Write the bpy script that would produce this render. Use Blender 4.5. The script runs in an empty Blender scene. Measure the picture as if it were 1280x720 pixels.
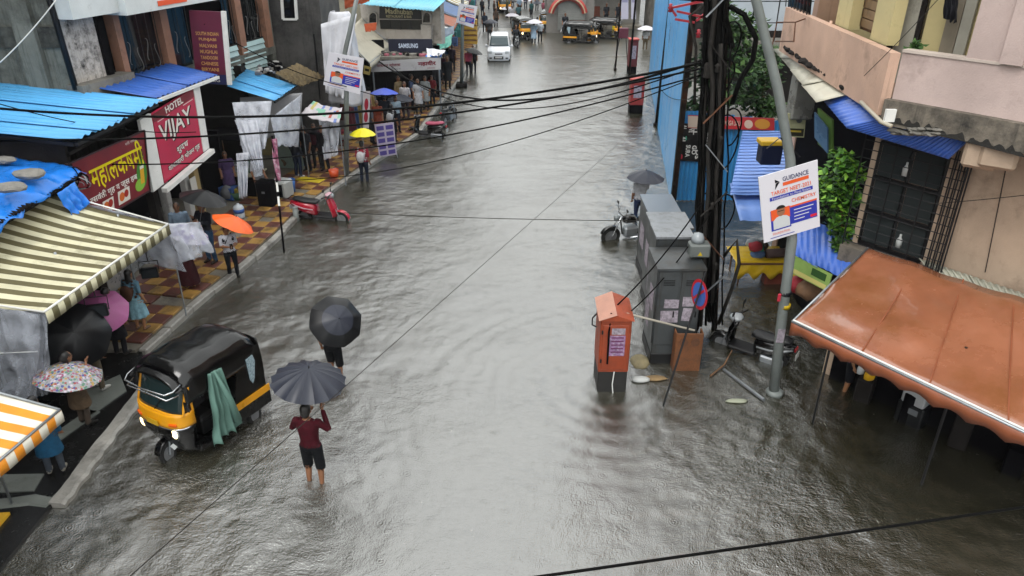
import bpy, bmesh, math, random
import numpy as np
from mathutils import Vector, Matrix, noise, kdtree
random.seed(7)
R = math.radians
scene = bpy.context.scene
# ------------------------------------------------------------------ camera
CH, CF, CYH = 8.6, 920.0, -110.0            # height, focal length in 1280-wide pixels, horizon row
TH = math.atan((360 - CYH) / CF); CC, CS = math.cos(TH), math.sin(TH)
cam_d = bpy.data.cameras.new('camera'); cam = bpy.data.objects.new('camera', cam_d)
scene.collection.objects.link(cam)
cam.location = (0, 0, CH); cam.rotation_euler = (R(90) - TH, 0, 0)
cam_d.sensor_width = 36; cam_d.lens = 36 * CF / 1280; cam_d.clip_end = 2000
scene.camera = cam
# ------------------------------------------------------------------ overcast sky
SUN_EL, SUN_AZ = R(58), R(215)
w = bpy.data.worlds.new('World'); scene.world = w; w.use_nodes = True
nt = w.node_tree; bg = nt.nodes['Background']
sky = nt.nodes.new('ShaderNodeTexSky'); sky.sky_type = 'NISHITA'; sky.sun_disc = False
sky.sun_elevation = SUN_EL; sky.sun_rotation = SUN_AZ; sky.dust_density = 6; sky.air_density = 1.0
hs = nt.nodes.new('ShaderNodeHueSaturation'); hs.inputs['Saturation'].default_value = 0.12
nt.links.new(sky.outputs[0], hs.inputs['Color'])
mx = nt.nodes.new('ShaderNodeMix'); mx.data_type = 'RGBA'; mx.inputs['Factor'].default_value = 0.8
nt.links.new(hs.outputs[0], mx.inputs['A'])
cl = nt.nodes.new('ShaderNodeTexNoise'); cl.inputs['Scale'].default_value = 2.2; cl.inputs['Detail'].default_value = 5
rmp = nt.nodes.new('ShaderNodeValToRGB')
rmp.color_ramp.elements[0].color = (8.5, 8.75, 8.6, 1); rmp.color_ramp.elements[1].color = (11.3, 11.5, 11.4, 1)
nt.links.new(cl.outputs['Fac'], rmp.inputs[0]); nt.links.new(rmp.outputs[0], mx.inputs['B'])
nt.links.new(mx.outputs['Result'], bg.inputs['Color']); bg.inputs['Strength'].default_value = 0.15
# ------------------------------------------------------------------ veiled sun
sd = bpy.data.lights.new('sun', 'SUN'); sun = bpy.data.objects.new('sun', sd); scene.collection.objects.link(sun)
sd.energy = 1.0; sd.angle = R(25); sd.color = (1, .97, .93)
sdir = Vector((math.sin(SUN_AZ) * math.cos(SUN_EL), math.cos(SUN_AZ) * math.cos(SUN_EL), math.sin(SUN_EL)))
sun.rotation_euler = sdir.to_track_quat('Z', 'Y').to_euler()
# ------------------------------------------------------------------ exposure
scene.view_settings.view_transform = 'Standard'; scene.view_settings.look = 'None'
scene.view_settings.exposure = 0.6; scene.view_settings.gamma = 1.0
scene.view_settings.use_curve_mapping = False
scene.cycles.use_denoising = True
scene.cycles.max_bounces = 6; scene.cycles.diffuse_bounces = 3; scene.cycles.glossy_bounces = 3
scene.cycles.transparent_max_bounces = 10; scene.cycles.transmission_bounces = 3
scene.cycles.caustics_reflective = False; scene.cycles.caustics_refractive = False
# ------------------------------------------------------------------ survey: photo point -> place in the street
def ray(x, y):
    u = (x - 640) / CF; v = (y - 360) / CF
    return Vector((u, CC - v * CS, -(CS + v * CC)))
def G(x, y, h=0.0):                     # on the level h
    d = ray(x, y); t = (h - CH) / d.z
    return Vector((d.x * t, d.y * t, h))
def VP(x, y, P, n):                     # on a vertical plane
    d = ray(x, y); t = (P[0] * n[0] + P[1] * n[1]) / (d.x * n[0] + d.y * n[1])
    return Vector((d.x * t, d.y * t, CH + d.z * t))
def A(x, y, Y): return VP(x, y, (0, Y), (0, 1))
# ------------------------------------------------------------------ library
C = scene.collection
def lerp(a, b, t): return a + (b - a) * t
def V3(*a): return Vector(a[0]) if len(a) == 1 else Vector(a)
class B:
    def __init__(s): s.v = []; s.f = []; s.m = []
    def add(s, vs, fs, mi=0):
        o = len(s.v); s.v += [tuple(q) for q in vs]; s.f += [tuple(i + o for i in q) for q in fs]; s.m += [mi] * len(fs); return s
    def box(s, c, d, rz=0, mi=0, M=None):
        x, y, z = d[0] / 2, d[1] / 2, d[2] / 2
        vs = [Vector((a * x, b * y, e * z)) for e in (-1, 1) for b in (-1, 1) for a in (-1, 1)]
        T = (M or Matrix.Rotation(rz, 3, 'Z'))
        vs = [T @ q + Vector(c) for q in vs]
        return s.add(vs, [(0, 2, 3, 1), (4, 5, 7, 6), (0, 1, 5, 4), (2, 6, 7, 3), (0, 4, 6, 2), (1, 3, 7, 5)], mi)
    def cbox(s, c, d, ch=.01, rz=0, mi=0, M=None):          # box with chamfered edges
        bm = bmesh.new(); bmesh.ops.create_cube(bm, size=1)
        for q in bm.verts: q.co = Vector((q.co.x * d[0], q.co.y * d[1], q.co.z * d[2]))
        bmesh.ops.bevel(bm, geom=bm.edges[:], offset=min(ch, min(d) * .45), segments=1, affect='EDGES')
        T = (M or Matrix.Rotation(rz, 3, 'Z'))
        bm.verts.index_update()
        s.add([T @ q.co + Vector(c) for q in bm.verts], [[q.index for q in f.verts] for f in bm.faces], mi); bm.free(); return s
    def beam(s, p, q, wx, wy=None, mi=0, up=(0, 0, 1)):
        p, q = Vector(p), Vector(q); d = q - p; wy = wy or wx
        z = d.normalized(); u = Vector(up)
        if abs(z.dot(u)) > .99: u = Vector((0, 1, 0))
        x = z.cross(u).normalized(); y = z.cross(x)
        M = Matrix((x, y, z)).transposed()
        return s.box((p + q) / 2, (wx, wy, d.length), mi=mi, M=M)
    def tube(s, pts, r, n=8, mi=0, caps=True, sy=1.0):
        pts = [Vector(p) for p in pts]; k = len(pts); rr = r if isinstance(r, (list, tuple)) else [r] * k
        vs = []; fs = []; px = None
        for i, p in enumerate(pts):
            t = (pts[min(i + 1, k - 1)] - pts[max(i - 1, 0)]).normalized()
            if px is None:
                px = t.cross(Vector((0, 0, 1)));
                if px.length < .02: px = t.cross(Vector((0, 1, 0)))
            px = (px - t * px.dot(t)).normalized(); py = t.cross(px)
            for j in range(n):
                a = 2 * math.pi * j / n
                vs.append(p + px * (math.cos(a) * rr[i]) + py * (math.sin(a) * rr[i] * sy))
        for i in range(k - 1):
            for j in range(n): fs.append((i * n + j, i * n + (j + 1) % n, (i + 1) * n + (j + 1) % n, (i + 1) * n + j))
        if caps: fs += [tuple(range(n - 1, -1, -1)), tuple(range((k - 1) * n, k * n))]
        return s.add(vs, fs, mi)
    def loft(s, rings, mi=0, caps=True, closed=True):
        n = len(rings[0]); k = len(rings); fs = []
        for i in range(k - 1):
            for j in range(n if closed else n - 1): fs.append((i * n + j, i * n + (j + 1) % n, (i + 1) * n + (j + 1) % n, (i + 1) * n + j))
        if caps: fs += [tuple(range(n - 1, -1, -1)), tuple(range((k - 1) * n, k * n))]
        return s.add([p for r_ in rings for p in r_], fs, mi)
    def lathe(s, prof, n=16, c=(0, 0, 0), ax='Z', mi=0):
        rings = []
        for r_, z in prof:
            q = []
            for j in range(n):
                a = 2 * math.pi * j / n; x, y = r_ * math.cos(a), r_ * math.sin(a)
                p = (x, y, z) if ax == 'Z' else ((z, x, y) if ax == 'X' else (x, z, y))
                q.append(Vector(p) + Vector(c))
            rings.append(q)
        return s.loft(rings, mi)
    def surf(s, fn, nu, nv, th=0.0, mi=0, mif=None):        # sheet with real thickness; mif(i, j) picks the material of a cell
        P = [[Vector(fn(i / nu, j / nv)) for i in range(nu + 1)] for j in range(nv + 1)]
        W = nu + 1; top = [p for r_ in P for p in r_]
        fs = [(j * W + i, j * W + i + 1, (j + 1) * W + i + 1, (j + 1) * W + i) for j in range(nv) for i in range(nu)]
        cm = [mif(i, j) if mif else mi for j in range(nv) for i in range(nu)]
        if not th:
            s.add(top, fs, mi); s.m[-len(fs):] = cm; return s
        bot = []
        for j in range(nv + 1):
            for i in range(W):
                du = P[j][min(i + 1, nu)] - P[j][max(i - 1, 0)]; dv = P[min(j + 1, nv)][i] - P[max(j - 1, 0)][i]
                n = du.cross(dv); n = n.normalized() if n.length > 1e-9 else Vector((0, 0, 1)); bot.append(P[j][i] - n * th)
        N0 = len(top); fs2 = fs + [tuple(N0 + q for q in reversed(f)) for f in fs]
        rim = [i for i in range(W)] + [j * W + nu for j in range(1, nv + 1)] + [nv * W + i for i in range(nu - 1, -1, -1)] + [j * W for j in range(nv - 1, 0, -1)]
        for a, b in zip(rim, rim[1:] + rim[:1]): fs2.append((b, a, N0 + a, N0 + b))
        s.add(top + bot, fs2, mi); k = len(fs2); s.m[-k:] = cm + cm + [mi] * (k - 2 * len(cm)); return s
    def prism(s, poly, o, x, y, depth, mi=0):               # flat outline with thickness; o origin, x/y axes
        o, x, y = Vector(o), Vector(x), Vector(y); n = x.cross(y).normalized() * depth
        a = [o + x * p[0] + y * p[1] for p in poly]; k = len(a)
        fs = [tuple(range(k)), tuple(range(2 * k - 1, k - 1, -1))] + [(i, k + i, k + (i + 1) % k, (i + 1) % k) for i in range(k)]
        return s.add(a + [p - n for p in a], [tuple(reversed(q)) if 0 else q for q in fs], mi)
    def mesh(s, name='mesh', smooth=False):
        me = bpy.data.meshes.new(name); me.from_pydata(s.v, [], s.f)
        if any(s.m): me.polygons.foreach_set('material_index', s.m)
        if smooth: me.polygons.foreach_set('use_smooth', [True] * len(s.f))
        me.update(); return me
def mk(name, b, m, parent=None, smooth=False, loc=None, rz=0, auto=None):
    me = b if isinstance(b, bpy.types.Mesh) else b.mesh(name, smooth)
    if not me.materials:
        for q in (m if isinstance(m, (list, tuple)) else [m]): me.materials.append(q)
    if auto and hasattr(me, 'set_sharp_from_angle'): 
        me.polygons.foreach_set('use_smooth', [True] * len(me.polygons)); me.set_sharp_from_angle(angle=R(auto))
    o = bpy.data.objects.new(name, me); C.objects.link(o)
    if parent: o.parent = parent
    if loc is not None: o.location = loc
    if rz: o.rotation_euler.z = rz
    return o
LABELS = {}
def tag(o, label=None, cat=None, group=None, kind=None):
    if label: o['label'] = label
    if cat: o['category'] = cat
    if group: o['group'] = group
    if kind: o['kind'] = kind
    return o
def thing(name, label, cat, loc=(0, 0, 0), rz=0, group=None):
    o = bpy.data.objects.new(name, None); C.objects.link(o); o.empty_display_size = .1
    o.location = loc; o.rotation_euler = (0, 0, rz); return tag(o, label, cat, group)
KIDS = {}
def copy_tree(o, parent=None):
    c = o.copy(); C.objects.link(c); c.parent = parent
    for ch in list(o.children): copy_tree(ch, c)
    return c
def retag(o, label, group=None):
    o['label'] = label
    if group: o['group'] = group
    return o
# deferred lettering (converted to meshes in one go at the end)
TEXTS = []
def text(s, parent, m, o, xd, up, w=None, h=None, bold=0.0, name='lettering', ex=.003, track=1.0, shear=0.0):
    cu = bpy.data.curves.new('t', 'FONT'); cu.body = s; cu.size = 1; cu.align_x = 'CENTER'; cu.align_y = 'CENTER'
    cu.offset = bold; cu.space_character = track; cu.resolution_u = 2; cu.shear = shear
    ob = bpy.data.objects.new('t', cu); C.objects.link(ob)
    TEXTS.append((ob, parent, m, Vector(o), Vector(xd).normalized(), Vector(up).normalized(), w, h, name, ex))
def flush_texts():
    bpy.context.view_layer.update(); dg = bpy.context.evaluated_depsgraph_get()
    for ob, par, m, o, xd, up, w, h, name, ex in TEXTS:
        me = bpy.data.meshes.new_from_object(ob.evaluated_get(dg))
        n = len(me.vertices)
        if n:
            co = np.empty(n * 3); me.vertices.foreach_get('co', co); co = co.reshape(-1, 3)
            lo, hi = co.min(0), co.max(0); sz = np.maximum(hi - lo, 1e-6); ce = (lo + hi) / 2
            sx = w / sz[0] if w else None; sy = h / sz[1] if h else None
            sx = sx or sy or 1; sy = sy or sx
            nrm = xd.cross(up)
            X = np.array(xd)[None] * ((co[:, 0] - ce[0]) * sx)[:, None] + np.array(up)[None] * ((co[:, 1] - ce[1]) * sy)[:, None] + np.array(nrm)[None] * ex + np.array(o)[None]
            me.vertices.foreach_set('co', X.ravel()); me.update()
            me.materials.clear(); me.materials.append(m)
            q = bpy.data.objects.new(name, me); C.objects.link(q); q.parent = par
            if par: q.matrix_parent_inverse = Matrix.Identity(4)
        cu = ob.data; bpy.data.objects.remove(ob); bpy.data.curves.remove(cu)
    TEXTS.clear()
# ------------------------------------------------------------------ materials
def lin(h):
    if not isinstance(h, str): return tuple(h) + (1,) if len(h) == 3 else h
    q = [int(h[i:i + 2], 16) / 255 for i in (0, 2, 4)]
    return tuple((c / 12.92 if c <= .04045 else ((c + .055) / 1.055) ** 2.4) for c in q) + (1,)
def newmat(name):
    m = bpy.data.materials.new(name); m.use_nodes = True; t = m.node_tree
    return m, t, t.nodes['Principled BSDF']
def nd(t, kind, **kw):
    n = t.nodes.new('ShaderNode' + kind)
    for k, v in kw.items():
        if k in n.inputs: 
            if hasattr(v, 'is_linked') or isinstance(v, bpy.types.NodeSocket): t.links.new(v, n.inputs[k])
            else: n.inputs[k].default_value = v
        else: setattr(n, k, v)
    return n
def mixc(t, a, b, fac, blend='MIX'):
    n = t.nodes.new('ShaderNodeMix'); n.data_type = 'RGBA'; n.blend_type = blend
    for k, v in (('Factor', fac), ('A', a), ('B', b)):
        if isinstance(v, bpy.types.NodeSocket): t.links.new(v, n.inputs[k])
        else: n.inputs[k].default_value = v
    return n.outputs['Result']
def ramp(t, src, stops):
    n = t.nodes.new('ShaderNodeValToRGB'); e = n.color_ramp.elements
    while len(e) < len(stops): e.new(.5)
    for q, (p, c) in zip(e, stops): q.position = p; q.color = lin(c) if isinstance(c, str) else (c, c, c, 1) if isinstance(c, (int, float)) else c
    t.links.new(src, n.inputs[0]); return n.outputs[0]
def coords(t, scale=(1, 1, 1), world=False):
    if world: s = t.nodes.new('ShaderNodeNewGeometry').outputs['Position']
    else: s = t.nodes.new('ShaderNodeTexCoord').outputs['Object']
    mp = t.nodes.new('ShaderNodeMapping'); t.links.new(s, mp.inputs[0]); mp.inputs['Scale'].default_value = scale
    return mp.outputs[0]
MATS = {}
def mat(name, col, rough=.6, var=.12, sc=3.0, bump=0.0, bsc=30.0, metal=0.0, spec=.5, dirt=0.0, dcol='2a261f', dsc=1.5, streak=0.0, coat=0.0, rv=.1, world=False):
    """painted / plain surface: colour mottling, dirt patches, rain streaks, fine relief"""
    if name in MATS: return MATS[name]
    m, t, p = newmat(name); MATS[name] = m
    co = coords(t, world=world)
    n1 = nd(t, 'TexNoise', Vector=co, Scale=sc, Detail=6.0, Roughness=.65)
    c0 = lin(col); dk = tuple(q * (1 - var * 1.6) for q in c0[:3]) + (1,); lt = tuple(min(1, q * (1 + var)) for q in c0[:3]) + (1,)
    c = ramp(t, n1.outputs['Fac'], [(.3, dk), (.7, lt)])
    if dirt:
        n2 = nd(t, 'TexNoise', Vector=co, Scale=dsc, Detail=9.0, Roughness=.72)
        c = mixc(t, c, lin(dcol), ramp(t, n2.outputs['Fac'], [(.66 - dirt * .35, 0.0), (.80 - dirt * .2, min(1.0, .45 + dirt))]))
    if streak:
        n3 = nd(t, 'TexNoise', Vector=coords(t, (6, 6, .35), world), Scale=1.0, Detail=7.0, Roughness=.7)
        c = mixc(t, c, lin(dcol), ramp(t, n3.outputs['Fac'], [(.72 - streak * .32, 0.0), (.86 - streak * .2, min(1.0, .35 + streak * .6))]))
    t.links.new(c, p.inputs['Base Color'])
    p.inputs['Metallic'].default_value = metal; p.inputs['Specular IOR Level'].default_value = spec
    rr = nd(t, 'MapRange'); t.links.new(n1.outputs['Fac'], rr.inputs['Value'])
    rr.inputs['From Min'].default_value = .3; rr.inputs['From Max'].default_value = .7
    rr.inputs['To Min'].default_value = max(.03, rough - rv); rr.inputs['To Max'].default_value = min(1, rough + rv)
    t.links.new(rr.outputs[0], p.inputs['Roughness'])
    if coat: p.inputs['Coat Weight'].default_value = coat; p.inputs['Coat Roughness'].default_value = .06
    if bump:
        nb = nd(t, 'TexNoise', Vector=co, Scale=bsc, Detail=4.0)
        bp = nd(t, 'Bump', Height=nb.outputs['Fac'], Strength=min(1.0, bump), Distance=.02); t.links.new(bp.outputs[0], p.inputs['Normal'])
    return m
def flat(name, col, rough=.6, emis=0.0, spec=.25):
    if name in MATS: return MATS[name]
    m, t, p = newmat(name); MATS[name] = m
    p.inputs['Base Color'].default_value = lin(col); p.inputs['Roughness'].default_value = rough; p.inputs['Specular IOR Level'].default_value = spec
    if emis: p.inputs['Emission Color'].default_value = lin(col); p.inputs['Emission Strength'].default_value = emis
    return m
def plastic_sheet(name, col='dfe4ea', alpha=.55, rough=.25):
    m, t, p = newmat(name); MATS[name] = m
    p.inputs['Base Color'].default_value = lin(col); p.inputs['Roughness'].default_value = rough
    p.inputs['Alpha'].default_value = alpha
    n = nd(t, 'TexNoise', Vector=coords(t), Scale=3.0, Detail=5.0)
    rr = ramp(t, n.outputs['Fac'], [(.35, max(0, alpha - .2)), (.7, min(1, alpha + .25))]); t.links.new(rr, p.inputs['Alpha'])
    return m
def glassy(name, col='1a2226', rough=.05):
    m, t, p = newmat(name); MATS[name] = m
    p.inputs['Base Color'].default_value = lin(col); p.inputs['Roughness'].default_value = rough; p.inputs['Specular IOR Level'].default_value = .35
    return m
# ------------------------------------------------------------------ setting: ground, water, pavement
def water_mat():
    m, t, p = newmat('flood_water')
    P = coords(t, world=True)
    # muddy body colour, cloudier in places
    n0 = nd(t, 'TexNoise', Vector=P, Scale=.35, Detail=5.0, Roughness=.6)
    c = ramp(t, n0.outputs['Fac'], [(.3, (.019, .0175, .010, 1)), (.7, (.033, .031, .020, 1))])
    # pale flecks from two noises mixed into the colour
    n1 = nd(t, 'TexNoise', Vector=coords(t, (1, .45, 1), True), Scale=26.0, Detail=3.0, Roughness=.7)
    n2 = nd(t, 'TexNoise', Vector=P, Scale=1.1, Detail=3.0)
    sp = nd(t, 'Math', operation='MULTIPLY'); t.links.new(n1.outputs['Fac'], sp.inputs[0]); t.links.new(n2.outputs['Fac'], sp.inputs[1])
    c = mixc(t, c, (.30, .29, .25, 1), ramp(t, sp.outputs[0], [(.415, 0.0), (.47, .6)]))
    t.links.new(c, p.inputs['Base Color'])
    p.inputs['IOR'].default_value = 2.12; p.inputs['Specular IOR Level'].default_value = .97
    p.inputs['Roughness'].default_value = .07
    # relief: broad swell, wind ripples, chop, rain rings
    def nz(scale, vec, det=3.0, dist=0.0):
        q = nd(t, 'TexNoise', Vector=vec, Scale=scale, Detail=det, Roughness=.55); q.inputs['Distortion'].default_value = dist; return q.outputs['Fac']
    warp = nd(t, 'TexNoise', Vector=P, Scale=.6, Detail=2.0)
    vadd = nd(t, 'VectorMath', operation='MULTIPLY_ADD'); t.links.new(warp.outputs['Color'], vadd.inputs[0]); vadd.inputs[1].default_value = (.5, .5, 0); t.links.new(P, vadd.inputs[2])
    W = vadd.outputs[0]
    mp = nd(t, 'Mapping'); t.links.new(W, mp.inputs[0]); mp.inputs['Scale'].default_value = (1.0, 1.35, 1); mp.inputs['Rotation'].default_value = (0, 0, .25)
    a = nz(1.1, W, 2.0); b = nz(3.6, mp.outputs[0], 3.0, .25); d = nz(16.0, mp.outputs[0], 5.0, .2); e = nz(46.0, P, 2.0)
    patch = ramp(t, nz(.33, P, 4.0), [(.40, .12), (.62, 1.0)])
    sx = nd(t, 'SeparateXYZ', Vector=P); ab = nd(t, 'Math', operation='ABSOLUTE'); t.links.new(sx.outputs['X'], ab.inputs[0])
    side = nd(t, 'MapRange'); t.links.new(ab.outputs[0], side.inputs['Value'])          # churned by waders along both kerbs, calmer mid-street
    for k_, q_ in (('From Min', .8), ('From Max', 4.0), ('To Min', .5), ('To Max', 1.15)): side.inputs[k_].default_value = q_
    def mul(x, y):
        q = nd(t, 'Math', operation='MULTIPLY')
        for i, k in enumerate((x, y)):
            if isinstance(k, (int, float)): q.inputs[i].default_value = k
            else: t.links.new(k, q.inputs[i])
        return q.outputs[0]
    def add(x, y):
        q = nd(t, 'Math', operation='ADD'); t.links.new(x, q.inputs[0]); t.links.new(y, q.inputs[1]); return q.outputs[0]
    vo = nd(t, 'TexVoronoi', Vector=P, Scale=2.6); vo.feature = 'F1'
    rg = nd(t, 'Math', operation='MULTIPLY'); t.links.new(vo.outputs['Distance'], rg.inputs[0]); rg.inputs[1].default_value = 55.0
    sn = nd(t, 'Math', operation='SINE'); t.links.new(rg.outputs[0], sn.inputs[0])
    fade = ramp(t, vo.outputs['Distance'], [(.0, 1.0), (.36, 0.0)])
    hgt = add(mul(a, .10), mul(mul(b, .032), patch))
    hgt = add(hgt, mul(mul(d, .019), patch))
    hgt = mul(hgt, side.outputs[0])
    hgt = add(hgt, mul(e, .0082))
    hgt = add(hgt, mul(mul(sn.outputs[0], fade), .0028))
    for cx, cy, k_, am, rad in ((1.9, 12.3, 15.0, .0075, 6.5), (5.3, 12.1, 20.0, .0045, 4.0), (-3.3, 9.5, 17.0, .0065, 3.2), (-5.9, 10.3, 19.0, .0055, 2.6)):   # wave trains round pillar, post, wader, wheel
        ds = nd(t, 'VectorMath', operation='DISTANCE'); t.links.new(W, ds.inputs[0]); ds.inputs[1].default_value = (cx + .25, cy + .25, 0)
        sn2 = nd(t, 'Math', operation='SINE'); t.links.new(mul(ds.outputs['Value'], k_), sn2.inputs[0])
        fd = nd(t, 'MapRange'); t.links.new(ds.outputs['Value'], fd.inputs['Value'])
        for kk, qq in (('From Min', .2), ('From Max', rad), ('To Min', am), ('To Max', 0.0)): fd.inputs[kk].default_value = qq
        hgt = add(hgt, mul(mul(sn2.outputs[0], fd.outputs[0]), ramp(t, nz(.5, P, 2.0), [(.4, .2), (.6, 1.0)])))
    sy = nd(t, 'SeparateXYZ', Vector=P); rg2 = nd(t, 'MapRange'); t.links.new(sy.outputs['Y'], rg2.inputs['Value'])
    for k, q in (('From Min', 22.0), ('From Max', 55.0), ('To Min', .07), ('To Max', .30)): rg2.inputs[k].default_value = q
    t.links.new(rg2.outputs[0], p.inputs['Roughness'])
    mr = nd(t, 'MapRange'); t.links.new(sy.outputs['Y'], mr.inputs['Value'])    # calmer towards the head of the street
    for k, q in (('From Min', 13.0), ('From Max', 42.0), ('To Min', 1.0), ('To Max', .55)): mr.inputs[k].default_value = q
    hgt = mul(hgt, mr.outputs[0])
    bp = nd(t, 'Bump', Height=hgt, Strength=1.0, Distance=1.0); t.links.new(bp.outputs[0], p.inputs['Normal'])
    return m
WATER = water_mat()
m_asphalt = mat('wet_asphalt', '2b2b29', .35, .2, 6, .5, 60, dirt=.3, dcol='4a463c')
m_ground = mat('earth', '4a4438', .9, .2, 2)
mk('ground', B().box((0, 120, -.75), (700, 700, .3)), m_ground)['kind'] = 'structure'
mk('road', B().box((0, 60, -.45), (60, 190, .24)), m_asphalt)['kind'] = 'structure'
# flood water: one sheet, with real low swell and legs' rings close by
def swell(x, y):
    z = .010 * noise.noise((x * .8, y * .8, 0)) + .006 * noise.noise((x * 2.3 + 9, y * 2.3, 4))
    for cx, cy, am in RINGS:
        d = math.hypot(x - cx, y - cy)
        if d < 1.4: z += am * math.sin(d * 30) * math.exp(-d * 2.2)
    d = math.hypot((x + 3.3) * 1.1, y - 8.95)                  # churned wake behind the wading man
    if d < 1.0: z += .035 * (1 - d) * noise.noise((x * 4.5, y * 4.5, 2))
    return z
RINGS = [(-3.33, 9.66, .016), (-3.5, 9.2, .010), (-3.66, 12.75, .012), (6.85, 12.45, .010), (2.0, 12.3, .005), (-6.0, 10.2, .010), (5.26, 12.18, .004)]
wb = B(); ys = list(np.arange(6.2, 18, .07)) + list(np.geomspace(18, 130, 80)); xs = np.linspace(-1, 1, 260)
vs = []; 
for y in ys:
    hw = 17 + max(0, y - 18) * .35
    for x in xs: vs.append((x * hw, y, swell(x * hw, y) if y < 17.9 else swell(x * hw, y) * max(0, 1 - (y - 18) / 8)))
nx = len(xs)
wb.add(vs, [(j * nx + i, j * nx + i + 1, (j + 1) * nx + i + 1, (j + 1) * nx + i) for j in range(len(ys) - 1) for i in range(nx - 1)])
wo = mk('flood_water', wb, WATER, smooth=True); wo['kind'] = 'structure'
# water behind and beside the survey grid (outside the photograph)
mk('flood_water', B().add([(-40, -30, -.02), (40, -30, -.02), (40, 6.19, -.02), (-40, 6.19, -.02)], [(0, 1, 2, 3)]), WATER)['kind'] = 'structure'
# ---- left pavement: kerb line and shop line
KL = [(-8.15, 13.6), (-8.05, 14.2), (-7.8, 16), (-7.33, 18), (-7.0, 20.2), (-6.76, 22.5), (-5.84, 25.85), (-5.06, 28.4), (-4.14, 31.3), (-3.76, 36.5), (-3.0, 43.5), (-2.8, 53), (-2.7, 66), (-2.4, 95)]
def kx(y, L=KL):
    for (x0, y0), (x1, y1) in zip(L, L[1:]):
        if y <= y1 or (x1, y1) == L[-1]: return lerp(x0, x1, (y - y0) / (y1 - y0))
    return L[-1][0]
PZ = .17                                  # pavement level above the flood
m_conc = mat('pavement_concrete', '6f6a60', .45, .18, 3, .5, 40, dirt=.45, dcol='2c2a26')
m_kerb = mat('kerb_stone', '8d8a84', .5, .18, 4, .6, 30, dirt=.4, dcol='36332e')
b = B(); st = list(np.arange(13.6, 96, 1.2))
rows = [[(kx(y) - .02, y, -.3), (kx(y) - .02, y, PZ - .03), (kx(y) - 6.5, y, PZ - .03), (kx(y) - 6.5, y, -.3)] for y in st]
b.loft([[Vector(p) for p in r_] for r_ in rows]); pav = mk('pavement', b, m_conc); pav['kind'] = 'structure'
# kerb stones
y = 13.65; i = 0
while y < 62:
    L = 0.95 + .1 * random.random() if y < 40 else 2.4
    p, q = Vector((kx(y), y, 0)), Vector((kx(y + L - .02), y + L - .02, 0)); d = (q - p).normalized(); n = Vector((d.y, -d.x, 0))
    tl = random.uniform(-.015, .02); b = B(); Mx = Matrix((n, d, (0, 0, 1))).transposed()
    b.cbox((p + q) / 2 + n * (.09 + random.uniform(-.015, .015)) + Vector((0, 0, -.04 + tl)), (.2, (q - p).length, .36), .025, M=Mx)
    mk('kerb_stone', b, m_kerb, pav); y += L; i += 1
# chequered tiles
m_ty = mat('ochre_tile', '96733a', .4, .22, 5, .25, 60, dirt=.55, dcol='3d3220', world=True); m_tm = mat('maroon_tile', '5c352d', .4, .22, 5, .25, 60, dirt=.55, dcol='2c211b', world=True)
TS = .42; tb = {}
for k, mm in (('y', m_ty), ('m', m_tm)):
    bb = B().cbox((0, 0, 0), (TS - .014, TS - .014, .06), .008); tb[k] = bb.mesh('tile'); tb[k].materials.append(mm)
n = 0; far = B(); dist = 0; y = 14.05
while y < 62:
    x0 = kx(y); d = Vector((kx(y + .5) - kx(y), .5, 0)).normalized(); nn = Vector((-d.y, d.x, 0)); cols = 5 if y < 40 else 4
    for c_ in range(cols):
        p = Vector((x0, y, 0)) + nn * (.03 + TS * (c_ + .5)); k = 'y' if (c_ + dist) % 2 else 'm'
        rz = math.atan2(-d.x, d.y)
        if random.random() < .035: continue
        if n < 295 and y < 38:
            o = bpy.data.objects.new('tile', tb[k]); C.objects.link(o); o.parent = pav
            o.location = (p.x, p.y, PZ - .012 + random.uniform(-.004, .004)); o.rotation_euler = (random.uniform(-.006, .006), random.uniform(-.006, .006), rz); n += 1
        else: far.cbox((p.x, p.y, PZ - .012), (TS - .014, TS - .014, .06), .008, rz, 0 if k == 'y' else 1)
    y += TS * d.y; dist += 1
fo = mk('tile', far, [m_ty, m_tm], pav); fo['kind'] = 'stuff'
# ---- near left forecourt: near-black apron, pale strips, worn kerb
m_apron = mat('black_apron', '161616', .22, .25, 3, .3, 50, dirt=.2, dcol='2b2a28'); m_strip = mat('worn_slab', '6d716c', .4, .15, 3, .4, 40, dirt=.35, dcol='35342f')
m_yel = mat('yellow_kerb_paint', 'c79a1e', .5, .15, 5, .3, 40, dirt=.3)
ap = mk('forecourt', B().add([(-14, 4, .07), (-7.55, 4, .07), (-7.45, 9, .07), (-7.4, 12.6, .07), (-8.1, 13.7, .07), (-14, 13.7, .07),
     (-14, 4, -.3), (-7.55, 4, -.3), (-7.45, 9, -.3), (-7.4, 12.6, -.3), (-8.1, 13.7, -.3), (-14, 13.7, -.3)],
     [(0, 1, 2, 3, 4, 5), (0, 6, 7, 1), (1, 7, 8, 2), (2, 8, 9, 3), (3, 9, 10, 4)]), m_apron); ap['kind'] = 'structure'
for q in ([(0, 593), (55, 592), (42, 613), (0, 615)], [(55, 550), (110, 512), (125, 514), (66, 556)], [(105, 488), (150, 468), (158, 488), (112, 520)]):
    pts = [G(x, y, .095) for x, y in q]
    mk('slab', B().add(pts + [p - Vector((0, 0, .05)) for p in pts], [(3, 2, 1, 0), (0, 1, 5, 4), (1, 2, 6, 5), (2, 3, 7, 6), (3, 0, 4, 7)]), m_strip, ap)
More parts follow.
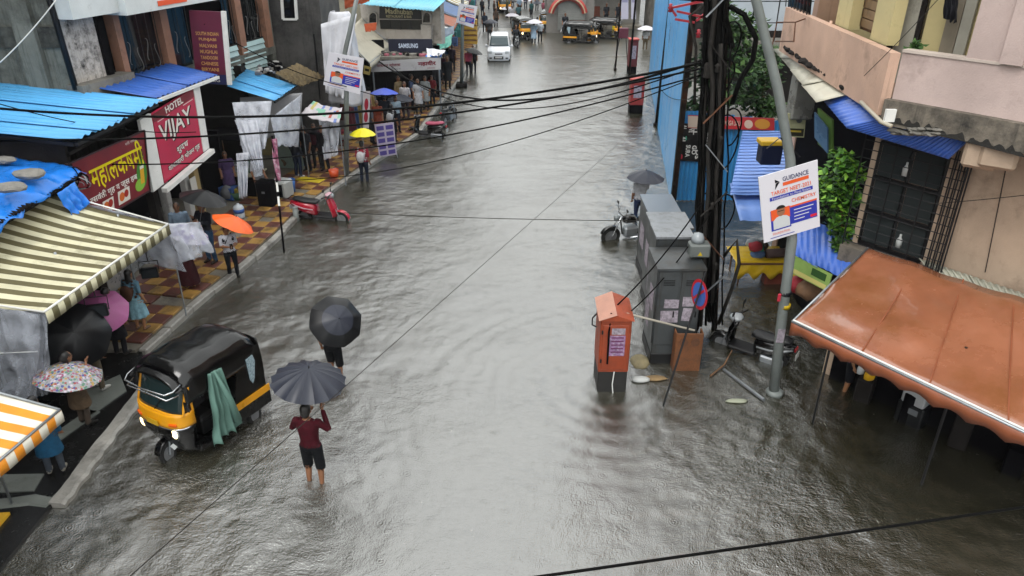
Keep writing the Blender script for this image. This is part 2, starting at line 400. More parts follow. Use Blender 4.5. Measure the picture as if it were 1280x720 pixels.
def kerbpath(pts, wd, hh, name, m, rough_=.02):
    b = B(); rings = []
    for i, (x, y) in enumerate(pts):
        a = Vector(pts[max(0, i - 1)]); c_ = Vector(pts[min(len(pts) - 1, i + 1)]); d = (c_ - a).normalized(); nn = Vector((d.y, -d.x))
        w0 = wd * (1 + .28 * noise.noise((i * .35, 3, 0)) + random.uniform(-.05, .05)); z = hh + random.uniform(-rough_, rough_) * .35
        P0 = Vector((x, y)) - nn * wd * .5; P1 = P0 + nn * w0
        rings.append([Vector((P0.x, P0.y, -.2)), Vector((P0.x, P0.y, z)), Vector((lerp(P0.x, P1.x, .8), lerp(P0.y, P1.y, .8), z - .005)), Vector((P1.x, P1.y, z - .04)), Vector((P1.x, P1.y, -.2))])
    b.loft(rings); return mk(name, b, m, ap)
kp = [(-7.36 + .03 * noise.noise((y, 0, 7)), y) for y in np.arange(9.0, 12.75, .12)]
kerbpath(kp, .26, .11, 'worn_kerb', m_kerb)
pts = [(G(x, y, .1).x, G(x, y, .1).y) for x, y in [(-30, 632), (10, 628), (40, 624), (62, 628)]]
kerbpath(pts, .22, .1, 'broken_kerb', m_strip, .03)
pts = [G(x, y, .12) for x, y in [(-30, 642), (12, 640), (-5, 660), (-30, 690)]]
mk('painted_kerb', B().add(pts + [p - Vector((0, 0, .3)) for p in pts], [(3, 2, 1, 0), (0, 1, 5, 4), (1, 2, 6, 5), (2, 3, 7, 6), (3, 0, 4, 7)]), m_yel, ap)
# ------------------------------------------------------------------ shared builders for buildings and shop fronts
m_black = mat('shop_dark', '0d0c0f', .9, .2, 3, spec=.04); m_dark2 = mat('dark_wall', '221f1e', .85, .25, 2, .4, 30, spec=.1, dirt=.4, dcol='121110')  # near-black tones; on open shop walls they put the inside shade into colour
m_steel = mat('galvanised_steel', '8f9498', .38, .12, 6, metal=.7, dirt=.2, dcol='5a4a3a'); m_bsteel = mat('black_steel', '121214', .5, .2, 5, spec=.3)
m_white = mat('white_paint', 'd8d8d4', .5, .08, 3, dirt=.2, dcol='6e675c', streak=.2)
m_rust = mat('rusty_steel', '5d3a24', .75, .3, 6, .4, 40, dirt=.4, dcol='2c1a10')
m_wood = mat('old_wood', '6a4a30', .65, .25, 5, .4, 30)
m_grime = mat('grimy_concrete', '77736b', .75, .2, 1.6, .5, 25, dirt=.55, dcol='1c1b19', dsc=.9, streak=.5)
m_greywall = mat('stained_grey_plaster', '767871', .75, .22, .8, .4, 30, dirt=.62, dcol='232320', dsc=.55, streak=.7, spec=.2)
m_peel = mat('peeling_white_wall', 'b9b2ab', .7, .1, 2, .4, 30, dirt=.55, dcol='1a1917', dsc=4.5, streak=.75, spec=.2)
m_tan = mat('tan_pillar_paint', '8b6450', .6, .15, 2, .2, 20, dirt=.35, dcol='3a2a20', streak=.3)
m_glassd = glassy('dark_pane', '0d1012'); m_glassb = glassy('hazy_pane', '3a4448', .15)
m_skyblue = mat('sky_blue_sheet', '57a8de', .33, .07, 1.2, dirt=.2, dcol='2f6a9a', rv=.08); m_blue = mat('blue_sheet', '3660b0', .35, .1, 2, dirt=.25, dcol='28324a')
m_tarpblue = mat('blue_tarpaulin', '1f78d6', .32, .12, 3, dirt=.15, dcol='174a8a')
def wallbox(b, p, q, z0, z1, th, mi=0, off=0.0):
    p, q = Vector((p[0], p[1], 0)), Vector((q[0], q[1], 0)); d = (q - p); n = Vector((d.y, -d.x, 0)).normalized()
    c_ = (p + q) / 2 + n * off; return b.box((c_.x, c_.y, (z0 + z1) / 2), (d.length, th, z1 - z0), rz=math.atan2(d.y, d.x), mi=mi)
def corr(parent, m, p0, p1, q0, q1, waves, amp=.018, sheets=3, name='sheet', jag=.0, th=.004):
    """corrugated sheets between front edge p0-p1 and back edge q0-q1"""
    p0, p1, q0, q1 = map(Vector, (p0, p1, q0, q1)); nrm = (p1 - p0).cross(q0 - p0).normalized()
    if nrm.z < 0: nrm = -nrm
    for k in range(sheets):
        u0, u1 = k / sheets, (k + 1) / sheets + (.02 if k < sheets - 1 else 0); wv = max(2, int(waves / sheets)); dz = random.uniform(0, .012) + (k % 2) * .014; ex = random.uniform(-jag, jag)
        def fn(a, v):
            u = lerp(u0, u1, a); P = p0.lerp(p1, u).lerp(q0.lerp(q1, u), v * (1 + ex) - ex)
            sag = .02 * noise.noise((u * 5, v * 3, k * 7.1))
            return P + nrm * (amp * math.sin(2 * math.pi * wv * a) + dz + sag)
        o = mk(name, B().surf(fn, wv * 6, 3, th), m, parent, smooth=True)
def awning(parent, F0, F1, K0, K1, mats, n, sag=.05, val=.2, scal=0, frame=m_steel, vm=None, name='canopy', wob=.012, ribs=0, seed=1):
    F0, F1, K0, K1 = map(Vector, (F0, F1, K0, K1)); nm = len(mats)
    nrm = (F1 - F0).cross(K0 - F0).normalized(); nrm = -nrm if nrm.z < 0 else nrm
    def fn(u, v):
        P = F0.lerp(F1, u).lerp(K0.lerp(K1, u), v)
        rb = abs(math.sin(math.pi * u * ribs)) if ribs else 0
        return P - nrm * (sag * math.sin(math.pi * v) * (1 if not ribs else .3 + .7 * rb)) + nrm * wob * noise.noise((u * 7, v * 5, seed))
    sub = 2 if n > 14 else 4
    mk(name, B().surf(fn, n * sub, 14, .006, mif=lambda i, j: (i // sub) % nm), mats, parent, smooth=True)
    if val:
        L = (F1 - F0).length
        def vf(u, v):
            hgt = val * (1 - (.35 * abs(math.sin(math.pi * u * scal)) if scal else 0))
            P = F0.lerp(F1, u) + Vector((0, 0, -hgt * v - .012)); out = (F0 - K0); out.z = 0
            return P + out.normalized() * (.015 + .03 * v * noise.noise((u * L * 2.2, seed * 3, v)))
        k = n * (6 if scal else sub)
        mk('valance', B().surf(vf, k, 2, .005, mif=lambda i, j: (i // (k // n)) % nm), vm or mats, parent, smooth=True)
    b = B().tube([F0, F1], .022, 8).tube([F0, K0], .018, 8).tube([F1, K1], .018, 8)
    for i in range(1, ribs): b.tube([F0.lerp(F1, i / ribs) - nrm * .05, K0.lerp(K1, i / ribs) - nrm * .09], .015, 6)
    mk('frame', b, frame, parent, smooth=True)
def drape(parent, m, tl, tr, bl, br, fold=.06, nf=5, name='sheet', th=.002, seed=0, nu=40, nv=14, sc=0.0):
    tl, tr, bl, br = map(Vector, (tl, tr, bl, br)); n = (tr - tl).cross(bl - tl).normalized()
    def fn(u, v):
        P = tl.lerp(tr, u).lerp(bl.lerp(br, u), v)
        P = P + n * (fold * (.25 + .75 * v) * (math.sin(nf * 2 * math.pi * (u + .12 * noise.noise((v * 2, seed, 0)))) * .5 + noise.noise((u * 4, v * 3, seed)) * .8 + .35 * noise.noise((u * 13, v * 5, seed + 4))))
        P.z += sc * math.sin(math.pi * u) * (v if sc > 0 else -v) + (.06 + .5 * fold) * noise.noise((u * 6, seed, 2)) * v
        return P
    return mk(name, B().surf(fn, nu, nv, th), m, parent, smooth=True)
def board(parent, quad, m, th=.05, name='panel', frame=None, fw=.05):
    """flat board on four world points tl, tr, br, bl"""
    q = [Vector(p) for p in quad]; n = (q[1] - q[0]).cross(q[3] - q[0]).normalized()
    o = mk(name, B().add(q + [p + n * th for p in q], [(0, 1, 2, 3)[::-1], (4, 5, 6, 7), (0, 4, 5, 1)[::-1], (1, 5, 6, 2)[::-1], (2, 6, 7, 3)[::-1], (3, 7, 4, 0)[::-1]]), m, parent)
    if frame:
        b = B()
        for i in range(4): b.beam(q[i] - n * .004, q[(i + 1) % 4] - n * .004, fw, fw * .7)
        mk('frame', b, frame, parent)
    return o
def qp(quad, u, v, out=0.0):            # point on a board, u right, v down, out towards the viewer
    q = [Vector(p) for p in quad]; n = (q[1] - q[0]).cross(q[3] - q[0]).normalized()
    return q[0].lerp(q[1], u).lerp(q[3].lerp(q[2], u), v) - n * out
def qtext(parent, quad, s, u, v, m, wfrac=None, hfrac=None, **kw):
    q = [Vector(p) for p in quad]; xd = (q[1] - q[0]).lerp(q[2] - q[3], v); up = (q[0] - q[3])
    xn = xd.normalized(); un = (up - xn * up.dot(xn)).normalized()
    text(s, parent, m, qp(quad, u, v, 0.004), xn, un, wfrac * xd.length if wfrac else None, hfrac * up.length if hfrac else None, **kw)
def qrect(parent, quad, u0, v0, u1, v1, m, out=.004, name='print'):
    pts = [qp(quad, a, b_, out) for a, b_ in ((u0, v0), (u1, v0), (u1, v1), (u0, v1))]
    return mk(name, B().add(pts, [(3, 2, 1, 0)]), m, parent)
def poster(label, quad, name='poster_board', group=None, full=True, cat='poster', pole=None):
    """white coaching poster: orange head line, blue block, portrait of a seated figure"""
    c0 = (Vector(quad[2]) + Vector(quad[3])) / 2
    t = thing(name, label, cat, group=group)
    mw = flat('poster_white', 'c9c8cf', .35); mb = flat('poster_blue', '2b3596', .4); mo = flat('poster_orange', 'd2562a', .4); mg = flat('poster_navy', '1f2352', .4); sk = flat('poster_skin', '8a6049', .5); hr = flat('poster_hair', '15130f', .5); sh = flat('poster_shirt', 'b9bdbf', .5)
    board(t, quad, mw, .025, 'panel')
    qtext(t, quad, 'GUIDANCE', .62, .125, mg, .44, .065, bold=.012)
    qrect(t, quad, .40, .175, .84, .225, mo)
    # chevron emblem
    for (a, b_, c_) in (((.27, .10), (.35, .15), (.27, .15)), ((.28, .16), (.35, .15), (.26, .25))):
        mk('print', B().add([qp(quad, *a, .004), qp(quad, *b_, .004), qp(quad, *c_, .004)], [(0, 1, 2), (2, 1, 0)]), mg, t)
    qtext(t, quad, 'TARGET NEET-2021', .53, .295, mo, .68, .06, bold=.012)
    qrect(t, quad, .16, .345, .9, .40, mb); qtext(t, quad, 'Foundation to Final Exam', .53, .372, mw, .66, .035)
    qtext(t, quad, 'CHEMISTRY', .74, .475, mo, .42, .055, bold=.01)
    qrect(t, quad, .15, .55, .50, .86, mb, .0035); qrect(t, quad, .50, .56, .96, .83, mb, .0035)
    qrect(t, quad, .16, .54, .49, .70, mo, .0045)
    qrect(t, quad, .50, .55, .96, .575, mo, .005)
    for i in range(4): qrect(t, quad, .56, .62 + i * .05, .56 + (.34, .30, .26, .18)[i], .632 + i * .05, mw, .005)
    qrect(t, quad, .84, .77, .95, .81, flat('poster_red', 'c0263a', .4), .006)
    cx, cy = .33, .58                   # portrait: hair, face, shoulders
    def blob(cx, cy, rx, ry, m, out, a0=0, a1=360):
        pts = [qp(quad, cx + rx * math.cos(R(a)), cy + ry * math.sin(R(a)), out) for a in np.linspace(a0, a1, 25)]
        mk('print', B().add(pts, [tuple(range(len(pts)))[::-1]]), m, t)
    pts = [(.19, .84), (.19, .71), (.25, .665), (.30, .655), (.37, .655), (.43, .67), (.48, .71), (.48, .84)]
    mk('print', B().add([qp(quad, *p, .006) for p in pts], [tuple(range(len(pts)))[::1]]), sh, t)
    blob(.335, .585, .072, .075, sk, .007); blob(.335, .545, .08, .05, hr, .008, 180, 360); 
    qrect(t, quad, .28, .575, .39, .585, hr, .009)
    qtext(t, quad, 'FOUNDATION', .32, .905, mo, .30, .035); qrect(t, quad, .12, .955, .55, .965, mb)
    return t
# ------------------------------------------------------------------ LEFT: near shops
mC, mBr = mat('cream_canvas', 'c7c2a4', .6, .1, 2, dirt=.35, dcol='57502f', dsc=1.2), mat('brown_canvas', '5d5637', .6, .18, 2, dirt=.3, dcol='2a2416', dsc=1.2)
mO, mOw = mat('orange_canvas', 'd8871c', .6, .1, 3, dirt=.12), mat('white_canvas', 'd6d2c4', .6, .08, 3, dirt=.2, dcol='8a7a5a')
mClear = plastic_sheet('clear_plastic', 'b9bec8', .30, .15); mMilk = plastic_sheet('milky_plastic', 'ccd0da', .52, .22)
# orange striped awning (very near)
t = thing('striped_awning', 'orange and white striped awning beside the blue-clad woman', 'awning')
h0 = 1.95; F1 = G(75, 512, h0); F0 = G(0, 575, h0); d = (F1 - F0); F0 = F0 - d * .9
K = Vector((-2.6, 0, .62)); awning(t, F0, F1, F0 + K, F1 + K + Vector((0, .35, 0)), [mO, mOw], 14, .03, .2, 0, m_steel)
for p in (F0.lerp(F1, .45) + K * .6, F1 + K * .5): mk('post', B().tube([(p.x, p.y, .05), (p.x, p.y, p.z - .02)], .02, 8), m_steel, t, smooth=True)
# near shop: body, dark inside, tarp roof
t = thing('near_shop', 'shop with blue tarpaulin roof behind the cream striped awning', 'shop')
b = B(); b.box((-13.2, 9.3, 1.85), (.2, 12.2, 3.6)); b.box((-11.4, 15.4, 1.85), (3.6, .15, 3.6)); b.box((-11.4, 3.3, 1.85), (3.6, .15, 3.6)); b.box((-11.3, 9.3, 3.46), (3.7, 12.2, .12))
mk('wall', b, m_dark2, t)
for i in range(6):
    b = B(); b.box((-12.6, 5.6 + i * 1.5, 1.2), (.5, 1.3, .04)); b.box((-12.6, 5.6 + i * 1.5, 1.8), (.5, 1.3, .04)); b.box((-12.6, 5.6 + i * 1.5, .6), (.5, 1.3, .04)); mk('shelf', b, m_wood, t)
corr(t, m_dark2, (-9.35, 9.5, 3.5), (-9.25, 15.3, 3.55), (-13.2, 9.5, 3.9), (-13.2, 15.3, 3.95), 60, .03, 3, 'roof_sheet', .01)
tp = thing('blue_tarpaulin', 'crumpled blue tarpaulin weighted with stones on the shop roof', 'tarpaulin')
def fn(u, v):
    x = lerp(-9.28, -13.0, v) + .18 * noise.noise((u * 9, v * 2, 3)) * (1 - v); yy = lerp(11.3, 15.45, u) + .25 * noise.noise((v * 6, u, 8))
    z = 3.62 + .4 * v + .10 * noise.noise((u * 6, v * 7, 1)) + .045 * noise.noise((u * 22, v * 19, 5)) + .18 * math.exp(-((u - .75) ** 2 + (v - .25) ** 2) * 14)
    if v < .06: z -= .25 * (1 - v / .06) * (.5 + .5 * noise.noise((u * 13, 0, 0)))
    return (x, yy, z)
mk('sheet', B().surf(fn, 70, 60, .003), m_tarpblue, tp, smooth=True)
drape(tp, m_tarpblue, (-9.25, 14.2, 3.5), (-9.2, 14.8, 3.55), (-9.1, 14.25, 2.95), (-9.0, 14.75, 3.05), .1, 3, 'loose_flap')
def rock(c, s, seed):
    b = B(); bm = bmesh.new(); bmesh.ops.create_icosphere(bm, subdivisions=2, radius=1)
    for q in bm.verts: q.co = Vector((q.co.x * s[0], q.co.y * s[1], q.co.z * s[2])) * (1 + .25 * noise.noise(q.co * 1.6 + Vector((seed, 0, 0))))
    b.add([q.co + Vector(c) for q in bm.verts], [[q.index for q in f.verts] for f in bm.faces]); bm.free(); return b
for i, (px, py, s) in enumerate([(38, 217, .26), (12, 234, .24), (5, 200, .2)]):
    p = G(px, py, 3.98); tag(mk('roof_stone', rock(p, (s * 1.3, s * .8, s * .4), i), mat('stone', '7f7c76', .8, .2, 4, .5, 30), smooth=False), ('broad flat stone in the middle of the blue tarpaulin', 'pale stone on the sagging edge of the blue tarpaulin', 'small stone beside the sky blue roof on the tarpaulin')[i], 'stone', 'stones on the tarpaulin')
# coils of cable at the tarp edge
b = B()
for k in range(9):
    c_ = A(88 + random.uniform(-10, 12), 222 + random.uniform(-12, 18), 15.2); r0 = random.uniform(.12, .3); pts = []
    for a in np.linspace(0, 2 * math.pi * random.uniform(.7, 1.4), 18): pts.append(c_ + Vector((r0 * math.cos(a), .1 * math.sin(a * 1.7 + k), r0 * .7 * math.sin(a))))
    b.tube(pts, .012, 5, mi=k % 2)
tag(mk('cable_coil', b, [m_black, mat('grey_cable', '85878a', .5, .1)], smooth=True), 'tangled coil of grey and black cable by the red signboard', 'cable')
# cream and brown striped awning
t = thing('striped_awning', 'large cream and brown striped awning over the near pavement', 'awning')
F0, F1 = G(55, 390, 2.6), G(210, 280, 2.6); K0, K1 = Vector((-10.9, 10.4, 3.45)), Vector((-10.2, 14.75, 3.5))
awning(t, F0, F1, K0, K1, [mC, mBr], 26, .10, .22, 0, m_white, ribs=0)
for u in (.02, .5, .98): p = F0.lerp(F1, u).lerp(K0.lerp(K1, u), .35); mk('post', B().tube([(p.x, p.y, .05), (p.x, p.y, p.z - .05)], .025, 8), m_steel, t, smooth=True)
# plastic curtain under its near end
t = thing('plastic_curtain', 'clear plastic sheet hanging from the near end of the striped awning', 'curtain')
drape(t, mClear, (-10.6, 10.55, 3.3), F0 + Vector((-.05, -.05, -.02)), (-10.4, 10.4, .85), F0 + Vector((-.55, -.1, -1.75)), .16, 7, seed=3)
drape(t, mClear, F0 + Vector((-.75, 0, .12)), F0 + Vector((.02, .04, -.02)), F0 + Vector((-.85, -.05, -1.85)), F0 + Vector((-.35, .0, -1.6)), .12, 4, seed=9)
mk('rope', B().tube([(-10.6, 10.5, 1.9), F0 + Vector((-.3, -.05, -.75))], .01, 5), m_white, t)
# plastic rain cover beyond the awning
t = thing('plastic_rain_cover', 'sagging white plastic rain cover at the far end of the striped awning', 'rain cover')
a0, a1 = F1 + Vector((-.1, .05, -.02)), F1 + Vector((-1.7, .1, .45))
b0, b1 = G(226, 334, 1.9), Vector((-9.2, 16.0, 2.3))
def fn(u, v):
    P = Vector(a1).lerp(a0, u).lerp(Vector((-9.2, 14.9, 1.55)).lerp(G(222, 352, 1.35), u), v)
    P.z += -.12 * math.sin(math.pi * u) * math.sin(math.pi * v) + .04 * noise.noise((u * 7, v * 6, 2)); P.y += .5 * v + .07 * noise.noise((u * 6, v * 4, 7)); return P
mk('sheet', B().surf(fn, 36, 24, .002), mMilk, t, smooth=True)
drape(t, mMilk, a0, F1 + Vector((.25, 1.0, -.35)), F1 + Vector((.0, .2, -1.05)), F1 + Vector((.35, 1.15, -1.15)), .12, 3, seed=5)
mk('pole', B().tube([(-7.7, 15.2, .1), (-7.6, 15.1, 2.5)], .018, 6), m_steel, t)
# floodlights hung from the awnings
def floodlight(px, py, Y, label):
    p = A(px, py, Y); t = thing('floodlight', label, 'light', p, .25)
    mk('housing', B().cbox((0, 0, 0), (.36, .09, .26), .02), flat('lamp_black', '101114', .4), t)
    mk('lens', B().box((0, -.048, 0), (.3, .008, .2)), glassy('lamp_lens', '22262a', .2), t)
    mk('bracket', B().tube([(-.2, 0, 0), (-.2, .08, .25), (.2, .08, .25), (.2, 0, 0)], .012, 6).tube([(0, .08, .25), (0, .1, .8)], .012, 6), m_bsteel, t)
floodlight(122, 388, 12.3, 'black floodlight hanging over the pink umbrella'); floodlight(187, 341, 14.9, 'black floodlight hanging over the plastic rain cover')
# ---- Mahalaxmi and Vijay shops (low range Y 15.5 - 19)
m_mar = mat('maroon_sign', '701a20', .4, .12, 2, dirt=.15); m_pink = mat('pink_sign', 'b02344', .4, .08, 2, dirt=.12, dcol='5a1422')
t = thing('juice_shop', 'open juice shop under the large sky blue corrugated roof', 'shop')
b = B(); b.box((-13.6, 17.2, 2.2), (.2, 3.8, 4.4)); b.box((-11.6, 15.55, 2.1), (3.9, .12, 4.2)); b.box((-9.75, 15.6, 1.2), (.16, .2, 2.2)); b.box((-9.6, 18.6, 1.2), (.2, .25, 2.3)); b.box((-11.6, 17.2, 3.9), (3.9, 3.4, .08))
mk('wall', b, m_dark2, t)
corr(t, m_skyblue, G(98, 176, 4.3), G(205, 125, 4.3), A(-70, 170, 15.5).xyz if 0 else (-13.9, 15.0, 4.85), (-13.9, 19.0, 4.85), 15, .030, 5, 'roof_sheet', .012)
mk('roof_beam', B().beam((-9.25, 15.3, 4.2), (-9.1, 18.95, 4.2), .07).beam((-9.3, 15.3, 4.2), (-13.6, 15.3, 4.72), .07), m_bsteel, t)
mk('counter', B().cbox((-10.2, 17.2, .65), (.6, 2.2, 1.0), .02), mat('steel_counter', '9a9da0', .3, .1, 4, metal=.6), t)
for i in range(3): mk('shelf', B().box((-13.2, 17.2, .9 + i * .6), (.4, 3.0, .04)), m_wood, t)
NN = (1, -.12); PA = (-9.5, 17)
q = [VP(82, 206, PA, NN), VP(180, 163, PA, NN), VP(187, 238, PA, NN), VP(110, 275, PA, NN)]
q[3] = q[0] + (q[2] - q[1]) * 1.03
t = thing('juice_signboard', 'maroon signboard with yellow Devanagari lettering and juice glass', 'sign')
board(t, q, m_mar, .06, 'panel', mat('dark_frame', '2a1014', .5), .05)
mY = flat('sign_yellow', 'd9c815', .45); mW = flat('sign_white', 'd8d4cc', .45)
qtext(t, q, 'महालकषमी', .60, .34, mY, .70, .46, bold=.012)
qtext(t, q, 'रसवंती गृह व जूस हब', .53, .66, mW, .62, .14, bold=.02)
qtext(t, q, 'शरी गणेश', .80, .08, mW, .16, .05)
def disc(parent, quad, cx, cy, rx, ry, m, out=.006, name='print', a0=0, a1=360):
    pts = [qp(quad, cx + rx * math.cos(R(a)), cy + ry * math.sin(R(a)), out) for a in np.linspace(a0, a1, 21)]
    mk(name, B().add(pts, [tuple(range(len(pts)))]), m, parent)
mGr = flat('print_green', '3f7a2c', .5); mJu = flat('print_juice', 'c99a26', .5); mWh = flat('print_white', 'd2cdc2', .5); mOr = flat('print_orange', 'c4622a', .5)
disc(t, q, .91, .66, .075, .24, mGr); disc(t, q, .87, .82, .07, .10, flat('print_lime', '7fae3c', .5), .007); qrect(t, q, .885, .56, .94, .82, mJu, .008); qrect(t, q, .885, .53, .94, .58, mWh, .009)
for i in range(7):
    a = R(-150 + i * 20); mk('print', B().add([qp(q, .905, .52, .0075), qp(q, .905 + .05 * math.cos(a - .12), .5 + .2 * math.sin(a - .12), .0075), qp(q, .905 + .07 * math.cos(a), .5 + .26 * math.sin(a), .0075)], [(0, 1, 2), (2, 1, 0)]), mGr, t)
for (u0, v0, u1, v1) in ((.36, .76, .50, .95), (.56, .74, .72, .95)):
    qrect(t, q, u0, v0, u1, v1, mWh, .005); disc(t, q, lerp(u0, u1, .32), lerp(v0, v1, .5), .035, .07, mOr, .007); disc(t, q, lerp(u0, u1, .7), lerp(v0, v1, .42), .03, .06, flat('print_red', '9a2a20', .5), .007)
PV = (-9.35, 19); NV = (1, -.13)
q = [VP(190, 143, PV, NV), VP(241, 111, PV, NV), VP(254, 191, PV, NV), VP(203, 228, PV, NV)]
q[3] = q[0] + (q[2] - q[1])
t = thing('hotel_signboard', 'pink hotel signboard with large white lettering between white borders', 'sign')
board(t, q, m_pink, .08, 'panel'); 
for u0, u1 in ((-.26, -.02), (1.02, 1.18)):
    qq = [qp(q, u0, -.02), qp(q, u1, -.02), qp(q, u1, 1.0), qp(q, u0, 1.0)]; board(t, qq, m_white, .08, 'border')
qrect(t, q, 0, 0, 1, .12, m_mar, .005, 'header'); qtext(t, q, 'HOTEL', .5, .055, mW, .42, .10, bold=.02); qrect(t, q, .08, .135, .36, .145, mW); qrect(t, q, .7, .135, .95, .145, mW)
mShad = flat('sign_shadow', '3a0d18', .5)
text('VIJAY', t, mShad, qp(q, .49, .37, .006), q[1] - q[0], q[0] - q[3], .80 * (q[1] - q[0]).length, .34 * (q[0] - q[3]).length, bold=.035, ex=.002)
text('VIJAY', t, mW, qp(q, .46, .355, .01), q[1] - q[0], q[0] - q[3], .78 * (q[1] - q[0]).length, .33 * (q[0] - q[3]).length, bold=.015, ex=.006)
for s_, u_, v_, w_, h_ in (('शुदध', .52, .70, .28, .11), ('शाकाहारी भोजन गृह', .53, .85, .80, .12)):
    qtext(t, q, s_, u_, v_, mShad, w_ * 1.02, h_ * 1.15, bold=.05); text(s_, t, mW, qp(q, u_, v_, .01), q[1] - q[0], q[0] - q[3], w_ * (q[1] - q[0]).length, h_ * (q[0] - q[3]).length, bold=.015, ex=.006)
e0, e1 = q[3] + Vector((.12, -.35, -.08)), q[2] + Vector((.15, .3, -.02)); mk('ledge', B().beam(e0, e1, .16, .12), m_white, t)
# doorway of the hotel below
t = thing('hotel_entrance', 'white pillared hotel doorway under the pink signboard', 'doorway')
b = B(); b.cbox((-9.55, 19.2, 1.15), (.22, .25, 2.2), .02); b.cbox((-9.4, 20.2, 1.15), (.18, .3, 2.2), .02); mk('pillar', b, mat('pale_pillar', '9a9a98', .6, .12, 2, dirt=.3, streak=.3), t)
mk('pillar', B().cbox((-9.35, 20.75, 1.15), (.2, .3, 2.2), .02), mat('ochre_pillar', '8d7a50', .6, .12, 2, dirt=.35), t)
mk('notice', B().box((-9.2, 20.3, 1.55), (.02, .3, .5), rz=-.13), flat('paper', 'b5b2ac', .7), t)
mk('wall', B().box((-11.4, 21.2, 1.2), (.2, 4.4, 2.4)).box((-10.4, 23.2, 1.2), (2, .15, 2.4)), m_black, t)
# ------------------------------------------------------------------ LEFT: building with the louvred windows (B)
PB, NB = (-11.1, 19.0), Vector((1, -.25)).normalized()
DB = Vector((.25, 1, 0)).normalized()               # along the facade, away from the camera
def fb(x, y, out=0.0):
    p = VP(x, y, PB, NB); return p + Vector((NB.x, NB.y, 0)) * out
def sB(px, y0=60): return (fb(px, y0) - Vector((PB[0], PB[1], 0))).to_2d().length   # metres along the facade
def atB(s, z, out=0.0): return Vector((PB[0], PB[1], 0)) + DB * s + Vector((NB.x, NB.y, 0)) * out + Vector((0, 0, z))
def boxB(b, s0, s1, z0, z1, o0, o1, mi=0):
    c_ = atB((s0 + s1) / 2, (z0 + z1) / 2, (o0 + o1) / 2)
    return b.box(c_, (abs(o1 - o0), s1 - s0, z1 - z0), rz=math.atan2(-DB.x, DB.y), mi=mi)
t = thing('terrace_building', 'weathered terrace building with tan pillars and pale blue louvred windows', 'building')
LB = 9.6
# side wall facing the camera
b = B(); b.box((-16.1, 19.12, 7.5), (10.0, .25, 6.2)); mk('side_wall', b, m_greywall, t)
mk('side_band', B().box((-16.1, 18.97, 5.85), (10, .06, .5)), mat('soot_band', '5c5d57', .8, .3, 1, dirt=.75, dcol='141412', streak=.6), t)
mk('side_buttress', B().box((-11.9, 18.9, 6.2), (.5, .2, 3.4)), m_greywall, t)
mk('drain_pipe', B().tube([A(60, -60, 18.85), A(62, 0, 18.85), A(95, 112, 18.85)], .075, 8), m_bsteel, t, smooth=True)
b = B(); boxB(b, 0.05, sB(125), 4.4, 10.6, -.25, 0); mk('white_pier', b, m_peel, t)
mk('soot_ledge', B().box(atB(.8, 4.5, .1), (.5, 1.9, .4), rz=-.24), m_grime, t)
# floor slabs, back, roof
b = B(); boxB(b, 0, LB, 3.95, 4.2, -5, .02); boxB(b, 0, LB, 11.3, 11.6, -5, .3); boxB(b, LB - .2, LB, 0, 11.5, -5, 0); boxB(b, 0, LB, .1, 11.4, -5.2, -5); boxB(b, 0, LB, 6.9, 11.4, -.25, 0); mk('wall', b, m_greywall, t)
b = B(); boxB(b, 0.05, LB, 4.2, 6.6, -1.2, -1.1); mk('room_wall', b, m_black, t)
# white fascia band with the orange lettering cut by the frame edge
b = B(); boxB(b, -.1, 1.5, 6.28, 7.0, 0.02, .55); boxB(b, 1.5, LB * .62, 6.2, 7.0, .02, .75); mk('fascia', b, mat('white_fascia', 'c9cdcc', .45, .06, 2, dirt=.15, dcol='7c7c78'), t)
b = B(); boxB(b, 2.75, 4.0, 6.30, 6.43, .76, .775); mk('orange_strip', b, flat('fascia_orange', 'd8542e', .5), t)
def pillar(px, wd, m, z1=6.3, z0=4.2, name='pillar'):
    s = sB(px, 40); b = B(); boxB(b, s - wd / 2, s + wd / 2, z0, z1, -.28, .02); mk(name, b, m, t)
pillar(127, .2, m_black, name='dark_door_gap'); pillar(148, .22, m_tan); pillar(208, .32, m_tan); pillar(302, .34, m_tan); pillar(336, .36, m_tan)  # first strip paints the shade of the door gap in black
# dark openings with white ornamental grilles
for a, c_ in ((152, 198), (214, 238), (286, 296), (308, 328)):
    s0, s1 = sB(a, 40), sB(c_, 40); w_ = mk('window', (lambda b: (boxB(b, s0, s1, 4.35, 6.2, -.16, -.12), b)[1])(B()), m_glassd, t)
    k = max(2, int((s1 - s0) / .3))
    for i in range(k + 1):
        s = lerp(s0, s1, i / k); mk('bar', B().tube([atB(s, 4.35, -.06), atB(s, 6.2, -.06)], .012, 5), m_bsteel, w_)
    for i in range(k):
        s = lerp(s0, s1, (i + .5) / k); cz = 5.25; pts = []
        for a_ in np.linspace(0, math.pi, 13): pts.append(atB(s + .06 * math.sin(a_ * 2) * (-1) ** i + .02 * math.sin(a_), cz - .15 + .30 * math.cos(a_) - .2 * (i % 2), -.05))
        mk('scroll', B().tube(pts, .010, 5), mat('grille_white', '6f6d6a', .5, .2), w_)
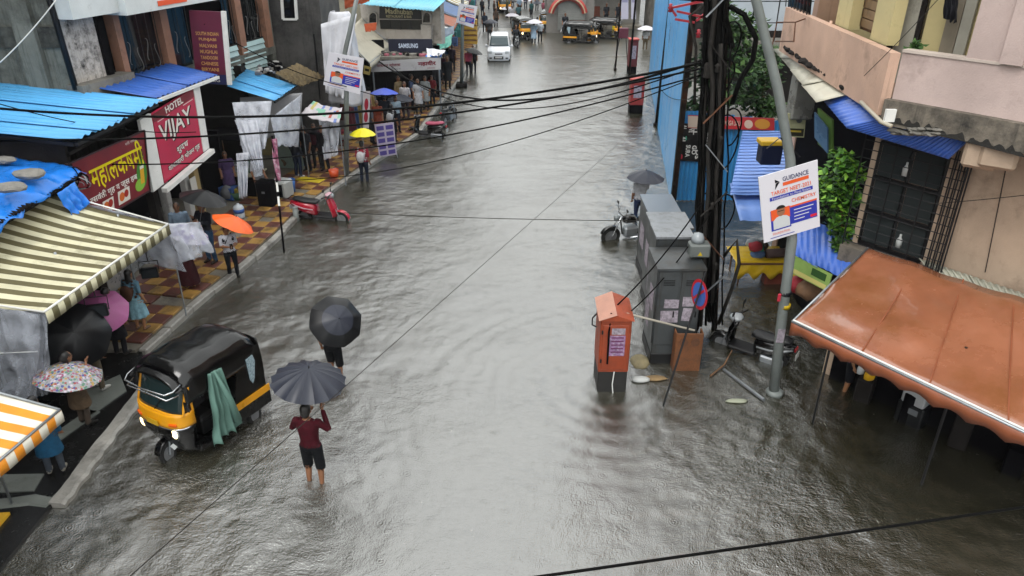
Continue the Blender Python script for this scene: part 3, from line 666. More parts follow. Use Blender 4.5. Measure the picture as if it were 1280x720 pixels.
# pale louvred panels, each slat a piece
m_louv = mat('pale_louvre', '9fb8b8', .4, .08, 2, dirt=.25, dcol='5a6a68')
for a, c_ in ((283, 299), (305, 333)):
    s0, s1 = sB(a, 75), sB(c_, 70); g_ = mk('louvre_frame', (lambda b: (boxB(b, s0, s1, 3.5, 4.62, -.05, -.02), b)[1])(B()), m_dark2, t)
    for i in range(6):
        b = B(); z = 3.6 + i * .18; p0, p1 = atB(s0 + .02, z, .0), atB(s1 - .02, z, .0); d = (p1 - p0).normalized(); nrm = Vector((NB.x, NB.y, 0)); 
        M_ = Matrix((d, (nrm * .35 + Vector((0, 0, -.94))).normalized().cross(d), (nrm * .35 + Vector((0, 0, -.94))).normalized())).transposed()
        b.box((p0 + p1) / 2, ((p1 - p0).length, .012, .17), M=M_); mk('slat', b, m_louv, g_)
b = B(); boxB(b, sB(283, 90), LB, 3.42, 3.52, -.1, .14); mk('sill', b, mat('pale_ledge', '9b9790', .6, .15, 2, dirt=.4, streak=.3), t)
# upper storey windows (above the frame, seen in the water)
for i in range(4):
    s = 1.9 + i * 1.9; b = B(); boxB(b, s, s + 1.1, 7.9, 9.4, .0, .04); mk('upper_window', b, m_glassb, t)
# ground floor front, dark shops behind hanging sheets
b = B(); boxB(b, 4.2, LB, .1, 3.95, -2.6, -2.5); boxB(b, 4.1, 4.3, .1, 3.95, -2.5, -.1); boxB(b, 6.8, 7.0, .1, 3.95, -2.5, .3); mk('shop_wall', b, m_dark2, t)
# menu board standing out from the wall
q = [A(236, 13, 23.0), A(276, 15, 23.0), A(284, 106, 23.0), A(243, 93, 23.0)]; q[3] = q[0] + (q[2] - q[1])
t = thing('menu_signboard', 'tall maroon projecting sign with rows of gold lettering and white edge', 'sign')
board(t, q, mat('dark_maroon', '5c1430', .45, .1, 2, dirt=.2), .1, 'panel'); mG = flat('gold_letters', 'b98a52', .5)
qq = [qp(q, 1.0, -.01, .01), qp(q, 1.14, -.01, .01), qp(q, 1.14, 1.0, .01), qp(q, 1.0, 1.0, .01)]; board(t, qq, m_white, .1, 'edge_strip'); qrect(t, q, 0, .86, 1, 1, flat('sign_navy', '23284e', .5), .005, 'footer')
for i, s_ in enumerate(('SOUTH INDIAN', 'PUNJABI', 'MALVANI', 'MUGHLAI', 'TANDOORI', 'CHINESE', 'BIRYANI')): qtext(t, q, s_, .5, .30 + i * .082, mG, .72 if i == 0 else .55, .05, bold=.02)
qtext(t, q, 'VEG', .6, .94, mW, .35, .05)
# small blue roof over the hotel sign
t = thing('blue_roof', 'small dark blue corrugated canopy above the pink signboard', 'roof')
corr(t, m_blue, G(196, 123, 4.25), G(272, 94, 4.25), atB(.6, 4.55, .05) + Vector((.15, -.3, 0)), atB(3.6, 4.6, .05), 14, .026, 2, 'roof_sheet', .01)
mk('gutter', B().beam(G(196, 123, 4.25) + Vector((0, 0, -.06)), G(272, 94, 4.25) + Vector((0, 0, -.06)), .1, .08), m_white, t)
# sky blue and tan roofs further on
t = thing('blue_roof', 'bright sky blue sheet roof below the pale louvred windows', 'roof')
P0, P1 = G(343, 126, 3.25), G(371, 107, 3.25); corr(t, m_skyblue, P0, P1, G(284, 108, 3.75), G(308, 86, 3.75), 9, .02, 3, 'roof_sheet', .01)
mk('batten', B().beam(P0 + Vector((0, 0, -.05)), P1 + Vector((0, 0, -.05)), .06), m_bsteel, t)
t = thing('thatched_roof', 'rough tan roof patched with sacking beside the sky blue sheet', 'roof')
c4 = [G(376, 108, 3.2), G(406, 96, 3.2), G(372, 79, 3.9), G(344, 92, 3.9)]
def fn(u, v):
    P = c4[0].lerp(c4[1], u).lerp(c4[3].lerp(c4[2], u), v); P.z += .06 * noise.noise((u * 14, v * 14, 0)) + .04 * noise.noise((u * 40, v * 30, 3)); return P
mk('sacking', B().surf(fn, 40, 40, .03), mat('sacking', '7b6a4c', .9, .3, 8, .6, 40, dirt=.4, dcol='3a3020'), t)
# heaped refuse under the eaves
b = B()
for i in range(40):
    p = G(random.uniform(322, 352), random.uniform(76, 92), 3.7); s = random.uniform(.05, .16); b.cbox(p, (s, s * 1.4, s * .7), .01, random.random() * 3, mi=i % 3)
ro = mk('refuse_heap', b, [m_black, flat('bag_grey', '6a6a6e', .5), flat('bag_white', 'b8b6b4', .5)]); ro['kind'] = 'stuff'; tag(ro, 'heap of dark rubbish and bags on the ledge above the roofs', 'rubbish')
# ---- dark building C
t = thing('soot_black_building', 'soot blackened building with small white framed window', 'building')
b = B(); b.box((-9.6, 28.7, 4.9), (5.2, .3, 9.6)); b.box((-7.2, 30.3, 4.9), (.3, 3.4, 9.6)); b.box((-9.4, 30.3, 9.7), (4.6, 3.4, .2)); mk('wall', b, mat('black_mould_wall', '4c4a48', .8, .3, 1.2, .4, 25, dirt=.65, dcol='151515', dsc=.7, streak=.6), t)
q = [A(352, -6, 28.5), A(369, -8, 28.5), A(371, 24, 28.5), A(354, 24, 28.5)]; board(t, q, m_glassd, .05, 'window', m_white, .1)
mk('awning_pole', B().tube([(-7.35, 28.4, 2.2), (-7.3, 28.4, 4.6)], .03, 6), m_bsteel, t)
# ---- hanging sheets in front of the shops
def sheets(label, quads, m, cat='plastic sheet', name='plastic_sheet', fold=.1, nf=3):
    t = thing(name, label, cat)
    for i, q in enumerate(quads): drape(t, m, *[A(x, y, Y) for x, y, Y in q], fold, nf, seed=i * 3 + len(label))
    return t
mCloth = mat('white_tarp', 'c5c6cc', .55, .08, 2, dirt=.2, dcol='8a8688'); mGreyc = mat('grey_cloth', '8a8a8c', .7, .12, 2)
sheets('pale plastic sheet bunched below the sky blue roof', [[(290, 128, 22.6), (340, 126, 23.2), (305, 196, 22.2), (332, 186, 22.6)], [(293, 150, 22.5), (322, 150, 22.6), (318, 215, 22.0), (330, 212, 22.1)]], mMilk)
sheets('grey plastic sheet stretched beside the bunched one', [[(338, 148, 23.4), (376, 118, 25.0), (346, 182, 23.2), (373, 184, 24.6)]], mMilk, fold=.06, nf=2)
sheets('white plaster-stained cloth hung in the shop mouth', [[(300, 122, 24.2), (378, 116, 25.4), (300, 182, 24.0), (376, 160, 25.2)]], mGreyc, fold=.08)
sheets('purple tinted plastic curtain under the printed awning', [[(398, 148, 26.0), (424, 150, 25.6), (405, 200, 25.7), (423, 194, 25.4)]], mMilk, 'curtain')
t = thing('printed_awning', 'small awning of printed banner cloth in pale reds and greens', 'awning')
c4 = [G(376, 142, 2.45), G(424, 153, 2.35), G(428, 134, 2.7), G(392, 126, 2.8)]
mP = [flat('pr_pale', 'b9b4b8', .6), flat('pr_red', 'a5574c', .6), flat('pr_green', '7fb09a', .6), flat('pr_yellow', 'b3a86a', .6), flat('pr_blue', '6f7fb0', .6)]
rs = random.Random(4); cellm = {(i, j): rs.choice([0, 0, 0, 0, 0, 1, 2, 2, 3, 4]) for i in range(24) for j in range(12)}
def fn(u, v):
    P = c4[0].lerp(c4[1], u).lerp(c4[3].lerp(c4[2], u), v); P.z += .06 * noise.noise((u * 5, v * 4, 0)) - .08 * math.sin(math.pi * u); return P
mk('cloth', B().surf(fn, 24, 12, .004, mif=lambda i, j: cellm[(i // 2, j // 3)]), mP, t, smooth=True)
for k in (0, 1): mk('prop', B().tube([c4[k], (c4[k].x, c4[k].y, .15)], .02, 6), m_steel, t)
# big white tarpaulin and cream awning
t = thing('white_tarpaulin', 'tall white tarpaulin draped over a stall beside the lamp post', 'tarpaulin')
tT = A(424, 14, 27.9)
def fn(u, v):
    a = R(-140 + 280 * u); top = tT; rr = .28 + .42 * (v ** .6) ; 
    P = top + Vector((math.sin(a) * rr * 1.0, -math.cos(a) * rr * .8, -3.2 * v ** 1.15)); P += Vector((1, -.6, 0)) * .13 * noise.noise((u * 7, v * 2.2, 1)) + Vector((0, 0, .25 * noise.noise((u * 4, 0, 5)) * v)); return P
mk('sheet', B().surf(fn, 60, 30, .004), mCloth, t, smooth=True)
drape(t, mCloth, A(401, 30, 27.4), A(446, 17, 27.6), A(407, 116, 27.2), A(430, 124, 27.2), .16, 3, 'front_sheet', seed=2)
t = thing('cream_awning', 'cream canvas awning with folded edge beyond the white tarpaulin', 'awning')
awning(t, G(462, 79, 2.75), G(490, 57, 2.75), G(428, 45, 3.9), G(452, 22, 3.9), [mat('cream_cloth', 'b7b1a0', .6, .08, 2, dirt=.3, dcol='6a6048')], 8, .06, .25, 0)
t = thing('orange_banner', 'orange cloth banner hung above the white tarpaulin', 'banner')
drape(t, mat('orange_cloth', 'b0502c', .7, .1, 3), A(430, -6, 34), A(462, -10, 34), A(431, 11, 34), A(462, 2, 34), .04, 2)
t = thing('orange_banner', 'small orange cloth panel beside the arched restaurant window', 'banner')
drape(t, mat('orange_cloth', 'b0502c', .7, .1, 3), A(455, 30, 36), A(471, 28, 36), A(457, 40, 36), A(470, 38, 36), .03, 2)
# ---- Madhuban restaurant, facing down the street
PM, NM = (-3.55, 36.6), Vector((-.5, -.87)).normalized(); 
def fm(x, y, out=0): return VP(x, y, PM, NM) + Vector((NM.x, NM.y, 0)) * out
t = thing('restaurant_building', 'pale restaurant building with arched windows and black name board', 'building')
m_pale = mat('pale_restaurant', '9d978f', .6, .12, 2, .2, 20, dirt=.35, dcol='4a463e', streak=.3)
e0, e1 = fm(452, 30), fm(551, 30); b = B(); wallbox(b, e0, e1, 3.0, 8.2, .3, off=-.16); wallbox(b, e0, e0.lerp(e1, .62), .15, 3.0, .3, off=-1.7); mk('wall', b, m_pale, t)
b = B(); p = Vector((e1.x, e1.y, 0)); b.box((p.x - 2.3, p.y + 5.8, 4.2), (3.4, 4.6, 8.0)); mk('rear_block', b, m_grime, t)
q = [fm(475, 7, .05), fm(526, 10, .05), fm(527, 24, .05), fm(475, 23, .05)]; board(t, q, flat('board_black', '121316', .35), .05, 'name_board')
qtext(t, q, 'Madhuban', .48, .38, flat('name_gold', 'a39a78', .5), .66, .42, bold=.02); qtext(t, q, 'RESTAURANT & BAR', .48, .80, flat('name_gold', 'a39a78', .5), .62, .2, bold=.02)
q = [fm(475, 24.5, .03), fm(527, 25, .03), fm(528, 37, .03), fm(476, 36, .03)]; w_ = board(t, q, m_glassd, .05, 'window'); 
for u in (.25, .5, .75): qq = [qp(q, u - .01, 0, .02), qp(q, u + .01, 0, .02), qp(q, u + .01, 1, .02), qp(q, u - .01, 1, .02)]; board(w_, qq, m_bsteel, .02, 'mullion')
for cx in (467, 534):                                 # arched side bays
    pts = [fm(cx + 5 * math.cos(R(a)), 21 - 6 * math.sin(R(a)), .03) for a in range(0, 181, 15)] + [fm(cx - 5, 29, .03), fm(cx + 5, 29, .03)]
    mk('arched_window', B().add(pts, [tuple(range(len(pts)))]), m_glassd, t)
    mk('arch_trim', B().tube(pts + pts[:1], .05, 5), m_pale, t)
q = [fm(529, 30, .2), fm(542, 31, .2), fm(542, 51, .2), fm(530, 50, .2)]; board(t, q, m_pale, .2, 'bay')
corr(t, mat('faded_blue_sheet', '6fb0c4', .4, .1, 1, dirt=.2), fm(455, 2, .9), fm(556, 12, .9), fm(455, -22, -1.0), fm(560, -14, -1.0), 30, .02, 4, 'roof_sheet')
q = [A(485, 49, 35.8), A(540, 49, 35.8), A(541, 66, 35.8), A(486, 66, 35.8)]
t = thing('phone_signboard', 'dark navy phone shop board with pale lettering under the restaurant', 'sign'); board(t, q, mat('navy_board', '14182c', .4, .1), .08, 'panel'); qtext(t, q, 'SAMSUNG', .45, .48, flat('cool_white', 'b9c4d6', .4), .44, .34, bold=.03)
# clutter on the canopy over the pavement
t = thing('canopy', 'rubble strewn concrete canopy above the white shop banner', 'canopy')
mk('slab', B().box((-5.2, 35.6, 2.62), (3.6, 1.6, .12), rz=-.1), m_grime, t)
b = B()
for i in range(60): p = Vector((random.uniform(-6.9, -3.6), random.uniform(35.0, 36.2), 2.72)); s = random.uniform(.08, .3); b.cbox(p, (s, s, s * .6), .02, random.random() * 3, mi=random.choice((0, 0, 1, 2)))
mk('rubble', b, [m_grime, m_dark2, flat('pink_rag', '9c5a66', .7)], t)['kind'] = 'stuff'
t = thing('white_tarpaulin', 'white sheet with blue edge thrown over the canopy end', 'tarpaulin'); drape(t, mCloth, A(533, 60, 35.4), A(557, 63, 34.8), A(534, 71, 34.8), A(553, 69, 34.4), .08, 2); drape(t, m_tarpblue, A(532, 69, 35), A(552, 66, 34.8), A(532, 74, 34.8), A(552, 72, 34.6), .06, 2, 'blue_edge')
q = [A(464, 77, 34.6), A(551, 72, 34.6), A(551, 87, 34.6), A(464, 90, 34.6)]
t = thing('shop_banner', 'long white shop banner with maroon Devanagari lettering', 'banner'); board(t, q, mat('banner_white', 'a9a8aa', .5, .1, 1, dirt=.2), .02, 'cloth'); mMr = flat('banner_maroon', '6a1a2c', .5)
qtext(t, q, 'महावीर', .80, .42, mMr, .26, .55, bold=.04); qtext(t, q, 'जवेलरस', .86, .82, mMr, .12, .18); qtext(t, q, 'वरधमान जवेलरस', .25, .40, mMr, .34, .36, bold=.02); qtext(t, q, 'दादर', .35, .8, flat('cool_grey', '6f7078', .5), .16, .16)
for x, y in ((466, 88), (549, 86)): p = A(x, y, 34.65); mk('post', B().tube([(p.x, p.y, .15), p + Vector((0, 0, .7))], .04, 8), m_steel, t)
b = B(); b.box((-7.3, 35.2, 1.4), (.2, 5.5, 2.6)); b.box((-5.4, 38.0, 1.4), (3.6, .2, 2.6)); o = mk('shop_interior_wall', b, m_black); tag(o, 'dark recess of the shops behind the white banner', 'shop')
t = thing('teal_awning', 'teal and grey plastic awning on the far side of the banner', 'awning'); drape(t, mat('teal_plastic', '4aa08c', .5, .12), A(546, 52, 38.5), A(566, 42, 42), A(548, 62, 38), A(563, 58, 40), .08, 2); drape(t, mat('slate_plastic', '4f6478', .5, .12), A(548, 38, 41), A(568, 32, 44), A(549, 53, 40), A(567, 44, 42), .08, 2, 'grey_sheet')
# ------------------------------------------------------------------ RIGHT: peach corner building
PW, NW = (6.9, 12.4), Vector((-.78, -.62)).normalized(); DW = Vector((.62, -.78, 0)).normalized()
PK = (6.28, 11.9); PS, NS = (6.17, 12.05), Vector((-1, .07)).normalized(); DS = Vector((.07, 1, 0)).normalized()
def fw(x, y, out=0): return VP(x, y, PW, NW) + Vector((NW.x, NW.y, 0)) * out
def fk(x, y, out=0): return VP(x, y, PK, NW) + Vector((NW.x, NW.y, 0)) * out
def fs_(x, y, out=0): return VP(x, y, PS, NS) + Vector((NS.x, NS.y, 0)) * out
m_peach = mat('peach_plaster', 'bd9c88', .65, .1, 1.3, .25, 40, dirt=.32, dcol='6a5648', dsc=1.1, streak=.4)
m_mould = mat('black_mould', '1f1d1a', .9, .3, 6, .4, 30)
m_lav = mat('faded_pink_plaster', 'b3a09a', .65, .09, 1.0, .25, 40, dirt=.3, dcol='7a6a64', dsc=.8, streak=.25)
m_stain = mat('water_stained_plaster', 'a8937f', .65, .12, 1.0, .3, 40, dirt=.45, dcol='5b4a3c', dsc=.7, streak=.45)
m_ledge = mat('mouldy_ledge', '6f675c', .75, .2, 1.4, .5, 30, dirt=.6, dcol='1d1c19', dsc=1.6, streak=.65)
m_ywall = mat('yellow_plaster', 'b9ab7c', .6, .08, 1.5, dirt=.25, dcol='6f6546', streak=.25)
t = thing('corner_building', 'peach plastered corner building with balcony parapet and stained ledge', 'building')
corner = Vector((6.17, 12.05, 0)); farS = corner + DS * 6.4; nearK = corner + DW * 5.2
b = B(); wallbox(b, corner.xy + Vector((NW.x, NW.y)) * 0, nearK.xy, 5.9, 6.63, .16, off=-.09); mk('balcony_parapet', b, m_lav, t)
b = B(); wallbox(b, (corner + DS * .02).xy, farS.xy, 5.62, 6.61, .16, off=-.09); mk('street_parapet', b, m_peach, t)
b = B(); wallbox(b, (corner - DW * .05).xy, nearK.xy, 5.5, 5.9, .75, off=-.24); mk('ledge', b, m_ledge, t)
# coping on the balcony, its pale top highlight put into the colour
b = B(); wallbox(b, corner.xy, nearK.xy, 6.63, 6.67, .2, off=-.09); mk('coping', b, mat('coping_highlight', 'b9aca2', .6, .1, 2, dirt=.3, streak=.2), t)
# ground storey walls: street side dark, window side stained plaster
w0 = Vector((6.5, 12.95, 0)); w1 = w0 + DW * 6.0; wS = Vector((7.15, 18.6, 0)); wc = Vector((6.95, 13.3, 0))
b = B(); wallbox(b, w0.xy, w1.xy, 0, 2.9, .25, off=-.14); wallbox(b, w0.xy, (w0 + DW * .1).xy, 2.9, 5.5, .25, off=-.14); wallbox(b, (w0 + DW * 1.32).xy, w1.xy, 2.9, 5.5, .25, off=-.14); wallbox(b, (w0 + DW * .1).xy, (w0 + DW * 1.32).xy, 5.0, 5.5, .25, off=-.14); mk('wall', b, m_stain, t)
b = B(); wallbox(b, wc.xy, wS.xy, 0, 5.4, .2, off=.1); mk('shop_front', b, m_black, t)
# upper walls set back behind the balcony
r0 = corner + DW * .5 + DS * .6 + Vector((.75, 0, 0)); back = Vector((1.15, 0, 0))
b = B(); wallbox(b, (corner + back + DS * 1.0).xy, (farS + back).xy, 5.7, 9.5, .2); mk('recess_wall', b, m_ywall, t)
b = B(); wallbox(b, (corner + Vector((.8, .95, 0))).xy, (nearK + Vector((.8, .95, 0))).xy, 5.9, 9.5, .2); mk('recess_wall', b, m_ywall, t)
b = B(); b.box((11.2, 14.6, 12.0), (9.6, 9.0, 5.2)); wallbox(b, corner.xy, nearK.xy, 9.1, 14.6, .25, off=-.12); wallbox(b, farS.xy, corner.xy, 9.1, 14.6, .25, off=.12); b.box((11.6, 18.3, 5), (9, .3, 9.9)); mk('upper_storey', b, m_peach, t)
b = B(); p = fk(1232, 40, -.02); wallbox(b, (fk(1216, 40)).xy, (fk(1216, 40) + DW * 3.5).xy, 6.66, 9.2, .2, off=-.11); mk('balcony_pier', b, m_lav, t)
b = B(); wallbox(b, (fk(1262, 40)).xy, (fk(1262, 40) + DW * .3).xy, 6.66, 9.2, .06, off=.03); mk('pier_moulding', b, m_lav, t)
def mould(parent, f, pts, hmax, seed, out=.004, name='mould_stain'):
    top = []; bot = []
    for i, (px, py) in enumerate(pts):
        p = f(px, py, out); bot.append(p); top.append(p + Vector((0, 0, hmax * max(.08, .5 + .9 * noise.noise((i * .37 + seed, seed, 0))))))
    n_ = len(pts); mk(name, B().add(bot + top, [(i, i + 1, n_ + i + 1, n_ + i) for i in range(n_ - 1)]), m_mould, parent)
mould(t, fs_, [(lerp(988, 1109, i / 60), lerp(58, 143, i / 60)) for i in range(61)], .32, 3.3)
mould(t, fk, [(lerp(1114, 1290, i / 60), lerp(150, 196, i / 60)) for i in range(61)], .16, 8.1, .14)
# piers, shutter and doors of the upper floor seen over the parapet
def sS(px, y=25): return (fs_(px, y) - corner).dot(DS)
for a, c_, m_, dp in ((1058, 1041, m_ywall, -.02), (1110, 1088, m_ywall, -.1)):
    s0, s1 = sS(a), sS(c_); b = B(); wallbox(b, (corner + DS * s0).xy, (corner + DS * s1).xy, 6.6, 9.1, .2, off=.16); mk('pier', b, m_, t)
s0, s1 = sS(1088, 20), sS(1058, 10); w_ = mk('shutter_frame', (lambda b: (wallbox(b, (corner + DS * s0).xy, (corner + DS * s1).xy, 6.6, 8.6, .05, off=.35), b)[1])(B()), m_wood, t)
for i in range(11):
    b = B(); wallbox(b, (corner + DS * (s0 + .05)).xy, (corner + DS * (s1 - .05)).xy, 6.66 + i * .17, 6.81 + i * .17, .03, off=.30); mk('slat', b, mat('brown_shutter', '7d6448', .6, .12, 3, dirt=.3), w_)
def panel(px0, y0, px1, y1, m_, nm, dep, z0, z1):
    b = B(); q0, q1 = VP(px0, y0, (corner + Vector((.7, .85, 0))).xy, NW), VP(px1, y1, (corner + Vector((.7, .85, 0))).xy, NW); wallbox(b, q0.xy, q1.xy, z0, z1, .06, off=dep); return mk(nm, b, m_, t)
m_door = mat('pale_door', '9d9a8e', .5, .1, 2, dirt=.3)
o = panel(1128, 20, 1150, 24, m_door, 'door', .02, 5.95, 8.2); o = panel(1205, 20, 1218, 24, m_door, 'door', .03, 5.95, 8.2); panel(1118, 20, 1124, 22, m_dark2, 'window_gap', .02, 6.4, 8.2); panel(1150, 20, 1155, 24, m_dark2, 'window_gap', .02, 6.5, 8.2); panel(1186, 20, 1203, 24, mat('louvre_wood', '7b7262', .6, .15, 3), 'louvre_window', .03, 6.5, 8.2); panel(1178, 40, 1206, 44, m_ywall, 'window_sill', .08, 6.35, 6.45)
q = [VP(1181, -10, (corner + Vector((.5, .6, 0))).xy, NW), VP(1198, -10, (corner + Vector((.5, .6, 0))).xy, NW), VP(1196, 28, (corner + Vector((.5, .6, 0))).xy, NW), VP(1179, 23, (corner + Vector((.5, .6, 0))).xy, NW)]
tt = thing('hanging_garment', 'black garment hung to dry on the peach balcony', 'garment'); drape(tt, flat('black_cotton', '14141a', .8), q[0], q[1], q[3], q[2], .08, 3, 'cloth', seed=4)
# stencilled mark on the parapet: a plain pale blue patch of paint
q = [fs_(1077, 52, .003), fs_(1084, 57, .003), fs_(1082, 82, .003), fs_(1074, 76, .003)]
for i, (a, c_) in enumerate(((.0, .22), (.3, .5), (.58, .72), (.8, 1.0))): qrect(t, q, .1, a, .95, c_, mat('stencil_blue', '86a0a6', .7, .2, 8), .003, 'stencil_mark')
# mould line and wet pipes at the parapet foot
mk('drain_pipe', B().tube([fs_(1095, 128, .25), fk(1112, 150, .25), fk(1126, 154, .3)], .035, 8), mat('pvc_pipe', 'a39c8c', .5, .1), t, smooth=True)
mk('pipe_bracket', B().box(fk(1120, 142, .2), (.16, .06, .2)), m_white, t)
mk('downpipe', B().tube([fs_(1041, 26, .03), fs_(1032, 78, .03)], .03, 8), mat('peach_pipe', 'c2a08c', .5, .08), t, smooth=True)
for px in (1226, 1248):
    b = B(); p = fk(px, 190, -.1); b.cbox(p + Vector((0, 0, -.05)), (.3, .5, .42), .05, rz=.9); mk('corbel', b, m_stain, t)
# far end: dark barred window and iron hoop
q = [fs_(1018, -14, .05), fs_(988, -14, .05), fs_(987, 10, .05), fs_(1016, 22, .05)]
q = [fs_(990, -20, .06), fs_(1018, -20, .06), fs_(1014, 24, .06), fs_(988, 8, .06)]; w_ = board(t, q, m_glassd, .04, 'side_window')
for i in range(8): mk('bar', B().tube([qp(q, i / 7, 0, .05), qp(q, i / 7, 1, .05)], .012, 5), m_bsteel, w_)
mk('iron_frame', B().tube([fs_(991, 65, .5), fs_(996, 28, .45), fs_(1018, 28, .4), fs_(1016, 52, .4), fs_(994, 52, .45)], .015, 6).tube([fs_(1018, 28, .4), fs_(1016, 20, 0)], .015, 6), m_rust, t)
# barred window
wt = thing('barred_window', 'black framed window behind a grid of horizontal bars', 'window')
q = [fw(1092, 180, -.06), fw(1190, 202, -.06), fw(1158, 322, -.06), fw(1072, 303, -.06)]
z0, z1 = 3.02, 4.95; s0, s1 = .12, 1.28
def aw(s, z, out=0): return w0 + DW * s + Vector((NW.x, NW.y, 0)) * out + Vector((0, 0, z))
for i in range(2):
    for j in range(3):
        a0, a1 = lerp(s0, s1, i / 2) + .03, lerp(s0, s1, (i + 1) / 2) - .03; c0, c1 = lerp(z0, z1, j / 3) + .04, lerp(z0, z1, (j + 1) / 3) - .04
        mk('pane', B().add([aw(a0, c0, -.05), aw(a1, c0, -.05), aw(a1, c1, -.05), aw(a0, c1, -.05)], [(0, 1, 2, 3)]), glassy('window_pane', '2a2f30', .12), wt)
b = B()
for s in (s0, (s0 + s1) / 2, s1): b.beam(aw(s, z0, -.03), aw(s, z1, -.03), .05)
for z in (z0, lerp(z0, z1, 1 / 3), lerp(z0, z1, 2 / 3), z1): b.beam(aw(s0, z, -.025), aw(s1, z, -.025), .07)
mk('frame', b, flat('frame_black', '101012', .4), wt)
b = B(); wallbox(b, aw(s0 - .2, 0, 0).xy, aw(s1 + .45, 0, 0).xy, 2.55, 2.98, .3, off=.12); mk('sill', b, m_ledge, wt)
for i in range(15): z = lerp(2.75, 5.0, i / 14); mk('bar', B().tube([aw(s0 - .18, z, .22), aw(s1 + .42, z, .22)], .009, 5), m_bsteel, wt)
for i in range(4): s = lerp(s0 - .18, s1 + .42, i / 3); mk('post', B().tube([aw(s, 2.6, .23), aw(s, 5.1, .23)], .014, 5), m_bsteel, wt)
for i in range(7): s = s1 + .18 + i * .045; mk('bar', B().tube([aw(s, 2.5, .19 + .03 * (i % 2)), aw(s, 5.15, .19 + .03 * (i % 2))], .014, 5), m_bsteel, wt)
for k, (u, z) in enumerate(((.45, 4.45), (.62, 3.15))):
    mk('bottle', B().lathe([(.0, 0), (.05, 0), (.055, .14), (.02, .2), (.02, .25), (0, .25)], 10, aw(lerp(s0, s1, u), z, -.03)), flat('bottle_white', 'b0b2b0', .4), wt, smooth=True)
# roofs along the first floor
t = thing('cream_roof', 'rusting cream sheet canopy along the peach wall', 'roof')
m_crm = mat('cream_sheet', 'b5b1a0', .5, .12, 1.5, dirt=.45, dcol='5f4f38', dsc=1.0)
c4 = [G(1022, 128, 5.38), G(966, 62, 5.38), fs_(990, 62, -.02), fs_(1068, 116, -.02)]
corr(t, m_crm, c4[0], c4[1], c4[3], c4[2], 8, .006, 4, 'roof_sheet', .04)
b = B()
for i in range(26):
    u = random.random(); p = c4[3].lerp(c4[2], u) + Vector((-random.uniform(.02, .22), 0, .05)); s = random.uniform(.06, .15); r_ = rock(p, (s, s * 1.5, s * .5), i); b.add(r_.v, r_.f)
o = mk('debris', b, m_dark2, t); o['kind'] = 'stuff'
t = thing('blue_roof', 'blue corrugated rain canopy above the barred window', 'roof')
m_blue2 = mat('rain_spattered_blue', '3d62b4', .35, .12, 2, dirt=.18, dcol='a9b4c6', dsc=7)
corr(t, m_blue2, G(1058, 160, 5.28), G(1030, 127, 5.32), fs_(1106, 148, -.03), fs_(1066, 116, -.03), 9, .014, 1, 'roof_sheet')
corr(t, m_blue2, G(1186, 199, 5.1), G(1058, 160, 5.28), fk(1202, 178, -.3), fs_(1106, 148, -.03), 22, .014, 2, 'roof_sheet')
b = B()
for i in range(18): p = fk(lerp(1120, 1178, random.random()), 158 + 8 * random.random(), .1); s = random.uniform(.04, .1); r_ = rock(p, (s * 1.6, s, s * .4), i); b.add(r_.v, r_.f)
mk('debris', b, m_grime, t)['kind'] = 'stuff'
# shop roofs at street level
t = thing('blue_roof', 'pale blue ribbed shop roof below the red banner', 'roof')
m_pb = mat('pale_blue_sheet', '6485c4', .35, .08, 1.5, dirt=.1); P0, P1 = G(912, 244, 2.45), G(928, 165, 2.75)
corr(t, m_pb, P0, G(980, 244, 2.45), G(928, 164, 2.75), G(990, 164, 2.75), 4, .004, 1, 'base_sheet')
for i in range(20):
    v = (i + .5) / 20; a, c_ = P0.lerp(P1, v), G(980, 244, 2.45).lerp(G(990, 164, 2.75), v); mk('rib', B().tube([a + Vector((0, 0, .03)), c_ + Vector((0, 0, .03))], .022, 6, sy=.6), m_pb, t)
t = thing('blue_roof', 'smooth pale blue awning over the roadside goods stall', 'roof')
corr(t, m_pb, G(925, 276, 2.2), G(990, 276, 2.2), G(912, 229, 2.4), G(985, 229, 2.4), 3, .006, 2, 'roof_sheet'); mk('front_beam', B().beam(G(914, 246, 2.3), G(965, 244, 2.3), .06), m_bsteel, t)
t = thing('blue_roof', 'wet blue sheet roof under the green plant', 'roof')
corr(t, m_blue2, G(992, 318, 2.5), G(1082, 366, 2.5), G(990, 266, 2.8), G(1090, 306, 2.95), 14, .008, 3, 'roof_sheet', .02)
mk('battens', B().beam(G(1000, 322, 2.45), G(1046, 342, 2.45), .05), m_wood, t)
t = thing('printed_awning', 'narrow green printed shop banner below the wet blue roof', 'banner')
q = [G(990, 318, 2.5), G(1040, 343, 2.5), G(1040, 343, 2.5) + Vector((-.05, -.05, -.34)), G(990, 318, 2.5) + Vector((-.05, -.05, -.34))]
board(t, q, mat('green_print', '7f9a52', .5, .12), .02, 'cloth'); qrect(t, q, .05, .7, .95, .95, flat('lemon', 'b8b06a', .5)); qrect(t, q, .55, .15, .9, .55, flat('leaf_dark', '2c4a24', .5))
# white asbestos sheet beside the orange awning
t = thing('asbestos_sheet', 'grooved off-white cement sheet behind the orange awning', 'roof')
corr(t, mat('cement_sheet', 'a3a294', .7, .15, 3, dirt=.4), G(1165, 345, 2.95), G(1290, 390, 3.0), fw(1150, 322, .05), fw(1282, 366, .05), 16, .03, 2, 'sheet', .02)
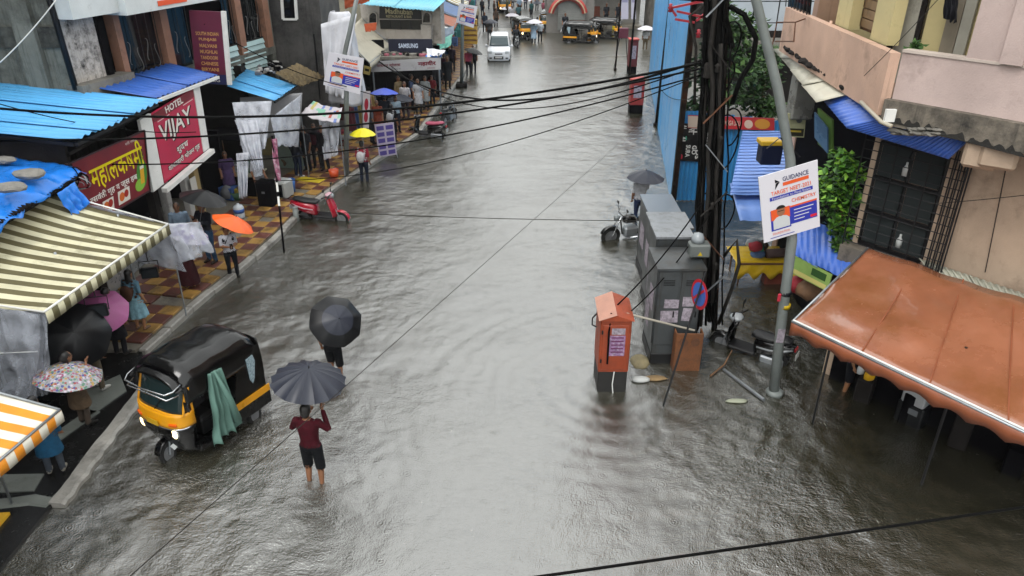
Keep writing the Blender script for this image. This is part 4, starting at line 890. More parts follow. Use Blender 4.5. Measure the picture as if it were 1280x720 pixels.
# orange awning
t = thing('orange_awning', 'large wet orange tarpaulin awning with scalloped valance', 'awning')
m_or = mat('orange_tarp', '8c573d', .24, .14, 1.0, .16, 12, dirt=.5, dcol='6e431c', dsc=.55, spec=.9, rv=.12, coat=1.0)
F0, F1 = G(990, 402, 2.45), G(1280, 540, 2.45); d = (F1 - F0); F1 = F0 + d * 1.5; K0, K1 = G(1085, 310, 3.15), G(1280, 375, 3.15); K1 = K0 + (K1 - K0) * 1.5
awning(t, F0, F1, K0, K1, [m_or], 12, .07, .26, 11, m_steel, vm=mat('orange_valance', '7e4428', .5, .15, 3, dirt=.2), ribs=3, wob=.055)
for k in (1, 2, 3, 4):
    u = k / 5 + .03; mk('seam', B().tube([F0.lerp(F1, u).lerp(K0.lerp(K1, u), v) + Vector((0, 0, .012 - .05 * math.sin(math.pi * v))) for v in np.linspace(0, 1, 9)], .012, 5, sy=.5), mat('orange_valance', '7e4428', .5, .15, 3), t)
b = B().tube([F0 + Vector((.02, .0, .03)), F1 + Vector((.02, 0, .03))], .016, 6); mk('edge_rail', b, m_white, t)
for u in (.06, .5, .92): p = F0.lerp(F1, u).lerp(K0.lerp(K1, u), .45); mk('post', B().tube([(p.x, p.y, -.2), (p.x, p.y, p.z - .06)], .022, 8), m_bsteel, t)
# dark shop under the awning and goods
t = thing('corner_shop', 'dark shop front under the orange awning', 'shop'); b = B(); o_ = Vector((NW.x, NW.y, 0)); wallbox(b, (w0 + DW * .2).xy, (w0 + DW * 5.8).xy, -.2, 2.8, .1, off=.02); mk('shutter', b, m_black, t)
for i in range(5): b = B(); p = w0 + DW * (1.0 + i * .9) + o_ * .15; b.cbox((p.x, p.y, .1 + .15 * (i % 3)), (.5, .3, .8), .02, rz=.9); mk('crate', b, (m_dark2, m_black)[i % 2], t)
p = G(1135, 528, 0); t = thing('water_cooler', 'black stand holding a white box under the orange awning', 'cabinet', (p.x, p.y, 0), -.9)
mk('base', B().cbox((0, .1, .1), (.48, .42, .7), .03), flat('cooler_black', '131416', .4), t); mk('box', B().cbox((0, .1, .68), (.42, .4, .5), .03), mat('dirty_white_plastic', 'a2a3a5', .4, .08, 3, dirt=.2), t); mk('label', B().box((0, -.112, .32), (.3, .006, .12)), flat('label_grey', '6a6d70', .5), t)
p = G(1190, 528, 0); t = thing('shutter_sheet', 'short pale corrugated sheet leaning beside the white box', 'metal sheet')
corr(t, mat('galv_sheet', '9da0a0', .4, .1, 3, dirt=.2), A(1165, 522, p.y), A(1198, 532, p.y - .12), A(1160, 494, p.y + .1), A(1200, 502, p.y), 6, .03, 1, 'sheet')
t = thing('yellow_bag', 'yellow plastic bag hanging below the orange valance', 'bag'); p = A(1088, 466, 11.6)
mk('bag', B().loft([[p + Vector((r_ * math.cos(a), r_ * .6 * math.sin(a), z)) for a in np.linspace(0, 2 * math.pi, 11)[:-1]] for r_, z in ((.02, .2), (.07, .1), (.11, -.05), (.1, -.14), (.04, -.17))]), flat('bag_yellow', 'c99a1a', .4), t, smooth=True); mk('handle', B().tube([p + Vector((0, 0, .2)), p + Vector((0, .05, .55))], .01, 5), flat('bag_yellow', 'c99a1a', .4), t)
t = thing('white_bag', 'white plastic bag beside the hanging yellow one', 'bag'); p = A(1077, 460, 11.7)
mk('bag', B().loft([[p + Vector((r_ * math.cos(a), r_ * .6 * math.sin(a), z)) for a in np.linspace(0, 2 * math.pi, 11)[:-1]] for r_, z in ((.015, .22), (.05, .12), (.08, -.02), (.07, -.12), (.03, -.14))]), flat('bag_white2', 'b4b8ba', .4), t, smooth=True); mk('handle', B().tube([p + Vector((0, 0, .2)), p + Vector((0, .05, .5))], .01, 5), flat('bag_white2', 'b4b8ba', .4), t)
# goods stall with the yellow cloth
p = G(952, 322, .6); t = thing('goods_stall', 'roadside stall table covered with yellow plastic cloth', 'stall', (p.x, p.y, 0))
for sx in (-.62, .62):
    for sy in (-.3, .5): mk('leg', B().tube([(sx, sy, -.2), (sx, sy, .6)], .025, 6), m_wood, t)
mk('table_top', B().box((0, .1, .6), (1.4, 1.0, .05)), m_wood, t)
def fn(u, v): x = lerp(-.78, .72, u); y = lerp(-.5, .6, v); z = .66 + .02 * noise.noise((u * 8, v * 8, 0)); e = max(0, .12 - v) * 3.2; return (x + .03 * noise.noise((v * 9, u, 2)), y + e * .15, z - e * (1 + .25 * math.sin(u * 22)))
mk('cloth', B().surf(fn, 36, 24, .004), mat('yellow_plastic', 'c7a41c', .35, .1, 3), t, smooth=True)
mk('box', B().cbox((.3, -.2, .2), (.5, .3, .45), .02), mat('brick_box', '6a2e20', .6, .2, 4), t)
for i in range(5):
    c_ = Vector((random.uniform(-.5, .1), random.uniform(-.2, .4), .72 + random.uniform(0, .3))); rc = ('3a8a72', '9c2a34', '9aa0a6', '5b78a8', '4a3a34')[i % 5]
    b = rock(c_, (.2, .15, .13), i * 3); o = mk('folded_garment', b, mat('garment_' + rc, rc, .8, .2, 6), smooth=True); tag(o, {'3a8a72': 'folded green garment', '9c2a34': 'folded red garment', '9aa0a6': 'folded grey garment', '5b78a8': 'folded blue garment', '4a3a34': 'folded brown garment'}[rc] + ' heaped on the yellow stall cloth', 'garment', 'clothes on the stall'); o.location = (p.x, p.y, 0)
o = mk('bedroll', B().tube([(p.x + .05, p.y - .15, .78), (p.x + .75, p.y - .05, .78)], .12, 10), mat('dusty_maroon', '54403e', .8, .15, 4), smooth=True); tag(o, 'rolled dusty brown mat lying on the stall', 'mat')
for (px, py, Y, w_, col, nm) in ((1000, 355, 13.4, .25, '9a2430', 'red'), (1008, 348, 13.5, .3, 'b89a2a', 'yellow'), (1012, 362, 13.2, .28, '7a5a40', 'brown')):
    pp = A(px, py, Y); o = mk('goods_bundle', rock(pp, (w_, .2, .22), px), mat('bundle_' + nm, col, .7, .2, 8), smooth=True); tag(o, nm + ' bundle of goods hanging behind the leaning lamp post', 'goods')
o = mk('goods_box', B().cbox(A(962, 190, 17.5), (.5, .4, .55), .03), flat('box_navy', '141a30', .4)); tag(o, 'dark navy box with yellow lid on the ribbed blue roof', 'box'); mk('lid', B().cbox(A(962, 177, 17.5), (.52, .42, .12), .02), flat('lid_yellow', 'b8942a', .45), o)
# shop boards under the cream roof
t = thing('shop_board', 'pale yellow shop board with dark lettering under the cream canopy', 'sign'); q = [A(984, 142, 16.8), A(1008, 143, 16.8), A(1005, 172, 16.8), A(983, 171, 16.8)]
board(t, q, mat('pale_board', 'a8a884', .5, .1), .05, 'panel'); disc(t, q, .65, .25, .16, .13, flat('ring_grey', '55585a', .5)); qrect(t, q, .05, .62, .95, .95, flat('dark_strip', '2a2a20', .5)); qrect(t, q, .15, .70, .8, .78, flat('gold_line', 'b09a3a', .5), .006)
t = thing('metal_chimney', 'shiny steel duct hanging beneath the cream canopy', 'duct'); mk('duct', B().cbox(A(1003, 120, 16.9), (.5, .4, 1.0), .03), mat('duct_steel', 'a0a09a', .3, .12, 3, metal=.6), t)
t = thing('shop_awning_frame', 'glass fronted stall side with green panel beneath the blue canopy', 'stall'); q = [A(1022, 135, 15.0), A(1040, 150, 14.6), A(1040, 195, 14.4), A(1022, 180, 14.8)]
board(t, q, mat('green_panel', '5a7a3a', .5, .12), .05, 'panel'); q = [A(1018, 140, 14.9), A(1034, 160, 14.5), A(1034, 192, 14.4), A(1018, 172, 14.8)]; board(t, q, mat('stall_blue', '4a6a8a', .3, .12), .03, 'glass')
# ------------------------------------------------------------------ blue hoarding, fence, yard
t = thing('blue_hoarding', 'tall smooth sky blue sheet hoarding along the flooded street', 'hoarding')
h0, h1 = G(838.5, 251, 0), G(811, 93, 0); m_hb = mat('hoarding_blue', '4f9fd8', .35, .05, .6, dirt=.08, dcol='2f6a9a', streak=.1)
dH = (h1 - h0).normalized(); n_ = 16; LH = (h1 - h0).length
for i in range(n_):
    a, c_ = h0 + dH * (LH * i / n_ + .01), h0 + dH * (LH * (i + 1) / n_ - .01); b = B(); wallbox(b, c_.xy, a.xy, -.1, 7.2, .03, off=random.uniform(-.012, .012)); mk('panel', b, m_hb, t)
b = B()
for i in range(0, n_ + 1, 4): p = h0 + dH * (LH * i / n_) + Vector((.12, .05, 0)); mk('post', B().tube([(p.x, p.y, -.2), (p.x, p.y, 7.1)], .04, 6), m_steel, t)
t = thing('blue_fence', 'blue corrugated fence facing the street with black sign', 'fence')
m_fb = mat('fence_blue', '2f7cb4', .4, .1, 1, dirt=.25, dcol='1c3a55', streak=.3); yF = h0.y
xe = A(985, 150, yF).x; k = 6
for i in range(k):
    x0, x1 = lerp(h0.x + .03, xe, i / k), lerp(h0.x + .03, xe, (i + 1) / k)
    def fn(u, v): x = lerp(x0, x1, u); s_ = (u * 4) % 1; return (x, yF + .02 * (1 if .2 < s_ < .7 else -1) + random.uniform(-.002, .002) * 0, lerp(0.02, 3.0 - .06 * i, v))
    mk('sheet', B().surf(fn, 24, 1, .004), m_fb, t)
mk('rail', B().beam((h0.x, yF + .08, 2.6), (xe, yF + .08, 2.6), .06).beam((h0.x, yF + .08, .8), (xe, yF + .08, .8), .06), m_steel, t)
q = [A(850, 154, yF - .06), A(905, 158, yF - .06), A(904, 204, yF - .06), A(848, 201, yF - .06)]
t = thing('black_signboard', 'black signboard with rows of white lettering on the blue fence', 'sign'); board(t, q, flat('board_black2', '0f1012', .4), .04, 'panel'); mW2 = flat('letter_white', 'bfc1c0', .5)
up = Vector((0, 0, 1))
for s_, u, v, L_ in (('AL', .10, .10, .17), ('AL', .09, .42, .22), ('SURA', .2, .72, .4), ('WE', .26, .14, .2), ('LL', .36, .18, .22), ('GO', .34, .68, .3), ('DS', .42, .80, .3), ('FRESH', .62, .35, .55)):
    text(s_, t, mW2, qp(q, u, v, .006), Vector((0, 0, -1)), Vector((1, 0, 0)), L_ * 1.0, .15, bold=.03)
disc(t, q, .055, .88, .035, .07, flat('sign_red', 'a02838', .5)); disc(t, q, .15, .38, .02, .06, flat('sign_green', '3a8a72', .5))
q = [A(860, 144, yF - .1), A(968, 148, yF - .1), A(968, 163, yF - .1), A(860, 160, yF - .1)]
t = thing('red_banner', 'long red banner with pale lettering across the blue fence', 'banner'); board(t, q, mat('banner_red', 'a52a34', .5, .12, 2), .02, 'cloth'); qrect(t, q, 0, .05, .24, .95, flat('banner_cream', 'b0a498', .5)); disc(t, q, .86, .5, .09, .42, flat('banner_gold', 'b8863a', .5)); disc(t, q, .7, .55, .05, .35, flat('banner_pale', 'c4b0a4', .5)); qtext(t, q, 'MEGA SALE', .52, .5, flat('banner_pale', 'c4b0a4', .5), .2, .4, bold=.02)
# yard behind the fence
mk('yard', B().add([(5.6, 23.5, .12), (16, 23.5, .12), (18, 42, .12), (8.2, 42, .12)], [(0, 1, 2, 3)]), mat('yard_concrete', '77736a', .6, .15, 1, .3, 30, dirt=.4))['kind'] = 'structure'
t = thing('metal_hall', 'grey sheet metal wall with railing beyond the yard', 'building'); b = B(); b.box((14.0, 36, 6.2), (9.5, .3, 5)); mk('wall', b, mat('grey_sheet_wall', 'a4acb2', .5, .06, 1, dirt=.15), t); mk('base_wall', B().box((14.0, 35.9, 2.0), (9.5, .3, 3.4)), m_dark2, t)
for i in range(8): mk('railing_post', B().tube([(9.6 + i * 1.1, 34.6, 3.0), (9.6 + i * 1.1, 34.6, 5.2)], .03, 6), m_bsteel, t)
for z in (4.2, 5.1): mk('rail', B().tube([(9.4, 34.6, z), (17.6, 34.6, z)], .025, 6), m_bsteel, t)
mk('deck', B().box((13.6, 35.2, 3.3), (8.6, 1.3, .2)), m_grime, t)
t = thing('yard_bench', 'low concrete block with plank in the yard behind the fence', 'bench'); mk('block', B().cbox((9.8, 29.3, .4), (1.6, .6, .5), .03), m_grime, t); mk('plank', B().box((9.8, 29.2, .7), (1.9, .5, .06)), m_wood, t)
# ------------------------------------------------------------------ vehicles (front towards -Y)
m_tyre = mat('tyre_rubber', '0c0c0c', .8, .15, 8); m_rim = mat('wheel_rim', '8b8d90', .35, .1, 5, metal=.6); m_chrome = mat('chrome', 'b8bbbe', .2, .05, 4, metal=.9)
m_rb = mat('rickshaw_black', '060607', .25, .15, 3, coat=.15, spec=.35); m_ry = mat('rickshaw_yellow', 'd79410', .35, .08, 3, coat=.3); m_vinyl = mat('black_vinyl', '050506', .16, .15, 3, .15, 25, spec=.5)
m_seat = mat('seat_vinyl', '0f0f11', .45, .15, 4); m_wind = glassy('windscreen', '1e2b2c', .06); m_green = mat('green_curtain', '57786e', .75, .1, 2)
m_lamp = flat('headlamp_lit', 'ffe2a8', .3, 3.0); m_amber = flat('amber_lens', 'd05a12', .3); m_red = flat('red_lens', '96161a', .3)
def wheel(parent, c_, r_, wd, axis='X', name='wheel'):
    w_ = mk(name, B().lathe([(r_ * .35, -wd * .35), (r_ * .62, -wd * .3), (r_ * .66, -wd * .48), (r_ * .9, -wd * .5), (r_, -wd * .3), (r_ * 1.01, 0), (r_, wd * .3), (r_ * .9, wd * .5), (r_ * .66, wd * .48), (r_ * .62, wd * .3), (r_ * .35, wd * .35)], 24, c_, axis), m_tyre, parent, smooth=True)
    b = B().lathe([(0, -wd * .42), (r_ * .22, -wd * .42), (r_ * .25, -wd * .3), (r_ * .25, wd * .3), (r_ * .22, wd * .42), (0, wd * .42)], 12, c_, axis)
    for k in range(6):
        a = k * math.pi / 3; d = Vector((0, math.cos(a), math.sin(a))); b.beam(Vector(c_) + d * r_ * .2, Vector(c_) + d * r_ * .64, wd * .3, r_ * .14, up=(1, 0, 0))
    b.lathe([(r_ * .60, -wd * .36), (r_ * .66, -wd * .36), (r_ * .66, wd * .36), (r_ * .60, wd * .36)], 24, c_, axis)
    mk('rim', b, m_rim, w_, smooth=False); return w_
def rickshaw(label, loc, rz, curtain=True, group=None):
    t = thing('auto_rickshaw', label, 'rickshaw', loc, rz, group)
    def sgp(v, e): return math.copysign(abs(v) ** e, v)
    def cowl(z0, z1, off=0.0):
        def fn(u, v):
            a = R(lerp(-90, 90, u)); z = lerp(z0, z1, v); k = (z - .28) / .72
            w_ = lerp(.46, .60, min(1, k * 1.5)) + off; d_ = lerp(.22, .47, min(1, k * 1.9)) - .10 * max(0, k - .55) + off
            return (w_ * sgp(math.sin(a), .62), -.72 - d_ * abs(math.cos(a)) ** .62, z)
        return fn
    mk('front_cowl', B().surf(cowl(.28, .80), 30, 10, .02), m_rb, t, smooth=True)
    mk('yellow_band', B().surf(cowl(.79, 1.02, .008), 30, 5, .02), m_ry, t, smooth=True)
    mk('chrome_strip', B().tube([cowl(.79, .8, .016)(u, 0) for u in np.linspace(.04, .96, 25)], .012, 6), m_chrome, t, smooth=True)
    def scr(u, v): s_ = 2 * u - 1; return (s_ * lerp(.575, .555, v), -1.09 + .24 * v + .13 * s_ ** 4, lerp(1.0, 1.47, v))
    gl = mk('windscreen', B().surf(scr, 16, 6, .01), m_wind, t, smooth=True)
    fr = [scr(u, 0) for u in np.linspace(0, 1, 9)] + [scr(1, v) for v in np.linspace(.2, .8, 4)] + [scr(u, 1) for u in np.linspace(1, 0, 9)] + [scr(0, v) for v in np.linspace(.8, .2, 4)]
    mk('windscreen_frame', B().tube(fr + fr[:1], .028, 6), m_ry, t, smooth=True)
    mk('wiper', B().tube([(0, -1.1, 1.03), (.16, -1.0, 1.24)], .009, 5), m_bsteel, gl)
    mk('dashboard_flowers', B().lathe([(0, 0), (.1, .02), (.12, .06), (.06, .1), (0, .1)], 10, (-.12, -.86, 1.04)), flat('marigold', 'b8521c', .8), gl, smooth=True)
    # canopy
    prof = [(-.64, 1.18), (-.645, 1.38), (-.62, 1.52), (-.54, 1.62), (-.38, 1.675), (-.15, 1.70), (.15, 1.70), (.38, 1.675), (.54, 1.62), (.62, 1.52), (.645, 1.38), (.64, 1.18)]
    def can(u, v):
        f = u * (len(prof) - 1); i = min(int(f), len(prof) - 2); q = f - i; x, z = lerp(prof[i][0], prof[i + 1][0], q), lerp(prof[i][1], prof[i + 1][1], q)
        y = lerp(-.86, 1.22, v); fr_ = max(0, (.16 - v) / .16); re = max(0, (v - .84) / .16)
        z -= .10 * fr_ ** 2 * (1 if abs(x) < .6 else .5) + .16 * re ** 2 * (1 if z > 1.4 else .2); x *= 1 - .05 * re ** 2 - .03 * fr_
        z += .018 * math.sin(v * math.pi * 6) * (1 if abs(x) < .6 else .3) * .5
        return (x, y, z)
    cn = mk('canopy', B().surf(can, 33, 26, .02), m_vinyl, t, smooth=True)
    # vizor over the windscreen and steel hoop
    def viz(u, v): x, y, z = can(u, 0); s_ = abs(2 * u - 1); return (x * (1 - .05 * v), y - .17 * v * (1 - .5 * s_ ** 4), max(1.44, z) - .03 * v)
    mk('visor', B().surf(viz, 24, 4, .015), m_vinyl, t, smooth=True)
    hp = [(-.58, -.86, 1.50), (-.58, -1.06, 1.46), (-.50, -1.2, 1.44), (0, -1.25, 1.44), (.50, -1.2, 1.44), (.58, -1.06, 1.46), (.58, -.86, 1.50)]
    mk('steel_hoop', B().tube(hp, .013, 6).tube([(-.58, -.95, 1.36), (-.5, -1.18, 1.34), (.5, -1.18, 1.34), (.58, -.95, 1.36)], .012, 6), m_chrome, t, smooth=True)
    # rear body
    mk('rear_panel', B().surf(lambda u, v: (lerp(-.60, .60, u), 1.235 + .06 * math.sin(math.pi * v) - .02 * (2 * u - 1) ** 2, lerp(.55, 1.52, v)), 8, 6, .02), m_vinyl, t, smooth=True)
    for s_ in (-1, 1):
        pts = [(.30, .52), (1.24, .52), (1.24, 1.2), (1.20, 1.42), (.62, 1.42), (.50, 1.15), (.34, .80)]
        mk('side_panel', B().prism(pts, (s_ * .635, 0, 0), (0, 1, 0), (0, 0, 1), .02), m_vinyl, t)
        tp = [(.78, 1.30), (.98, 1.32), (1.02, 1.2), (.93, .92), (.86, .84), (.80, .92)]
        mk('quarter_window', B().prism(tp, (s_ * .662 if s_ > 0 else s_ * .645, 0, 0), (0, 1, 0), (0, 0, 1), .015), mat('rain_hazed_plastic', '8fa3ac', .3, .35, 30), t)
        mk('yellow_stripe', B().box((s_ * .655, .80, .60), (.02, 1.0, .12)), m_ry, t)
        mk('side_skirt', B().cbox((s_ * .60, .80, .42), (.12, 1.05, .26), .03), m_rb, t)
        mk('sill', B().cbox((s_ * .56, -.2, .30), (.10, 1.1, .10), .02), m_rb, t)
        mk('door_post', B().tube([(s_ * .58, -.72, .95), (s_ * .61, -.74, 1.42)], .025, 6), m_ry, t)
        hl = mk('headlight', B().lathe([(0, 0), (.075, 0), (.09, .03), (.09, .09), (0, .12)], 16, (s_ * .40, -1.125, .70), 'Y'), m_chrome, t, smooth=True)
        mk('lamp_glass', B().lathe([(0, -.02), (.06, -.016), (.084, .004), (0, .006)], 16, (s_ * .40, -1.128, .70), 'Y'), m_lamp, hl, smooth=True)
        mk('indicator', B().cbox((s_ * .42, -1.125, .86), (.16, .05, .05), .012, rz=s_ * .35), m_amber, t)
        mr = mk('mirror', B().tube([(s_ * .60, -.86, 1.18), (s_ * .74, -.98, 1.2)], .01, 5), m_bsteel, t); mk('mirror_head', B().cbox((s_ * .76, -.99, 1.22), (.13, .04, .16), .02), m_rb, mr)
    mk('rear_body', B().cbox((0, .80, .45), (1.16, 1.02, .34), .05), m_rb, t); mk('floor', B().box((0, -.15, .30), (1.08, 1.3, .05)), m_rb, t)
    mk('rear_bumper', B().cbox((0, 1.33, .40), (1.1, .06, .16), .02), m_ry, t)
    mk('driver_seat', B().cbox((0, -.25, .62), (.8, .36, .14), .04).cbox((0, -.25, .45), (.7, .3, .25), .02), m_seat, t); mk('bench', B().cbox((0, .75, .68), (1.1, .5, .14), .05), m_seat, t); mk('bench_back', B().cbox((0, 1.08, 1.0), (1.1, .12, .6), .05), m_seat, t)
    mk('partition_bar', B().tube([(-.6, .1, .9), (.6, .1, .9)], .015, 6).tube([(-.6, .1, .35), (-.62, .1, 1.35)], .02, 6).tube([(.6, .1, .35), (.62, .1, 1.35)], .02, 6), m_bsteel, t)
    mk('handlebar', B().tube([(-.3, -.62, 1.0), (-.1, -.75, 1.02), (.1, -.75, 1.02), (.3, -.62, 1.0)], .015, 6).tube([(0, -.76, 1.0), (0, -.95, .6)], .025, 6), m_bsteel, t)
    wheel(t, (0, -1.08, .20), .20, .10, name='front_wheel'); wheel(t, (-.50, .86, .20), .20, .11, name='rear_wheel'); wheel(t, (.50, .86, .20), .20, .11, name='rear_wheel')
    mk('mudguard', B().surf(lambda u, v: (lerp(-.075, .075, u), -1.08 - .25 * math.cos(R(lerp(15, 175, v))), .20 + .25 * math.sin(R(lerp(15, 175, v)))), 4, 14, .012), m_rb, t, smooth=True)
    mk('fork', B().tube([(.07, -1.08, .2), (.06, -.98, .55)], .022, 6).tube([(-.07, -1.08, .2), (-.06, -.98, .55)], .022, 6), m_steel, t)
    mk('number_plate', B().box((-.02, -1.205, .845), (.30, .012, .09)), flat('plate_yellow', 'b8921c', .5), t)
    dm = [(-.07, 0), (0, .06), (.07, 0), (0, -.06)]; a = R(24)
    mk('badge', B().prism(dm, (.31, -1.13, .45), (math.cos(a), math.sin(a), 0), (0, .0, 1), -.012), flat('badge_white', 'b9bcbc', .4), t)
    if curtain: drape(t, m_green, (.665, -.26, 1.46), (.665, .10, 1.44), (.76, -.56, .30), (.75, .26, .36), .10, 4, 'curtain', th=.006, seed=11, nu=50, nv=24); mk('curtain_fold', B().tube([(.68, -.1, 1.46), (.78, .05, .9), (.80, .12, .5)], [.02, .07, .09], 8), m_green, t, smooth=True)
    return t
rk0 = rickshaw('black and yellow rickshaw with lit headlamps and a green side curtain', (-5.66, 10.98, -.12), R(-28)); rk0.scale = (.97, .80, 1.17)
far_r = rickshaw('far rickshaw facing up the street behind the white van', (G(655, 48).x, G(655, 48).y, -.16), .25, False, 'rickshaws at the far junction')
for lab, px, py, rz in (('far rickshaw facing up the street nearest the red arch', 684, 38, -.1), ('rickshaw turning in front of the grey shutter, white sheet at its back', 727, 53, 1.35), ('rickshaw close behind the one turning by the grey shutter', 757, 48, 1.3), ('farthest rickshaw among the crowd beyond the van', 630, 16, .1)):
    c_ = copy_tree(far_r); p = G(px, py); c_.location = (p.x, p.y, -.16); c_.rotation_euler.z = rz; retag(c_, lab)
    if 'white sheet' in lab: drape(c_, mCloth, (-.6, 1.28, 1.6), (.6, 1.28, 1.6), (-.6, 1.5, .9), (.6, 1.45, 1.0), .08, 3, 'white_sheet')
# ---- scooters
def scooter(label, loc, rz, body, acc, seatm=m_seat, group=None, lean=0.12, cover=False, steer=0.0):
    t = thing('scooter', label, 'scooter', loc, rz, group); t.rotation_euler.y = lean
    fwz = Matrix.Rotation(steer, 3, 'Z')
    wheel(t, (0, -.62, .23), .23, .09, name='front_wheel'); wheel(t, (0, .62, .23), .23, .10, name='rear_wheel')
    def ap(u, v): s_ = 2 * u - 1; z = lerp(.32, .98, v); w_ = lerp(.17, .21, math.sin(math.pi * v)) * (1 - .35 * max(0, v - .75) * 4 * .5); return (s_ * w_, -.52 + .16 * v + .11 * s_ * s_ - .05 * math.sin(math.pi * v), z)
    mk('front_apron', B().surf(ap, 12, 10, .03), body, t, smooth=True)
    mk('mudguard', B().surf(lambda u, v: (lerp(-.075, .075, u), -.62 - .27 * math.cos(R(lerp(-5, 150, v))), .23 + .27 * math.sin(R(lerp(-5, 150, v))) + .015 * math.cos((u - .5) * 3)), 4, 12, .012), body, t, smooth=True)
    mk('fork', B().tube([(.075, -.62, .23), (.05, -.46, .62)], .02, 6).tube([(-.075, -.62, .23), (-.05, -.46, .62)], .02, 6), m_steel, t)
    mk('floorboard', B().cbox((0, -.12, .30), (.34, .62, .08), .025), m_bsteel, t)
    def ring(y, w_, z0, z1, n=14):
        return [Vector((w_ * math.copysign(abs(math.cos(a)) ** .7, math.cos(a)), y, (z0 + z1) / 2 + (z1 - z0) / 2 * math.copysign(abs(math.sin(a)) ** .7, math.sin(a)))) for a in [2 * math.pi * k / n for k in range(n)]]
    mk('rear_body', B().loft([ring(.14, .12, .30, .66), ring(.24, .18, .30, .72), ring(.5, .20, .38, .74), ring(.78, .16, .46, .76), ring(.98, .07, .58, .76)]), body, t, smooth=True)
    mk('side_flash', B().loft([ring(.22, .187, .50, .58), ring(.5, .209, .52, .62), ring(.8, .165, .58, .68), ring(.96, .08, .64, .70)]), acc, t, smooth=True)
    mk('seat', B().loft([ring(.06, .10, .72, .80), ring(.16, .14, .70, .82), ring(.45, .15, .72, .82), ring(.78, .13, .76, .88), ring(.90, .08, .78, .86)]), seatm, t, smooth=True)
    mk('grab_rail', B().tube([(-.13, .75, .80), (-.12, 1.02, .84), (.12, 1.02, .84), (.13, .75, .80)], .014, 6), m_bsteel, t, smooth=True)
    mk('handlebar', B().tube([(-.33, -.22, 1.04), (-.16, -.32, 1.02), (.16, -.32, 1.02), (.33, -.22, 1.04)], .018, 8), m_bsteel, t, smooth=True)
    hd = mk('handlebar_cowl', B().loft([ring(-.44, .07, .96, 1.04), ring(-.38, .13, .94, 1.08), ring(-.28, .14, .96, 1.08), ring(-.2, .07, .99, 1.05)]), acc, t, smooth=True)
    mk('headlight', B().lathe([(0, -.05), (.05, -.045), (.07, -.02), (.075, .02), (0, .02)], 14, (0, -.43, 1.0), 'Y'), glassy('lamp_clear', '8b9296', .1), hd, smooth=True)
    for s_ in (-1, 1):
        mr = mk('mirror', B().tube([(s_ * .2, -.3, 1.05), (s_ * .26, -.3, 1.24)], .007, 5), m_bsteel, t); mk('mirror_head', B().cbox((s_ * .28, -.3, 1.27), (.12, .02, .08), .01), m_bsteel, mr)
    mk('tail_light', B().cbox((0, .995, .68), (.16, .04, .09), .015), m_red, t); mk('number_plate', B().box((0, 1.03, .52), (.2, .012, .14)), flat('plate_white', 'b5b5b2', .5), t)
    mk('engine', B().cbox((.12, .55, .26), (.12, .5, .2), .03), m_steel, t); mk('exhaust', B().tube([(-.12, .3, .22), (-.14, .85, .27)], [.03, .05], 8), m_bsteel, t, smooth=True)
    if cover: drape(t, flat('grey_cover', '5a6664', .5), (-.3, -.42, 1.1), (.3, -.42, 1.1), (-.25, -.25, .8), (.25, -.25, .85), .05, 2, 'handle_cover')
    return t
